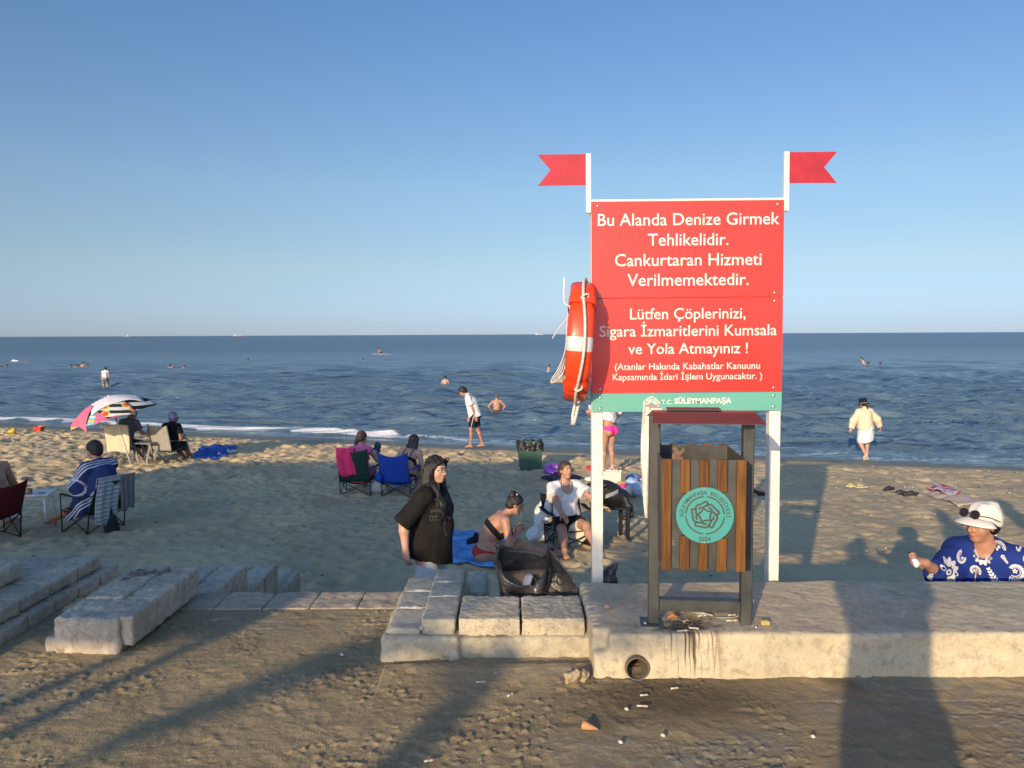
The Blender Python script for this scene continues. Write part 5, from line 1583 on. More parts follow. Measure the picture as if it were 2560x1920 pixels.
def motif(kind, cx, cy, sc, rot):
    polys = []
    if kind == 0:
        for i in range(11): polys.append(petal(cx, cy, rot + 6.283 * i / 11, sc * .42, sc, sc * .21))
        for i in range(10): polys.append(petal(cx, cy, rot + 6.283 * i / 10, sc * .12, sc * .30, sc * .07))
    elif kind == 1:                                      # paisley: a curl fringed with petals
        n = 19
        for i in range(n):
            t = i / (n - 1); th = rot + 4.6 * t; r = sc * (1.15 - .55 * t)
            x, y = cx + r * .75 * math.cos(th), cy + r * .75 * math.sin(th)
            polys.append(petal(x, y, th + .25, -sc * .05, sc * .42 * (1 - .3 * t), sc * .10))
            th2 = rot + 4.6 * (t + 1 / n); r2 = sc * (1.15 - .55 * (t + 1 / n))
            if i < n - 1: polys.append([(cx + r * .62 * math.cos(th), cy + r * .62 * math.sin(th)), (cx + r * .52 * math.cos(th), cy + r * .52 * math.sin(th)), (cx + r2 * .52 * math.cos(th2), cy + r2 * .52 * math.sin(th2)), (cx + r2 * .62 * math.cos(th2), cy + r2 * .62 * math.sin(th2))])
        for i in range(5): polys.append(petal(cx, cy, rot + 1.256 * i, sc * .05, sc * .30, sc * .09))
    else:                                                # sprig
        for i in range(6):
            t = i / 5; x, y = cx + sc * 1.5 * (t - .5) * math.cos(rot), cy + sc * 1.5 * (t - .5) * math.sin(rot)
            for q in (-1, 1): polys.append(petal(x, y, rot + q * (.9 - .3 * t), 0, sc * .45 * (1.1 - .5 * t), sc * .10))
    return polys
fw = rotz(-yw) @ V3(-.45, -1, 0).normalized()             # towards the camera, in her frame
exr = V3(0, 0, 1).cross(-fw) * -1; exr = fw.cross(V3(0, 0, 1)) * -1
org = h.chest.copy(); org.z = 0
V2, FF = [], []
rr = random.Random(4); spots = []
for _ in range(2500):
    x, z = rr.uniform(-.60, .60), rr.uniform(.95, 1.40); sc = rr.choice((.042, .05, .058, .034, .03))
    if all(math.hypot(x - a, z - b) > (sc + c) * 1.04 for a, b, c in spots):
        spots.append((x, z, sc)); kd = rr.choice((0, 1, 1, 2, 2))
        for pl in motif(kd, x, z, sc, rr.uniform(0, 6.28)):
            FF.append(list(range(len(V2), len(V2) + len(pl)))); V2 += pl
wrap_mesh(bv, V2, FF, org, exr, V3(0, 0, 1), fw, 'print', PRW, robe, .0022)
# piping down the front
b = MB(); pp = []
for t in np.linspace(0, 1, 24):
    hit = bv.ray_cast(V3(h.neck.x, h.neck.y, h.neck.z - .06 - .62 * t) + h.F2 * .6 + h.X2 * (.02 + .03 * t), -h.F2, 1)
    if hit[0] is not None: pp.append(hit[0] + h.F2 * .003)
if len(pp) > 2: b.tube(pp, .0045, 6).build('piping', M('piping_pink', (.5, .33, .27), .8, .5, 160), robe)
# bonnet, its peak, the black band and the ties
BON = fabric('bonnet_white', (.64, .61, .53), .06, 8)
f = Fd(); f.ell(h.hp(0, -.030, .038), (.090, .112, .094), h.AH, .02).ell(h.hp(0, -.085, .0), (.072, .06, .075), h.AH, .03)
f.plane(h.hp(0, .05, .030), h.hF * .45 - h.hU * .90, .01); f.nz(.012, (17, 17, 8)).nz(.005, 34)
bon = fobj('bonnet', f, .006, BON, h.root)
def peak(u, v):
    a = (u - .5) * 2.5; r = .092 + .075 * v * math.cos(a * .52); dz_ = -.022 * v * v - .006 * v - .030 * abs(math.sin(a)) ** 2
    return h.hp(r * math.sin(a) * .95, -.018 + (r + .018) * math.cos(a), .058 + dz_)
MB().grid(peak, 18, 6).build('peak', BON, bon, solid=.006)
f = Fd().ell(h.hp(0, -.030, .022), (.082, .104, .088), h.AH); f.ell(h.hp(0, -.06, -.03), (.07, .06, .06), h.AH, .02); f.plane(h.hp(0, .010, 0), h.hF * .9 - h.hU * .15)
fobj('hair_band', f, .007, BLACKF, h.root)
for k_, q in ((0, 1), (1, .4)):
    MB().tube([h.hp(.04 * q, -.135, -.02), h.hp(.06 * q + .02, -.175, -.035), h.hp(.07 * q + .02, -.185, -.08), h.hp(.05 * q + .02, -.165, -.13), h.hp(.06 * q + .02, -.18, -.16)], [.014, .012, .011, .012, .007], 8).build('tie', BON, bon)
sg = thing('sunglasses', 'dark sunglasses pushed up on the white bonnet', 'sunglasses', loc + rotz(yw) @ h.hp(0, .115, .075), R_(yw))
oo = h.hp(0, .115, .075)
LEN = M('lens_dark', (.02, .014, .016), .08); FRM = M('frame_brown', (.035, .02, .016), .3)
tl_ = (h.hU * .92 - h.hF * .38).normalized()
for q in (-1, 1):
    c_ = h.hp(.040 * q, .098 - .018 * 0, .084) - oo
    pts = [c_ + h.hR * (.029 * math.cos(t)) + tl_ * (.025 * math.sin(t)) for t in np.linspace(0, 6.283, 21)[:-1]]
    l_ = MB().tube(pts, .0035, 6, True).build('rim', FRM, sg)
    b = MB(); b.add(pts + [p + h.hF * .002 for p in pts], [list(range(20)), list(range(20, 40))[::-1]] + [[i, (i + 1) % 20, 20 + (i + 1) % 20, 20 + i] for i in range(20)]); b.build('lens', LEN, l_)
    MB().tube([c_ + h.hR * .029 * q, h.hp(.094 * q, .03, .062) - oo, h.hp(.098 * q, -.05, .02) - oo], .003, 6).build('arm', FRM, sg)
MB().tube([h.hp(-.012, .100, .088) - oo, h.hp(0, .104, .092) - oo, h.hp(.012, .100, .088) - oo], .003, 6).build('bridge', FRM, sg)
ip, tp, fd, pn, ac = h.tipR
f = Fd().ell((0, 0, 0), (.020, .030, .022)).ell((.012, .014, -.012), (.014, .012, .022), k=.01).nz(.012, 45)
o = fobj('tissue', f, .005, fabric('tissue', (.75, .73, .68), .04), None, loc + rotz(yw) @ ((ip + tp) / 2 + fd * .006)); tag(o, 'crumpled white tissue held out in the hand of the woman in blue', 'tissue')
print('HAT', W(2428, 1318, 4.70), loc + rotz(yw) @ h.hc, 'WR', loc + rotz(yw) @ h.wr[1])
# ================================================================== PEOPLE FARTHER DOWN THE BEACH
def sunk(p, d=.012): return V3(p.x, p.y, sand_top(p.x, p.y) - d)
def seat_h(dx=0, H=1.65, hipz=.45, back=-.06, **k):
    """someone sitting in a folding chair"""
    d = dict(pel=(dx, back, hipz), lean=-8, curl=12, fr=(.12, .55, .075), fl=(-.12, .58, .075), kr=(.1, .3, 1), kl=(-.1, .3, 1), hr=(.24, .22, hipz + .20), hl=(-.24, .22, hipz + .20))
    d.update(k); return human(H=H, **d)

# ---- man in the dark green chair on the left, blue towel round his shoulders
GRN = fabric('chair_green', (.012, .040, .028))
cl = sunk(S(238, 1324)); yw = 66
camp_chair('dark green folding chair under the man wrapped in a blue towel', cl, yw, GRN, sh=.33, bh=.75, wdt=.54, dep=.46, rec=.22)
loc = cl.copy(); lp = lambda px, py, y: toL(loc, yw, W(px, py, y))
h = seat_h(H=1.68, hipz=.40, back=-.10, lean=-14, curl=26, hyaw=8, hpitch=8, w=1.14, limb=1.1, fr=(.13, .78, .085), fl=(-.14, .72, .085), hr=(.16, .28, .54), hl=(-.14, .26, .56))
person('man with glasses and a blue towel over his shoulders in a green chair', loc, yw, h, SKIN_M, .009, brow=HAIR_K)
hair(h, 'short', HAIR_K, .008, .016)
g = MB()
for q in (-1, 1):
    g.tube([h.hp(.033 * q + .024 * math.cos(t), .105, .002 + .018 * math.sin(t)) for t in np.linspace(0, 6.283, 13)[:-1]], .003, 6, True)
    g.tube([h.hp(.057 * q, .100, .008), h.hp(.08 * q, .02, .006), h.hp(.08 * q, -.01, -.004)], .0028, 6)
g.build('glasses', DK_EYE, h.root)
shorts(h, fabric('shorts_green', (.012, .085, .05)), .80, .10, .014, .095)
# blue towel with white bands, draped over back, shoulder and lap
def striped_towel():
    m, nt, bs = newmat('towel_navy'); v = coords(nt)
    sp_ = nd(nt, 'ShaderNodeSeparateXYZ'); nt.links.new(v, sp_.inputs[0])
    d = mathn(nt, 'ADD', mathn(nt, 'MULTIPLY', sp_.outputs[2], .75), mathn(nt, 'MULTIPLY', sp_.outputs[1], .75))
    w1 = mathn(nt, 'FRACT', mathn(nt, 'MULTIPLY', mathn(nt, 'ADD', d, .17), 3.0)); w2 = mathn(nt, 'FRACT', mathn(nt, 'MULTIPLY', mathn(nt, 'ADD', d, .17), 27.0))
    band_ = mathn(nt, 'MULTIPLY', mathn(nt, 'LESS_THAN', w1, .30), mathn(nt, 'LESS_THAN', w2, .5))
    # one ring of a woven wheel
    mp = nd(nt, 'ShaderNodeVectorMath', operation='DISTANCE'); nt.links.new(v, mp.inputs[0]); mp.inputs[1].default_value = (-.26, -.02, .62)
    ring = mathn(nt, 'COMPARE', mp.outputs['Value'], .115, .016)
    f_ = noise(nt, v, 60, 2); ring = mathn(nt, 'MULTIPLY', ring, ramp(nt, f_, .42, .5))
    nt.links.new(mixc(nt, mathn(nt, 'MAXIMUM', band_, ring), (.012, .030, .115), (.50, .52, .55)), bs.inputs['Base Color'])
    bs.inputs['Roughness'].default_value = .95; bump(nt, noise(nt, v, 150, 2), .5, .004, bs); return m
f = Fd(h.torso.ops[1:]); f.grow(.026)
for q in (-1, 1):
    f.cone(h.sh[q], h.el[q], .085, .10, .05)
f.cone(h.chest - h.F2 * .05, h.P - h.F1 * .06 + V3(0, 0, .02), .17, .18, .05)
f.cone(h.el[-1], h.P + V3(-.20, .04, -.05), .10, .10, .06).cone(h.P + V3(-.20, .04, -.05), V3(-.29, .10, .22), .09, .05, .05)
f.cone(h.neck + h.F2 * .08, h.neck + h.U2 * .2, .075, .09, .01, 's')
f.ell(h.chest + h.F2 * .24 + V3(0, 0, -.08), (.10, .14, .24), None, .03, 's')
f.nz(.012, 9).nz(.007, 22)
TW = fobj('towel', f, .010, striped_towel(), None, loc); TW.rotation_euler = (0, 0, R_(yw)); tag(TW, 'blue towel with white bands wrapped round the seated man', 'towel')
# towels over the back of his chair, and the bag hung behind
def hang(name, label, cl, yw, x0, x1, yb, ztop, zbot, mat, fold=.05, front=.15, cat='towel', group=None, wav=3.0, seed=0):
    """cloth folded over the top edge of a chair back"""
    b = MB(); n = 20
    def fn(u, v):
        L1 = front; L2 = ztop - zbot; s_ = v * (L1 + L2)
        z = ztop - abs(s_ - L1); side = -1 if s_ > L1 else 1
        r = .022
        y = yb + side * r + (-.03 - .03 * math.sin(2 * u + seed)) * max(0, s_ - L1) - .22 * (z - ztop) * 0
        y += -(ztop - z) * (-.18) + .014 * math.sin(wav * 6.28 * u + seed) * min(1, max(0, s_ - L1) * 4)
        taper = 1 - .12 * max(0, s_ - L1)
        x = (x0 + x1) / 2 + (x1 - x0) * (u - .5) * taper + .02 * math.sin(5 * v + seed)
        return V3(x, y, z + (.02 * math.sin(7 * u + seed) if v > .98 else 0))
    b.grid(fn, 16, n)
    o = b.build(name, mat, None, cl, solid=.007); o.rotation_euler = (0, 0, R_(yw)); return tag(o, label, cat, group)
TWG = stripes_mat('towel_striped', [(0, (.42, .44, .46)), (.5, (.10, .115, .13)), (.62, (.42, .44, .46)), (.78, (.16, .18, .2))], 2, .055)
hang('towel', 'white and grey striped towel hung over the green chair back', cl, yw, -.30, .06, -.46, .79, .14, TWG, seed=1)
hang('towel', 'plain grey towel beside the striped one on the green chair', cl, yw, .04, .27, -.47, .78, .28, fabric('towel_grey', (.19, .18, .185)), seed=3)
f = Fd().ell((0, 0, -.16), (.10, .06, .18)).cone((0, 0, .0), (0, 0, .10), .02, .008).nz(.012, 16)
o = fobj('bag', f, .011, fabric('bag_dark', (.018, .024, .022), .3), None, W(278, 1290, cl.y - .25)); tag(o, 'dark drawstring bag hanging low behind the green chair', 'bag')

# ---- shirtless person in the red chair, cut by the left edge
cl = sunk(S(-28, 1352)); yw = 60
camp_chair('dark red folding chair at the left edge of the picture', cl, yw, fabric('chair_red', (.10, .010, .016)), sh=.38, bh=.78, wdt=.54, dep=.46, rec=.20)
h = seat_h(H=1.74, hipz=.45, back=-.10, lean=-2, curl=18, w=1.25, limb=1.15, belly=.06, hyaw=10)
person('bare-shouldered person in the dark red chair, mostly out of frame', cl, yw, h, SKIN_T, .011)
shorts(h, BLACKF, .7, .1, .014, .095, .011); hair(h, 'short', HAIR_K, .010)
# low white table with cups, a white jug under it
tl = sunk(S(55, 1312)); tl.y += .25; PW = M('plastic_white', (.58, .60, .62), .35, .05)
t = thing('side_table', 'low white plastic table between the red and the green chairs', 'table', tl, R_(15))
MB().box((0, 0, .42), (.52, .42, .03), bev=.008, seg=2).build('table_top', PW, t)
MB().box((0, 0, .385), (.46, .36, .04), bev=.004).build('apron', PW, t)
for sx in (-1, 1):
    for sy in (-1, 1): MB().tube([(sx * .20, sy * .15, .37), (sx * .22, sy * .17, 0)], [.026, .02], 8).build('leg', PW, t)
tt = tl.z + .4355
for nm, dx, dy, col, lab, hgt, r0, r1 in (('glass', -.12, -.1, (.45, .20, .04), 'glass of orange tea near the red chair on the white table', .08, .028, .036), ('glass', .03, -.10, (.35, .16, .03), 'second glass of tea in the middle of the white table', .075, .03, .04), ('cup', -.2, .05, (.3, .32, .4), 'pale paper cup at the far edge of the white table', .10, .028, .038)):
    o = MB().lathe([(0, 0), (r0, 0), (r1, hgt), (r1 - .003, hgt), (r0 - .003, .006), (0, .006)], 16, cap=False).build(nm, M('drink_' + str(col[0]), col, .2), None, V3(tl.x + dx, tl.y + dy, tt)); tag(o, lab, nm)
o = MB().box((0, 0, .006), (.085, .05, .012), bev=.004).build('phone', M('phone_dark', (.02, .02, .024), .2), None, V3(tl.x + .17, tl.y - .06, tt)); tag(o, 'dark phone lying on the near side of the white table', 'phone')
jl = sunk(S(45, 1322), .0); jl.y -= .12
t = thing('bucket', 'white plastic bucket with a wire handle below the white table', 'bucket', jl)
MB().lathe([(0, 0), (.10, 0), (.125, .20), (.132, .20), (.132, .215), (.12, .215), (.096, .01), (0, .01)], 24, cap=False).build('body', PW, t)
MB().tube([(.13 * math.cos(a), .02, .21 + .11 * math.sin(a)) for a in np.linspace(0, math.pi, 15)], .004, 6).build('handle', STEEL, t)

# ---- the two women in chairs with their backs to us
cA = sunk(S(898, 1236)); yA = -8
camp_chair('green folding chair with a pink towel over its back', cA, yA, GRN, sh=.31, bh=.84, wdt=.54)
h = seat_h(H=1.60, hipz=.33, back=-.02, lean=-2, curl=14, hyaw=-22, hpitch=6, w=1.08, bust=.03, hr=(.20, .34, .68), er=(.6, .1, -1), hl=(-.18, .26, .58), limb=1.1, dx=.03)
person('woman with braided brown hair in the green chair with the pink towel', cA, yA, h, SKIN_P, .010, brow=HAIR_B)
hair(h, 'braid', HAIR_B, .0095, .014)
fP = fabric('dress_pink', (.55, .12, .24))
tee(h, fP, .014, .0, 0, cell=.0105, name='top'); shorts(h, fP, .75, .1, .016, .10, .011, 'skirt', .02)
hang('towel', 'bright pink towel draped over the back of the green chair', cA, yA, -.25, .06, -.36, .87, .38, fabric('towel_pink', (.60, .035, .13), .12, 9, .5), seed=2, wav=2)
ph = fobj('bag', Fd().ell((0, 0, .09), (.07, .05, .10)).nz(.012, 18), .01, M('cloth_teal', (.03, .07, .09), .9, .4, 30), None, cA + rotz(yA) @ V3(.21, .40, .68)); tag(ph, 'dark patterned cloth held up by the braided woman', 'cloth')
cB = sunk(S(1000, 1240)); yB = -12
BLU = fabric('chair_blue', (.012, .050, .30))
camp_chair('bright blue folding chair with its side pocket turned to us', cB, yB, BLU, sh=.31, bh=.80, wdt=.52, peaks=.07)
h = seat_h(H=1.60, hipz=.33, back=.06, lean=16, curl=26, side=6, hyaw=-24, hpitch=14, w=1.12, bust=.03, limb=1.1, dx=.06, hr=(.24, .46, .40), hl=(-.16, .46, .42))
person('dark-haired woman in a black bikini leaning forward in the blue chair', cB, yB, h, SKIN_P, .010)
hair(h, 'long', HAIR_K, .010, .014)
band(h, BLACKF, h.chest - h.U2 * .05, (.30, .30, .026), h.A2, .009, name='bikini_band'); brief(h, BLACKF, .010, .06)
for q in (-1, 1): MB().tube([h.chest - h.F2 * .118 + h.X2 * .075 * q - h.U2 * .04, h.chest - h.F2 * .112 + h.X2 * .072 * q + h.U2 * .06, h.neck + h.X2 * .075 * q - h.F2 * .07 - h.U2 * .02, h.neck + h.X2 * .075 * q + h.U2 * .022], .007, 6).build('strap', BLACKF, h.root)
b = MB(); b.grid(lambda u, v: (-.27 - .03 + .12 * u * (1 - v * .3), -.27 - .05 * math.sin(3.1 * u) - .02 * v, .20 + .22 * v - .05 * math.sin(3.1 * u) * (1 - v)), 8, 8)
f = Fd().ell((-.27, -.26, .36), (.07, .05, .09)).nz(.01, 14); o = fobj('pouch', f, .011, BLU, None, cB); o.rotation_euler = (0, 0, R_(yB)); tag(o, 'round blue carry pouch hung on the left side of the blue chair', 'pouch')
f = Fd().ell((0, 0, .13), (.17, .14, .15)).ell((.05, .0, .26), (.10, .09, .08), k=.06).nz(.025, 9).nz(.012, 22)
o = fobj('bag', f, .0125, M('bag_cream', (.42, .40, .36), .7, .12, 8), None, sunk(S(950, 1238))); tag(o, 'stuffed cream bag standing on the sand between the two chairs', 'bag')
o = fobj('toy', Fd().ell((0, 0, .05), (.09, .06, .045)).ell((-.03, 0, .10), (.045, .04, .04), k=.02).cone((.05, 0, .06), (.12, 0, .09), .025, .015, .01), .009, M('toy_yellow', (.50, .36, .03), .4), None, sunk(S(1108, 1219))); tag(o, 'small yellow beach toy lying behind the long-haired woman', 'toy')

# ---- pair under the patchwork parasol
GRY = fabric('chair_beige', (.30, .28, .245)); TUB = M('tube_grey', (.05, .05, .052), .4)
cC = sunk(S(325, 1158)); yC = -12
camp_chair('beige folding chair half covered by a cream towel', cC, yC, GRY, sh=.42, bh=.88, wdt=.56, dep=.42, tube=TUB)
hC = seat_h(H=1.64, hipz=.48, lean=0, curl=20, hyaw=-30, hpitch=22, w=1.14, bust=.03, limb=1.1, hr=(.22, .30, .66))
person('woman in a striped top sitting below the patchwork parasol', cC, yC, hC, SKIN_T, .012, eyes=False, lip=False)
tee(hC, stripes_mat('top_striped', [(0, (.07, .08, .11)), (.6, (.25, .25, .28))], 2, .03), .016, .0, .6, .07, .08, .012); hair(hC, 'short', HAIR_G, .012, .016); shorts(hC, BLACKF, .9, .1, .016, .10, .012)
hang('towel', 'cream towel thrown over the back of the beige chair', cC, yC, -.33, .30, -.38, .93, .30, fabric('towel_cream', (.56, .50, .36), .10), seed=5, wav=2)
cD = sunk(S(424, 1156)); yD = -18
camp_chair('beige folding chair with flat grey armrests and dark corners', cD, yD, GRY, sh=.36, bh=.90, wdt=.54, dep=.42, tube=TUB, armcloth=fabric('arm_grey', (.13, .14, .14)), peaks=.02)
h = seat_h(H=1.60, hipz=.40, lean=2, curl=16, hyaw=-26, hpitch=6, w=1.22, bust=.04, limb=1.2, belly=.04, dx=.08)
person('woman in black with a lilac headscarf in the beige chair', cD, yD, h, SKIN_D, .011, eyes=False, lip=False)
tee(h, BLACKF, .022, .0, .5, .075, .09, .011); shorts(h, BLACKF, .95, .1, .02, .115, .012, 'trousers', .03)
f = hair_cap(h, .018, cut=(.9, -.2), off=(.05, .02)); f.ell(h.hp(.0, -.075, .055), (.06, .06, .07), None, .03); f.nz(.012, 26)
fobj('headscarf', f, .010, M('scarf_lilac', (.25, .24, .36), .85, .7, 22), h.root)
tl = sunk(S(366, 1160)); t = thing('side_table', 'small grey folding table between the two beige chairs', 'table', tl, R_(-10)); TG = M('table_grey', (.20, .21, .21), .5)
MB().box((0, 0, .44), (.46, .36, .025), bev=.005).build('table_top', TG, t)
for s in (-1, 1):
    for q in (-1, 1): MB().box((s * .15, q * .13, .215), (.05, .02, .43), Matrix.Rotation(R_(14 * s), 3, 'Y'), bev=.004).build('leg', TG, t)
ground_cloth('beach_mat', 'blue patterned beach mat beside the woman in the headscarf', ((478, 1150), (560, 1148), (592, 1122), (505, 1120)), M('mat_blue', (.02, .085, .32), .9, .75, 22), 'mat', seed=4)
for k, (px, py, a) in enumerate(((548, 1141, 20), (580, 1135, -35))):
    f = Fd().chain([(0, -.10, .03), (0, .03, .035), (0, .12, .03)], [.036, .036, .032], .02).ell((0, -.09, .07), (.035, .04, .05), k=.02).ell((0, -.08, .09), (.026, .035, .05), None, .0, 's')
    o = fobj('shoe', f, .009, fabric('shoe_white', (.62, .62, .6), .05), None, sunk(S(px, py), -.012)); o.rotation_euler = (0, 0, R_(a)); tag(o, ('white shoe standing upright at the near edge of the blue mat', 'white shoe lying at the right end of the blue mat')[k], 'shoe', 'pair of white shoes')

# ---- the parasol itself: a low tilted canopy hung with towels
pb = S(331, 1167); pb.z = sand_top(pb.x, pb.y)
top = W(272, 990, pb.y - .05)
par = thing('parasol', 'low patchwork beach parasol leaning left over the beige chairs', 'parasol', pb)
tv = (top - pb); ax_ = Vector((-.26, -.10, 1)).normalized()
hub = top - pb - V3(0, 0, .03)
MB().tube([V3(0, 0, -.1), hub], .017, 8).build('pole', M('pole_white', (.62, .60, .55), .4), par)
xa = ax_.cross(V3(0, 1, 0)).normalized(); ya = ax_.cross(xa).normalized() * -1
RC = .90
def canopy_pt(u, v, lift=0):
    a = u * 2 * math.pi; k = (a / (2 * math.pi) * 8) % 1
    r = RC * v * (1 - .045 * math.sin(math.pi * k) * v)
    d = .42 * v ** 1.9 - .03 * math.sin(math.pi * k) * v * v
    return hub + xa * r * math.cos(a) + ya * r * math.sin(a) - ax_ * (d - lift)
def wedge(name, u0, u1, v0, v1, mat, lift=0, nu=14, nv=10, parent=par, solid=.004):
    b = MB(); b.grid(lambda u, v: canopy_pt(u0 + (u1 - u0) * u, max(.01, v0 + (v1 - v0) * v), lift), nu, nv); return b.build(name, mat, parent, solid=solid)
m1 = stripes_mat('canopy_beach', [(0, (.14, .36, .45)), (.30, (.55, .45, .06)), (.55, (.16, .40, .48)), (.8, (.5, .55, .5))], 2, .16)
m2 = stripes_mat('canopy_melon', [(0, (.55, .55, .52)), (.5, (.012, .012, .014))], 2, .13)
m3 = M('canopy_pink', (.45, .10, .20), .8, .4, 14)
for k in range(8):
    wedge('panel', k / 8, (k + 1) / 8, 0, 1, (m1, m1, m2, m2, m2, m3, m1, m1)[k])
    MB().tube([canopy_pt(k / 8, v, -.012) for v in (.03, .3, .6, 1)], .006, 6).build('rib', M('rib_white', (.6, .6, .58), .4), par)
MB().ball(hub + ax_ * .02, .03).build('finial', M('pole_white', (.62, .60, .55), .4), par)
def drape_cloth(name, label, pts, mat, lift, n=16, seed=0):
    """cloth spread over the canopy; corners (angle turns, radius)"""
    C = [V3(v * math.cos(u * 2 * math.pi), v * math.sin(u * 2 * math.pi), 0) for u, v in pts]
    b = MB()
    def fn(s, t):
        p = (C[0] * (1 - s) + C[1] * s) * (1 - t) + (C[3] * (1 - s) + C[2] * s) * t
        r = p.length; a = math.atan2(p.y, p.x) / (2 * math.pi) % 1
        q = canopy_pt(a, min(r, 1.0), lift + .010 * math.sin(9 * s + seed) * math.sin(7 * t + seed))
        if r > 1: q -= V3(0, 0, 1) * (r - 1) * .85
        return q
    b.grid(fn, n, n); o = b.build(name, mat, None, pb, solid=.006); return tag(o, label, 'towel', 'towels spread over the parasol')
drape_cloth('towel', 'large white towel over the crown of the parasol', ((.03, .50), (.30, .75), (.52, .84), (.77, .80)), fabric('towel_white', (.60, .58, .58), .05), .022, seed=1)
drape_cloth('towel', 'pink towel hanging off the left side of the parasol', ((.97, .55), (.80, .52), (.78, 1.22), (.90, .98)), fabric('towel_rose', (.58, .13, .20), .12), .036, seed=2)
m, nt, bs = newmat('melon_cloth'); v = coords(nt, (1, 1, 1)); vo = nd(nt, 'ShaderNodeTexVoronoi'); nt.links.new(v, vo.inputs['Vector']); vo.inputs['Scale'].default_value = 4.2
sp_ = nd(nt, 'ShaderNodeSeparateXYZ'); nt.links.new(v, sp_.inputs[0])
st = mathn(nt, 'LESS_THAN', mathn(nt, 'FRACT', mathn(nt, 'MULTIPLY', sp_.outputs[2], 8.5)), .5)
c = mixc(nt, st, (.55, .55, .52), (.012, .012, .014)); c = mixc(nt, mathn(nt, 'LESS_THAN', vo.outputs['Distance'], .46), c, (.42, .44, .05)); c = mixc(nt, mathn(nt, 'LESS_THAN', vo.outputs['Distance'], .36), c, (.60, .06, .03))
nt.links.new(c, bs.inputs['Base Color']); bs.inputs['Roughness'].default_value = .9
drape_cloth('towel', 'black and white striped towel printed with red melons', ((.745, .74), (.60, .66), (.60, 1.12), (.70, 1.02)), m, .03, seed=3)

# ---- boy at the water's edge
loc = sunk(S(1188, 1121), .0); yw = 84
h = human(H=1.76, lean=12, curl=16, hyaw=8, hpitch=42, w=.92, limb=.88, hr=(.16, .20, .70), hl=(-.17, -.10, .72), fr=(.07, -.20, .075), fl=(-.07, .12, .075), fdr=(.1, 1, -.1), fdl=(0, 1, 0), pel=(0, 0, .935))
person('boy in a white T-shirt and dark shorts looking down at the water edge', loc, yw, h, SKIN_M, .011, eyes=False, lip=False)
hair(h, 'short', HAIR_K, .011, .022); tee(h, WHITEF, .026, -.06, .62, .07, .088, .011, flare=.01)
SN = fabric('shorts_navy', (.012, .016, .035)); so_ = shorts(h, SN, .80, .08, .014, .10, .011)
for q in (-1, 1):
    a, b_ = h.hj[q], h.hj[q].lerp(h.kn[q], .76); MB().tube([a + h.X1 * .122 * q * .9, b_ + h.X1 * .108 * q], .008, 6).build('side_stripe', WHITEF, so_)

# ---- woman with bucket hat and cream blouse stepping towards the sea
loc = sunk(S(2161, 1149), .0); yw = 4
h = human(H=1.50, lean=2, curl=6, hyaw=0, hpitch=22, w=1.08, hip=1.08, limb=1.02, hr=(.43, .05, .80), er=(1, -.4, .1), hl=(-.37, .05, .76), el=(-1, -.3, .1), fr=(.07, .02, .07), fl=(-.11, -.22, .20), kl=(-.1, 1, .2), fdl=(-.15, .35, -1), grip=(.5, .5), hdr=(.25, .1, -1), pel=(0, 0, .80))
person('woman in bucket hat, cream blouse and white skirt walking to the sea', loc, yw, h, SKIN_P, .010, eyes=False, lip=False)
hair(h, 'tail', HAIR_K, .011)
f = Fd(); BLS = fabric('blouse_cream', (.62, .52, .34), .06)
for q in (-1, 1):
    a, e, b_ = h.sh[q], h.el[q], h.el[q].lerp(h.wr[q], .82)
    f.cone(a, e, .045, .070, .04).cone(e, b_, .070, .040, .03); endcut(f, e, b_, .11)
f = f + h.torso; f.cone(h.chest, h.P + V3(0, 0, .04), .13, .17, .05); f.grow(.03); f.plane(h.P - h.U1 * .03, -h.U1); f.nz(.014, (14, 14, 4)); fobj('blouse', f, .011, BLS, h.root)
f = Fd().cone(h.P + V3(0, 0, .08), h.P - V3(.0, -.0, .30), .175, .195, .05).cone(h.P + V3(.08, 0, -.1), h.P + V3(.06, .0, -.36), .13, .13, .05).cone(h.P + V3(0, -.05, .0), h.P - V3(.0, .05, .30), .15, .15, .05)
f.plane(h.P - V3(0, 0, .335), V3(.25, 0, -1)); f.plane(h.P + V3(0, 0, .10), (0, 0, 1)); f.nz(.010, (14, 14, 5)); fobj('skirt', f, .011, WHITEF, h.root)
AHt = h.AH; cp = h.hp(0, -.012, .055)
NV = fabric('hat_navy', (.010, .012, .024))
bk = MB().lathe([(.152, -.055), (.150, -.048), (.108, -.010), (.102, .0), (.092, .082), (.082, .094), (0, .097), (0, .094)], 28, cp, AHt, cap=False).build('bucket_hat', NV, h.root, solid=.003)
MB().tube([cp + AHt @ V3(.151 * math.cos(a), .151 * math.sin(a), -.052) for a in np.linspace(0, 6.283, 33)[:-1]], .004, 6, True).build('hat_edge', fabric('edge_cream', (.5, .46, .38)), bk)
for q in (-1, 1):
    a_ = h.an[q]; fd = V3(0, 1, 0) if q > 0 else V3(-.15, .35, -1).normalized(); dn = V3(0, 0, -1) if q > 0 else V3(0, -1, -.35).normalized(); dn = (dn - fd * dn.dot(fd)).normalized()
    f = Fd().rbox(a_ + fd * .05 + dn * .070, (.030, .10, .004), .010, axes(fd.cross(dn), fd, dn), 0).chain([a_ + fd * .08 + dn * .06 - fd.cross(dn) * .045, a_ + fd * .07 + dn * .015, a_ + fd * .08 + dn * .06 + fd.cross(dn) * .045], [.014, .014, .014], .01)
    fobj('sandal', f, .009, fabric('sandal_tan', (.50, .42, .33)), h.root)

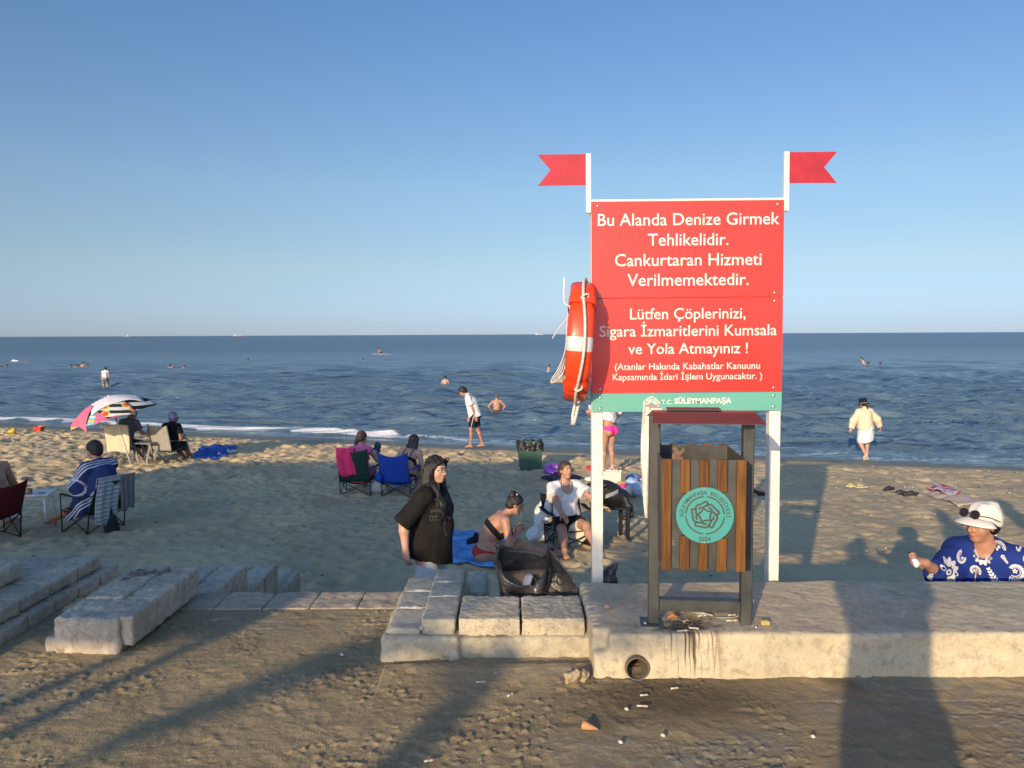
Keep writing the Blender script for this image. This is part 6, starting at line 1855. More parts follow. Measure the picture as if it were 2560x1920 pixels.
# ---- woman pulling on a white shirt behind the sign
loc = sunk(S(1523, 1186), .0); yw = 38
h = human(H=1.70, lean=6, curl=10, hyaw=20, hpitch=25, w=.95, hip=1.05, bust=.03, limb=.98, hr=(.34, .16, 1.06), er=(1, -.2, .2), hl=(-.2, .28, 1.16), el=(-1, 0, .3), fr=(.06, -.03, .075), fl=(-.07, .10, .075), pel=(0, 0, .915))
person('woman in a pink bikini bottom pulling on a white shirt behind the sign', loc, yw, h, SKIN_T, .0095, eyes=False, lip=False)
hair(h, 'bun', HAIR_B, .011); PK = fabric('bikini_pink', (.80, .05, .30), .05); bf = brief(h, PK, .0085, .075)
MB().tube([h.P + h.X1 * .165 + h.U1 * .05, h.P + h.X1 * .185 + h.U1 * .02, h.P + h.X1 * .18 - h.U1 * .07, h.P + h.X1 * .172 - h.U1 * .15], [.012, .010, .009, .006], 6).build('tie', PK, bf)
f = Fd()
for q in (-1, 1): a, b_ = h.sh[q], h.sh[q].lerp(h.el[q], .75); f.cone(a, b_, .075, .10, .03); endcut(f, a, b_, .14)
f = f + h.torso; f.cone(h.chest, h.wr[1].lerp(h.P, .35) + V3(0, 0, .05), .14, .08, .06); f.grow(.02); f.plane(h.P + h.U1 * .17, V3(-.25, 0, -1)); f.nz(.016, (11, 11, 7)).nz(.008, 26); fobj('shirt', f, .011, M('shirt_lace', (.62, .61, .60), .85, .18, 40), h.root)

# ================================================================== PEOPLE IN THE WATER
def bather(px, py, pose, label, skin=SKIN_M, hairm=HAIR_K, yaw=0, top=None, bottom=None, H=1.7, z_off=0, cell=.02, group='bathers in the sea', **kw):
    """py is where the body meets the water; pose says how deep it stands"""
    p = Zp(px, py, SEA_Z); wl = sea_top(p.x, p.y)
    depth = {'calf': .32, 'waist': .95, 'chest': 1.18, 'neck': 1.42}[pose] * H / 1.7
    loc = V3(p.x, p.y, wl - depth)
    h = human(H=H, face=False, **kw)
    r = person(label, loc, yaw, h, skin, cell, group, eyes=False, lip=False, cut=max(0, depth - .45))
    hair(h, 'short', hairm, cell, .018)
    return h
h = bather(263, 958, 'calf', 'man in a white vest wading calf-deep in front of the swimmers', SKIN_P, yaw=12, cell=.014, lean=4, curl=10, hpitch=35, w=1.05, fr=(.12, .08, .075), fl=(-.14, -.06, .075))
tee(h, WHITEF, .014, .03, 0, cell=.014, name='vest'); shorts(h, fabric('shorts_grey', (.16, .16, .15), .3), .85, .12, .016, .10, .014)
h = bather(1242, 1012, 'waist', 'bare-backed man standing waist-deep with hands on hips', SKIN_T, HAIR_G, yaw=4, cell=.0125, w=1.22, belly=.05, limb=1.1, hr=(.24, .06, .98), hl=(-.24, .06, .98), er=(1, -.35, 0), el=(-1, -.35, 0), hpitch=22)
shorts(h, fabric('trunks_olive', (.055, .05, .035)), .5, .1, .014, .09, .014, 'swim_trunks')
h = bather(1113, 954, 'chest', 'bare-backed swimmer standing chest-deep left of the walking boy', SKIN_P, yaw=0, cell=.016, w=1.0, hr=(.3, .1, .9), hl=(-.3, .1, .9))
h = bather(1370, 928, 'waist', 'boy in light blue trunks standing in the sea left of the lifebuoy', SKIN_T, yaw=-60, H=1.45, cell=.018, lean=8, hpitch=15, limb=.9, w=.92)
shorts(h, fabric('trunks_cyan', (.05, .36, .50)), .4, .12, .016, .09, .018, 'swim_trunks')
for px, py, ps, lab, sk, yw in (
    (1, 918, 'neck', 'swimmer cut by the left edge of the picture', SKIN_P, 90), (17, 917, 'neck', 'swimmer with short dark hair second from the left edge', SKIN_M, 70),
    (177, 917, 'neck', 'leftmost head of the cluster beside the wading man', SKIN_M, 80), (188, 917, 'neck', 'second head from the left in the cluster of swimmers', SKIN_P, 40), (195, 916, 'neck', 'fair head in the middle of the cluster of swimmers', SKIN_P, -30),
    (208, 915, 'chest', 'tallest bather, bare-shouldered, in the cluster of swimmers', SKIN_T, 30), (219, 915, 'neck', 'dark head nearest to the wading man', SKIN_M, -80),
    (425, 917, 'neck', 'dark-haired swimmer, left one of two bathing close together', SKIN_M, 0), (431, 917, 'neck', 'fair-faced swimmer close beside the dark-haired one', SKIN_P, -90), (460, 917, 'neck', 'lone swimmer right of the close pair, turned sideways', SKIN_P, 60),
    (620, 903, 'neck', 'distant dark head alone in mid water on the left', SKIN_D, 0), (908, 902, 'neck', 'lone distant head below the paddleboard', SKIN_M, 20),
    (2171, 912, 'neck', 'dark head in front of the girl on the right', SKIN_D, 0), (2201, 909, 'neck', 'dark head to the right of the girl sitting up', SKIN_D, 0)):
    bather(px, py, ps, lab, sk, HAIR_K if sk is not SKIN_P else HAIR_B, yw, cell=.022)
h = bather(2161, 908, 'waist', 'girl with long dark hair sitting up out of the water on the right', SKIN_P, HAIR_K, 60, cell=.020, lean=16, curl=20, hpitch=15, hr=(.14, .3, .9), hl=(-.14, .3, .9), limb=.9, w=.92)
f = Fd().chain([h.hp(0, -.08, .03), h.hp(0, -.11, -.12), h.hp(0, -.12, -.30)], [.06, .06, .03], .02); fobj('hair', f, .02, HAIR_K, h.root)
# swimmer doing the crawl, with splash
p = Zp(58, 905, SEA_Z); p.z = sea_top(p.x, p.y)
h = human(H=1.75, face=False, pel=(0, -.55, -.12), lean=82, curl=4, hpitch=60, hr=(.2, .75, .15), hl=(-.25, .3, -.3), fr=(.1, -1.35, -.22), fl=(-.1, -1.35, -.28), kr=(0, 0, -1), kl=(0, 0, -1))
r = person('swimmer stretched out doing the crawl at the far left', p, -88, h, SKIN_M, .022, 'bathers in the sea', eyes=False, lip=False); hair(h, 'short', HAIR_K, .022)
p = Zp(37, 903, SEA_Z); p.z = sea_top(p.x, p.y)
f = Fd().ell((0, 0, .02), (.40, .2, .13)).ell((.3, 0, .0), (.3, .2, .08), k=.1).nz(.10, 5).nz(.06, 11); o = fobj('splash', f, .04, M('foam_white', (.8, .8, .8), .7), None, p); tag(o, 'white splash kicked up behind the crawling swimmer', 'splash')
# paddleboard and its kneeling rider
p = Zp(955, 886, SEA_Z); wz = sea_top(p.x, p.y)
b = MB(); V = []
n = 24; L_, W_ = 3.3, .42
sec = []
for i in range(n + 1):
    t = i / n; w_ = W_ * max(.04, math.sin(math.pi * (.04 + .92 * t)) ** .55); z = .12 * max(0, (t - .75) / .25) ** 2
    sec.append([(L_ * (t - .5), w_ * c_, .10 + z + .05 * s_) for c_, s_ in ((-1, 0), (-.7, 1), (.7, 1), (1, 0), (.7, -1), (-.7, -1))])
for s_ in sec: V += s_
F = [[i * 6 + k, i * 6 + (k + 1) % 6, (i + 1) * 6 + (k + 1) % 6, (i + 1) * 6 + k] for i in range(n) for k in range(6)] + [list(range(6)), [n * 6 + k for k in range(6)]]
b.add(V, F, True)
o = b.build('paddleboard', M('board_white', (.30, .30, .30), .4), None, V3(p.x, p.y, wz - .085)); o.rotation_euler = (0, 0, R_(174)); tag(o, 'white paddleboard far out with someone kneeling on it', 'paddleboard')
h = human(H=1.7, face=False, pel=(0, 0, .30), lean=38, curl=20, hpitch=30, hr=(.2, .75, .06), hl=(-.2, .7, .06), fr=(.1, -.18, .06), fl=(-.1, -.18, .06), kr=(.1, 1, -.4), kl=(-.1, 1, -.4), fdr=(0, -1, -.1), fdl=(0, -1, -.1))
r = person('rider kneeling on the far paddleboard', V3(p.x - .1, p.y, wz + .06), 88, h, SKIN_T, .022, 'bathers in the sea', eyes=False, lip=False); hair(h, 'short', HAIR_B, .022); shorts(h, fabric('trunks_dark', (.02, .02, .03)), .5, .1, .014, .09, .02, 'swim_trunks')

# ================================================================== SHIPS ON THE HORIZON
def ship(px, D, L, hull, label, house=.85, flip=1):
    p = Zp(px, 900, SEA_Z); d = Vector((p.x, p.y, 0)).normalized() * D
    t = thing('ship', label, 'ship', (d.x, d.y, SEA_Z), 0, 'ships on the horizon')
    hg = L * .075
    pts = [(-L / 2, -.5), (L / 2 - L * .06, -.5), (L / 2, hg * 1.35), (L * .40, hg * 1.05), (L * .36, hg * .85), (-L / 2 * 1.02, hg * .85)]
    MB().prism([(x * flip, z) for x, z in pts], -L * .07, L * .07).build('hull', M('hull_' + str(round(hull[0], 2)), hull, .6), t)
    hx = -L * .38 * flip
    st = MB().box((hx, 0, hg * 1.5), (L * .12, L * .11, hg * 1.4), bev=.2).build('deck_house', M('ship_white', (.7, .7, .7), .5), t)
    MB().box((hx, 0, hg * 2.5), (L * .06, L * .12, hg * .7), bev=.2).build('bridge', M('ship_white', (.7, .7, .7), .5), st)
    MB().box((hx - L * .05 * flip, 0, hg * 2.5), (L * .03, L * .04, hg * .9), bev=.1).build('funnel', M('funnel', (.2, .08, .06), .6), st)
    for k in range(3): MB().tube([(L * (.25 - .2 * k) * flip, 0, hg * .8), (L * (.25 - .2 * k) * flip, 0, hg * 1.6)], L * .004, 6).build('mast', M('ship_white', (.7, .7, .7), .5), t)
ship(315, 5200, 48, (.10, .12, .16), 'dark ship with a white bridge on the left horizon', flip=-1)
ship(598, 5600, 62, (.42, .12, .08), 'long low reddish tanker on the horizon')
ship(1348, 5400, 56, (.40, .42, .46), 'pale grey ship on the horizon just left of the sign')
# ================================================================== THINGS LYING ON THE BEACH
# green bin with a black liner
bl = sunk(S(1325, 1176), .02)
t = thing('rubbish_bin', 'green rubbish bin lined with a black bag near the water', 'bin', bl, R_(5))
GB = M('bin_green', (.035, .085, .055), .5, .15, 6)
def frust(w0, d0, w1, d1, h0, h1, th):
    b = MB()
    o_ = [(-w0, -d0, h0), (w0, -d0, h0), (w0, d0, h0), (-w0, d0, h0), (-w1, -d1, h1), (w1, -d1, h1), (w1, d1, h1), (-w1, d1, h1)]
    i_ = [(x * (1 - th / abs(w0)), y * (1 - th / abs(d0)), z + (th if z == h0 else 0)) for x, y, z in o_]
    b.add(o_ + i_, [[3, 2, 1, 0], [0, 1, 5, 4], [1, 2, 6, 5], [2, 3, 7, 6], [3, 0, 4, 7], [8, 9, 10, 11], [8, 12, 13, 9], [9, 13, 14, 10], [10, 14, 15, 11], [11, 15, 12, 8], [4, 5, 13, 12], [5, 6, 14, 13], [6, 7, 15, 14], [7, 4, 12, 15]])
    return b
frust(.225, .19, .255, .215, 0, .56, .02).build('body', GB, t)
PB = M('liner_black', (.012, .012, .013), .28, .2, 8, .7, 16, .04)
def liner(u, v):
    a = u * 2 * math.pi; c, s = math.cos(a), math.sin(a); m_ = max(abs(c), abs(s)); x, y = c / m_, s / m_
    if v < .6: k = v / .6; z = .42 + .18 * k + .02 * math.sin(11 * a); r = 1.06 + .03 * math.sin(17 * a)
    else: k = (v - .6) / .4; z = .60 - .16 * k; r = 1.06 - .20 * k
    return (.255 * x * r * (1 if v >= .6 else .99), .215 * y * r, z + .012 * math.sin(7 * a + 3))
MB().grid(liner, 64, 14).build('liner', PB, t)
f = Fd().ell((-.02, 0, .47), (.15, .12, .06)).ell((.05, .02, .52), (.07, .06, .04), k=.02).nz(.02, 20); fobj('rubbish', f, .012, M('paper_rubbish', (.5, .48, .45), .8, .3, 20), t)
# swim ring
p = sunk(S(1387, 1183), -.03); b = MB()
RG = 20
for nm, a0, a1, mat in (('upper_half', 0, math.pi, M('ring_purple', (.22, .055, .38), .25, .1)), ('lower_half', math.pi, 2 * math.pi, M('ring_teal', (.03, .16, .20), .25, .1))):
    pass
t = thing('swim_ring', 'purple inflatable swim ring lying beside the green bin', 'swim ring', p); t.rotation_euler = (R_(14), R_(6), 0)
for nm, a0, a1, mat in (('upper_half', 0, math.pi, M('ring_purple', (.22, .055, .38), .25, .1)), ('lower_half', math.pi, 2 * math.pi, M('ring_teal', (.03, .16, .20), .25, .1))):
    b = MB(); V = []; n, k = 40, 10
    for i in range(n):
        th = 2 * math.pi * i / n
        for j in range(k + 1):
            a = a0 + (a1 - a0) * j / k; r = .17 + .075 * math.cos(a) ; V.append((r * math.cos(th), r * math.sin(th), .075 + .075 * math.sin(a)))
    b.add(V, [[i * (k + 1) + j, ((i + 1) % n) * (k + 1) + j, ((i + 1) % n) * (k + 1) + j + 1, i * (k + 1) + j + 1] for i in range(n) for j in range(k)], True); b.build(nm, mat, t)
ground_cloth('beach_towel', 'dark navy towel spread behind the woman in white', ((1345, 1211), (1420, 1219), (1456, 1196), (1385, 1188)), fabric('towel_navy2', (.018, .022, .05), .25), seed=7, wr=.05)
f = Fd().ell((0, 0, .04), (.11, .09, .04)).nz(.01, 14); o = fobj('cap', f, .009, fabric('cap_red', (.55, .05, .04)), None, sunk(S(1476, 1178), -.005)); tag(o, 'flat red cap lying beside the left post of the sign', 'cap')
# heap of bags behind the post
def lump(name, label, px, py, parts, mat, nz1=.018, cell=.0105, cat='bag', lift=0, dy=0, group=None):
    f = Fd()
    for c, r in parts: f.ell(c, r, None, .03)
    f.nz(nz1, 11).nz(nz1 * .5, 26)
    p = sunk(S(px, py), -.0 - lift); p.y += dy; o = fobj(name, f, cell, mat, None, p); return tag(o, label, cat, group)
t = thing('paper_bag', 'upright white paper bag in the heap right of the post', 'bag', sunk(S(1532, 1234), .01), R_(-14))
frust(.15, .09, .155, .095, 0, .40, .006).build('body', fabric('paper_bag', (.60, .57, .48), .06), t)
for y_ in (-.094, .094): MB().tube([(.06 * math.cos(a), y_, .395 + .09 * math.sin(a)) for a in np.linspace(0, math.pi, 9)], .005, 6).build('handle', fabric('paper_bag', (.60, .57, .48), .06), t)
lump('plastic_bag', 'clear crumpled plastic bag left of the paper bag', 1508, 1222, (((0, 0, .10), (.13, .12, .14)),), M('plastic_clear', (.5, .52, .54), .25, .15, 9), .03)
lump('plastic_bag', 'pale blue knotted plastic bag beside the beach ball', 1590, 1243, (((0, 0, .12), (.19, .14, .13)), ((-.08, .05, .22), (.12, .1, .09)), ((.16, -.02, .10), (.08, .07, .06))), M('plastic_blue', (.36, .44, .58), .35, .14, 7), .028)
lump('cloth', 'blue cloth bundle on top of the heap of bags', 1583, 1216, (((0, 0, .14), (.15, .12, .09)), ((.1, .05, .10), (.1, .08, .08))), fabric('cloth_blue', (.12, .20, .38), .2), .025, cat='cloth')
lump('cloth', 'white scrap of cloth behind the left post of the sign', 1478, 1204, (((0, 0, .04), (.14, .10, .05)),), fabric('cloth_white', (.6, .6, .58), .1), .02, cat='cloth')
lump('sandal_bag', 'white bag with long straps at the edge of the plastic sheet', 1608, 1228, (((0, 0, .12), (.10, .09, .13)), ((.04, 0, .28), (.05, .04, .12))), fabric('bag_white', (.60, .57, .50), .1), .025)
p = sunk(S(1556, 1250), -.0)
t = thing('beach_ball', 'beach ball of pink, yellow and white panels by the bags', 'ball', V3(p.x, p.y, p.z + .155)); t.rotation_euler = (.6, .4, .3)
for k in range(6):
    b = MB(); b.grid(lambda u, v: (.16 * math.sin(math.pi * v) * math.cos((k + u) * math.pi / 3), .16 * math.sin(math.pi * v) * math.sin((k + u) * math.pi / 3), .16 * math.cos(math.pi * v)), 8, 16)
    b.build('panel', M('ball_%d' % (k % 3), ((.62, .06, .20), (.62, .60, .56), (.60, .45, .06))[k % 3], .25, .05), t)
for px, py, a, lab in ((1566, 1203, 25, 'clear water bottle lying left among the bags'), (1600, 1208, -40, 'water bottle with a blue cap among the bags')):
    t = thing('bottle', lab, 'bottle', sunk(S(px, py), -.05), R_(a), 'water bottles among the bags')
    MB().lathe([(0, 0), (.035, .0), (.038, .02), (.036, .10), (.038, .16), (.015, .21), (.014, .225)], 16, (0, 0, 0), Matrix.Rotation(R_(80), 3, 'Y')).build('body', M('bottle_clear', (.42, .48, .55), .12, .1), t)
    MB().lathe([(.017, .222), (.017, .245), (0, .245)], 12, (0, 0, 0), Matrix.Rotation(R_(80), 3, 'Y')).build('cap', M('cap_blue', (.03, .10, .40), .4), t)
# shoes and sandals
def flipflop(px, py, yaw, label, mat, mat2, group, L=.25):
    p = sunk(S(px, py), -.02); t = thing('sandal', label, 'sandal', p, R_(yaw), group)
    f = Fd().rbox((0, -.03, 0), (.028, .075, .003), .011, None, 0).rbox((0, .045, 0), (.034, .055, .003), .011, None, .02); fobj('sole', f, .008, mat, t)
    for q in (-1, 1): MB().tube([(0, .07, .012), (.022 * q, .045, .042), (.042 * q, .0, .030), (.040 * q, -.03, .010)], [.008, .011, .012, .009], 8).build('strap', mat2, t)
YS = fabric('sandal_yellow', (.52, .44, .22)); DS = fabric('sandal_dark', (.02, .018, .018)); RS = fabric('sandal_red', (.30, .03, .04))
flipflop(2130, 1216, 70, 'pale yellow sandal, left one of the pair on the sand', YS, YS, 'pair of yellow sandals'); flipflop(2153, 1219, 100, 'pale yellow sandal, right one of the pair on the sand', YS, YS, 'pair of yellow sandals')
flipflop(1886, 1232, 55, 'dark sandal with red lining nearest to the bin', DS, RS, 'pair of dark sandals'); flipflop(1908, 1241, 80, 'dark sandal with red lining nearest to the right post', DS, RS, 'pair of dark sandals')
for (px, py, a, lab) in ((2222, 1228, 20, 'black water shoe with loops, left of three dark bits'), (2251, 1236, -10, 'flat dark grey water shoe in the middle of three'), (2278, 1241, 0, 'small dark grey striped pouch right of the water shoes')):
    f = Fd().chain([(-.10, 0, .02), (0, .01, .035), (.10, 0, .025)], [.03, .042, .03], .02).ell((.02, .0, .06), (.03, .02, .02), k=.01).nz(.014, 24)
    o = fobj('shoe', f, .009, M('shoe_black', (.022, .023, .024), .6, .5, 40), None, sunk(S(px, py), -.004)); o.rotation_euler = (0, 0, R_(a)); tag(o, lab, 'shoe')
ground_cloth('beach_towel', 'pale peach towel spread on the sand on the right', ((2318, 1238), (2400, 1269), (2455, 1262), (2372, 1222)), fabric('towel_peach', (.66, .48, .34), .1), seed=9, wr=.02)
m, nt, bs = newmat('cloth_redwhite'); v = coords(nt); n_ = noise(nt, v, 5.5, 1, .4, .4); nt.links.new(mixc(nt, ramp(nt, n_, .50, .53), (.58, .52, .56), (.55, .02, .045)), bs.inputs['Base Color']); bs.inputs['Roughness'].default_value = .9
ground_cloth('cloth', 'white and red patterned cloth lying on the peach towel', ((2322, 1230), (2378, 1247), (2402, 1243), (2352, 1217)), m, 'cloth', seed=11, lift=.045, wr=.045)
# toys at the waterline
o = frust(.09, .09, .12, .12, 0, .20, .008).build('toy_bucket', M('toy_red', (.60, .05, .02), .4), None, sunk(S(98, 1086), .01)); tag(o, 'small square red toy bucket near the water on the left', 'bucket')
o = fobj('toy', Fd().ell((0, 0, .07), (.13, .10, .07)).ell((.05, 0, .13), (.07, .06, .05), k=.03).nz(.01, 12), .011, M('toy_yellow', (.50, .36, .03), .4), None, sunk(S(31, 1091))); tag(o, 'yellow toy at the foam edge near the left border', 'toy')
# shells and scraps scattered on the sand: far past counting
b = MB(); rr = random.Random(3)
for _ in range(420):
    y = rr.uniform(6.2, 18); x = rr.uniform(-.68, .68) * y; z = sand_top(x, y); r = rr.uniform(.006, .017) * (.6 + y / 18)
    if y > shore_y(x) - 1: continue
    R3 = Matrix.Rotation(rr.uniform(0, 3), 3, 'Z') @ Matrix.Rotation(rr.uniform(-.6, .6), 3, 'X')
    b.ball((x, y, z + r * .25), (r, r * rr.uniform(.4, .9), r * .4), 7, 5, R3)
o = b.build('shell_scraps', M('shell_white', (.55, .52, .46), .6, .3, 40)); o['kind'] = 'stuff'; o['label'] = 'pale shell scraps scattered over the sand'; o['category'] = 'shells'

b = MB(); rr = random.Random(8)
for _ in range(260):
    y = rr.uniform(5.5, 17.5); x = rr.uniform(-.68, .68) * y; z = sand_top(x, y); r = rr.uniform(.010, .03) * (.5 + y / 16)
    R3 = Matrix.Rotation(rr.uniform(0, 3), 3, 'Z'); b.ball((x, y, z + .002), (r, r * rr.uniform(.2, .5), .006), 7, 5, R3)
o = b.build('seaweed_scraps', M('weed_dark', (.035, .028, .02), .8, .4, 30)); o['kind'] = 'stuff'; o['label'] = 'dark scraps of weed scattered over the sand'; o['category'] = 'seaweed'
# ================================================================== BLACK RUBBISH SACK BEHIND THE KERB
SACK = M('sack_black', (.062, .054, .046), .34, .5, 6, .5, 9, .05)
so_ = V3(-.03, 4.42, -.60)
t = thing('rubbish_sack', 'open black rubbish sack held upright behind the kerb blocks', 'rubbish sack', so_)
def wp(px, py, y): return W(px, py, y) - so_
def sack_front(u, v):
    xs_ = np.interp(u, [0, .15, .3, .5, .62, .72, .8, .9, 1], [1238, 1256, 1292, 1340, 1360, 1375, 1398, 1430, 1456]); top_y = np.interp(u, [0, .15, .3, .5, .62, .72, .8, .9, 1], [1392, 1432, 1462, 1466, 1420, 1364, 1400, 1450, 1490])
    y = 4.26 + .15 * np.interp(u, [.5, .72, .9], [0, 1, 0]) * (1 - v) + .02 * math.sin(9 * u) + .03 * math.sin(5 * v + 7 * u)
    p = wp(xs_, top_y, y); b_ = wp(np.interp(u, [0, 1], [1275, 1420]), 1600, 4.36)
    return p.lerp(b_, v) + V3(.012 * math.sin(23 * u + 4 * v), .02 * math.sin(17 * u + 9 * v), .0)
def sack_back(u, v):
    xs_ = np.interp(u, [0, .1, .3, .5, .68, .80, .9, 1], [1237, 1246, 1285, 1330, 1358, 1374, 1410, 1452]); top_y = np.interp(u, [0, .08, .2, .5, .68, .76, .82, .9, 1], [1400, 1358, 1366, 1378, 1390, 1364, 1372, 1430, 1488])
    y = 4.50 + .03 * math.sin(6 * u) - .16 * abs(u - .5) ** 2 * 2
    p = wp(xs_, top_y, y); b_ = wp(np.interp(u, [0, 1], [1270, 1425]), 1590, 4.60)
    return p.lerp(b_, v) + V3(.012 * math.sin(21 * u + 6 * v), .030 * math.sin(13 * u + 11 * v) * (.3 + v), 0)
MB().grid(sack_front, 60, 22).build('front_side', SACK, t, solid=.002); MB().grid(sack_back, 36, 22).build('back_side', SACK, t, solid=.002)
def sack_l(u, v):
    return sack_front(0, v).lerp(sack_back(0, v), u) + V3(-.015 * math.sin(3.14 * u), 0, 0)
def sack_r(u, v):
    return sack_front(1, v).lerp(sack_back(1, v), u) + V3(.015 * math.sin(3.14 * u), 0, 0)
MB().grid(sack_l, 8, 14).build('left_side', SACK, t, solid=.002); MB().grid(sack_r, 8, 14).build('right_side', SACK, t, solid=.002)
for q, px in ((0, 1246), (1, 1374)):
    f = Fd().chain([wp(px - 4, 1380, 4.5), wp(px, 1362, 4.5), wp(px + 6, 1372, 4.49)], [.016, .012, .010], .01).nz(.01, 40); fobj('tied_corner', f, .006, SACK, t)
for px, py, y, rz, mt, sz_, lab in ((1322, 1455, 4.36, .3, M('cardboard', (.18, .12, .075), .8, .15, 12), (.16, .10, .004), 'brown cardboard flap sticking out of the black sack'), (1300, 1450, 4.39, -.5, fabric('paper_grey', (.40, .41, .44), .06), (.09, .05, .003), 'white paper in the mouth of the black sack'), (1385, 1462, 4.38, .9, M('cardboard_dark', (.09, .065, .045), .8, .2, 12), (.13, .10, .004), 'dark cardboard piece at the right of the black sack')):
    b = MB(); b.grid(lambda u, v: (sz_[0] * (u - .5) * 2, .03 * math.sin(5 * u), sz_[1] * (v - .5) * 2 + .02 * math.sin(4 * u)), 8, 6)
    o = b.build('cardboard' if 'card' in lab else 'paper', mt, None, W(px, py + 8, y), solid=.004); o.rotation_euler = (-.9, rz * .3, rz); tag(o, lab, 'rubbish')
f = Fd().chain([(0, 0, -.16), (0, 0, 0), (.03, 0, .06), (.055, 0, .10)], [.06, .05, .03, .012], .02).nz(.014, 20)
o = fobj('rubbish_sack', f, .008, SACK, None, W(1518, 1452, 4.40)); tag(o, 'tip of a small black sack at the foot of the left post', 'rubbish sack')

# ================================================================== LITTER ON AND BELOW THE WALL
wz = .186
def wall_p(px, py, lift=.004):
    p = Zp(px, py, wz); hit = WBV.ray_cast(V3(p.x, p.y, .6), V3(0, 0, -1)); return V3(p.x, p.y, (hit[0].z if hit[0] is not None else wz) + lift)
WBV = bvh_of(wall)
BUTT = M('butt_white', (.50, .47, .41), .8, .1, 40); FILT = M('butt_filter', (.46, .36, .24), .8, .2, 40)
def butt(p, a, label, L=.045, mat=BUTT, group='cigarette ends'):
    t = thing('cigarette_end', label, 'cigarette end', p, R_(a), group)
    MB().tube([(0, 0, 0), (L * .6, 0, .001)], .0042, 8).build('paper', mat, t); MB().tube([(L * .6, 0, .001), (L, 0, .001)], .0043, 8).build('filter', FILT, t)
butt(wall_p(1816, 1564, .005), 3, 'white cigarette end nearest to the right foot of the bin', .055, BUTT)
butt(wall_p(1820, 1550, .005), 8, 'cigarette end just behind the nearest one under the bin', .04)
butt(wall_p(1708, 1527, .005), -25, 'cigarette end at the back of the litter below the bin', .045)
butt(wall_p(1744, 1551, .005), 12, 'cigarette end with orange filter in the middle of the litter', .05)
butt(wall_p(1708, 1564, .005), 35, 'cigarette end at the left edge of the wet patch', .035); butt(wall_p(1722, 1580, .005), -20, 'cigarette end on the wet patch at the wall edge', .045); butt(wall_p(1694, 1588, .005), 10, 'cigarette end at the front rim above the stains', .05)
o = MB().ball((0, 0, .014), (.016, .016, .015), 14, 9).build('red_bottle_cap', M('bottle_cap_red', (.42, .012, .03), .25), None, wall_p(1764, 1536)); tag(o, 'round red bottle cap in the litter below the bin', 'bottle_cap')  # red bottle cap, modelled as a small ball
o = fobj('fruit_peel', Fd().chain([(-.02, 0, .006), (0, .004, .014), (.022, 0, .008)], [.008, .012, .007], .008).nz(.004, 90), .004, M('peel_orange', (.45, .17, .06), .6), None, wall_p(1681, 1556)); tag(o, 'orange fruit peel in the litter below the bin', 'peel')
o = fobj('crust', Fd().rbox((0, 0, .012), (.016, .010, .006), .006).nz(.006, 60), .004, M('crust_yellow', (.42, .32, .10), .8), None, wall_p(1913, 1575)); tag(o, 'yellow crust of bread right of the bin foot', 'crust')
o = fobj('shell', Fd().ell((0, 0, .012), (.018, .012, .012)).nz(.004, 70), .004, M('shell_tan', (.48, .30, .18), .5), None, wall_p(1519, 1535)); tag(o, 'tan shell on the left end of the concrete wall', 'shell')
PL = M('film_grey', (.40, .40, .38), .25, .2, 20)
b = MB(); b.grid(lambda u, v: (-.075 + .15 * u, .018 * math.sin(5 * u) + .02 * (v - .5), .008 + .008 * math.sin(9 * u + 3 * v)), 18, 4); o = b.build('plastic_strip', PL, None, wall_p(1742, 1546), solid=.0015); o.rotation_euler = (0, 0, -.25); tag(o, 'crinkled strip of clear plastic in the litter below the bin', 'plastic')
b = MB(); b.tube([wall_p(1790, 1556, .006), wall_p(1830, 1559, .008), wall_p(1858, 1552, .012), W(1880, 1525, 3.52), W(1884, 1500, 3.52), W(1878, 1487, 3.53)], .0028, 6); o = b.build('wire', M('wire_grey', (.28, .29, .30), .5)); tag(o, 'thin grey wire looping from the right post of the bin', 'wire')
b = MB(); rr = random.Random(9)
for _ in range(80):
    px, py = rr.gauss(1718, 36), rr.gauss(1562, 16)
    if not (1655 < px < 1800 and 1520 < py < 1594): continue
    p = wall_p(px, py, .003); L_ = rr.uniform(.010, .035); a = rr.uniform(0, 3.14)
    b.tube([p, p + V3(math.cos(a) * L_, math.sin(a) * L_, rr.uniform(0, .006))], rr.uniform(.0009, .0019), 5)
o = b.build('litter_scraps', M('scraps', (.17, .125, .08), .85, .6, 60)); o['kind'] = 'stuff'; o['label'] = 'bits of straw, seeds and ash below the bin'; o['category'] = 'litter'
# lumps and scraps on the promenade
def gp(px, py, lift=0): p = Zp(px, py, 0); return V3(p.x, p.y, lift)
f = Fd().ell((-.02, 0, .03), (.045, .035, .03)).ell((.035, .005, .035), (.030, .025, .028), k=.01).ell((.0, -.02, .045), (.02, .02, .02), k=.01).nz(.014, 34).nz(.009, 80)
o = fobj('rubble', f, .0055, concrete('rubble', (.40, .32, .20), (.26, .20, .12), .9), None, gp(1440, 1708)); tag(o, 'crumbly lump of pale rubble left of the drain pipe', 'rubble')
o = MB().lathe([(0, 0), (.017, .0), (.018, .006), (.004, .062), (0, .064)], 16, (0, 0, .016), Matrix.Rotation(R_(98), 3, 'Y'), cap=False).build('cone_shell', M('cone_orange', (.46, .22, .09), .6, .2, 40), None, gp(1456, 1821)); o.rotation_euler = (0, 0, -.35); tag(o, 'orange-brown cone lying on the sand in the foreground', 'cone')
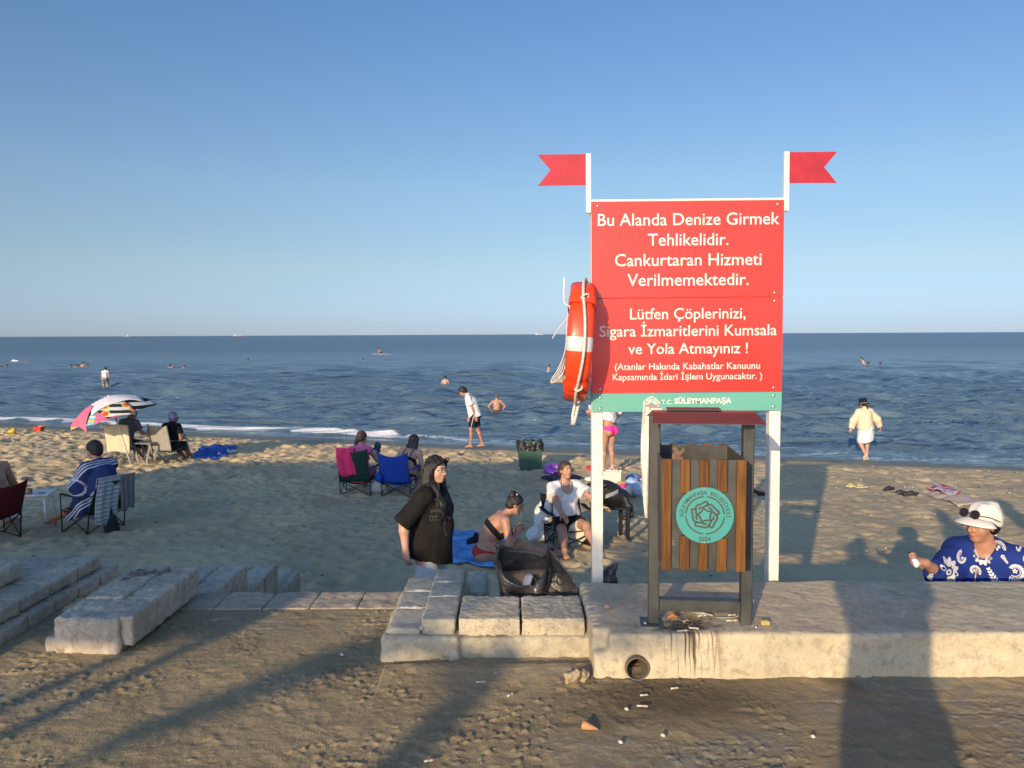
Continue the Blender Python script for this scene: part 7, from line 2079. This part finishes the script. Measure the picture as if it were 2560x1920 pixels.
for k, (px, py, a, lab) in enumerate(((1268, 1746, 40, 'cigarette end farthest in front of the kerb blocks'), (1234, 1690, 30, 'cigarette end close below the kerb blocks'), (1600, 1744, 5, 'cigarette end lying below the drain pipe'), (1592, 1770, -10, 'cigarette end nearest below the pipe mouth'), (1677, 1727, 10, 'short filter on the sand below the stains'), (1190, 1711, 5, 'thin cigarette end left of the long shadow'), (1060, 1910, 12, 'cigarette end at the bottom edge of the picture'))):
    butt(gp(px, py, .010), a, lab, .035 + .01 * (k % 2))
for k, (px, py, lab) in enumerate(((1567, 1777, 'white pebble below the drain pipe'), (1658, 1843, 'white shell on the damp patch'), (1552, 1860, 'small pale shell in the lower middle'), (855, 1640, 'tiny white chip on the sand left of the kerb'), (2033, 1846, 'white shell in the photographer\'s shadow'))):
    o = fobj('shell', Fd().ell((0, 0, .006), (.010, .008, .007)).nz(.003, 120), .003, M('shell_white', (.55, .52, .46), .6, .3, 40), None, gp(px, py, .002)); tag(o, lab, 'shell')

# ================================================================== BEHIND THE CAMERA: what throws the long shadows
PY = -4.0  # unseen panel, added and outlined to cast the shade on the left
t = thing('shade_board', 'wide unseen board on thin posts, added and shaped to cast the left-hand shade', 'shade_board', (-10, PY, 0))
WDK = M('board_wood', (.16, .10, .06), .7, .2, 6)
pan = [(-16, 2.20), (-4.95, 2.20), (-4.95, 2.42), (-5.59, 2.80), (-6.9, 3.70), (-8.30, 4.62), (-16, 4.62)]
MB().prism([(x + 10, z) for x, z in pan], -.05, .05).build('panel', M('board_face', (.35, .33, .3), .6, .1, 3), t)
for x, lean_ in ((-4.97, 0), (-5.25, .05), (-8.6, 0), (-12.0, 0), (-15.8, 0)):
    MB().tube([(x + 10 - lean_, .09, -.01), (x + 10 + lean_, .09, 2.6 if x > -6 else 4.5)], .042, 10).build('post', WDK, t)
# young tree with a small crown
tx, ty = -4.16, -6.0
t = thing('tree', 'young promenade tree with a thin trunk and a small leafy crown', 'tree', (tx, ty, 0))
MB().tube([(0, 0, 0), (.02, 0, 1.2), (-.03, .02, 2.2), (-.08, 0, 2.75)], [.12, .105, .095, .08], 12).build('trunk', M('bark', (.13, .095, .07), .9, .3, 20, .6, 40), t)
b = MB(); rr = random.Random(12)
for _ in range(1300):
    c_ = rr.choice(((-.75, 0, 3.12, .34, .13), (-.25, .1, 3.22, .40, .14), (-.45, .1, 3.3, .4, .12), (.25, -.1, 3.05, .22, .14)))
    x, y, z = c_[0] + rr.gauss(0, c_[3] * .5), c_[1] + rr.gauss(0, .35), c_[2] + rr.gauss(0, c_[4] * .55)
    a, e_ = rr.uniform(0, 6.28), rr.uniform(-.7, .7); d = V3(math.cos(a), math.sin(a), e_) * rr.uniform(.07, .13); s_ = V3(-math.sin(a), math.cos(a), rr.uniform(-.5, .5)) * .035
    q = V3(x, y, z); b.add([q - d * .5, q + s_, q + d * .5, q - s_], [[0, 1, 2, 3]])
b.tube([(-.05, 0, 2.6), (-.5, 0, 2.80), (-.9, .05, 2.66), (-1.25, .05, 2.45)], [.06, .08, .09, .05], 8)
b.build('crown', M('leaf', (.05, .085, .03), .6, .3, 6), t, fix=False)
# the photographer and two passers-by
ph_loc = V3(.05, -.40, 0)
h = human(H=1.74, lean=0, curl=6, hyaw=0, w=1.02, limb=1.0, hr=(.10, .27, 1.50), hl=(-.02, .27, 1.50), er=(.05, -.3, -1), el=(-.02, -.3, -1), grip=(.6, .6))
person('person standing on the promenade taking the picture with a phone', ph_loc, 0, h, SKIN_M, .014, eyes=False, lip=False)
tee(h, fabric('shirt_grey', (.2, .2, .22)), .02, -.10, .7, .065, .085, .014, flare=.02); shorts(h, BLACKF, .98, .1, .016, .10, .014, 'trousers', .03); hair(h, 'short', HAIR_K, .012)
o = MB().box((.04, -.06, CAM_Z - .01), (.15, .010, .078), bev=.004).build('phone', M('phone_dark', (.02, .02, .024), .2)); tag(o, 'phone held up by the person taking the picture', 'phone')
for k, (x, y, yw, lab, H_) in enumerate(((2.05, 1.25, 40, 'passer-by in a dark shirt just right of the picture', 1.70), (3.45, 1.9, 100, 'passer-by in a grey shirt farther right of the picture', 1.76))):
    h = human(H=H_, lean=2, curl=4, hyaw=-10, w=1.08, fr=(.09, .16, .075), fl=(-.09, -.12, .075))
    person(lab, V3(x, y, 0), yw, h, SKIN_M, .016, eyes=False, lip=False); tee(h, (BLACKF, fabric('shirt_grey', (.2, .2, .22)))[k], .024, -.06, .7, .075, .09, .014); shorts(h, BLACKF, .9, .1, .016, .10, .014, 'trousers', .03); hair(h, 'short', HAIR_K, .014)
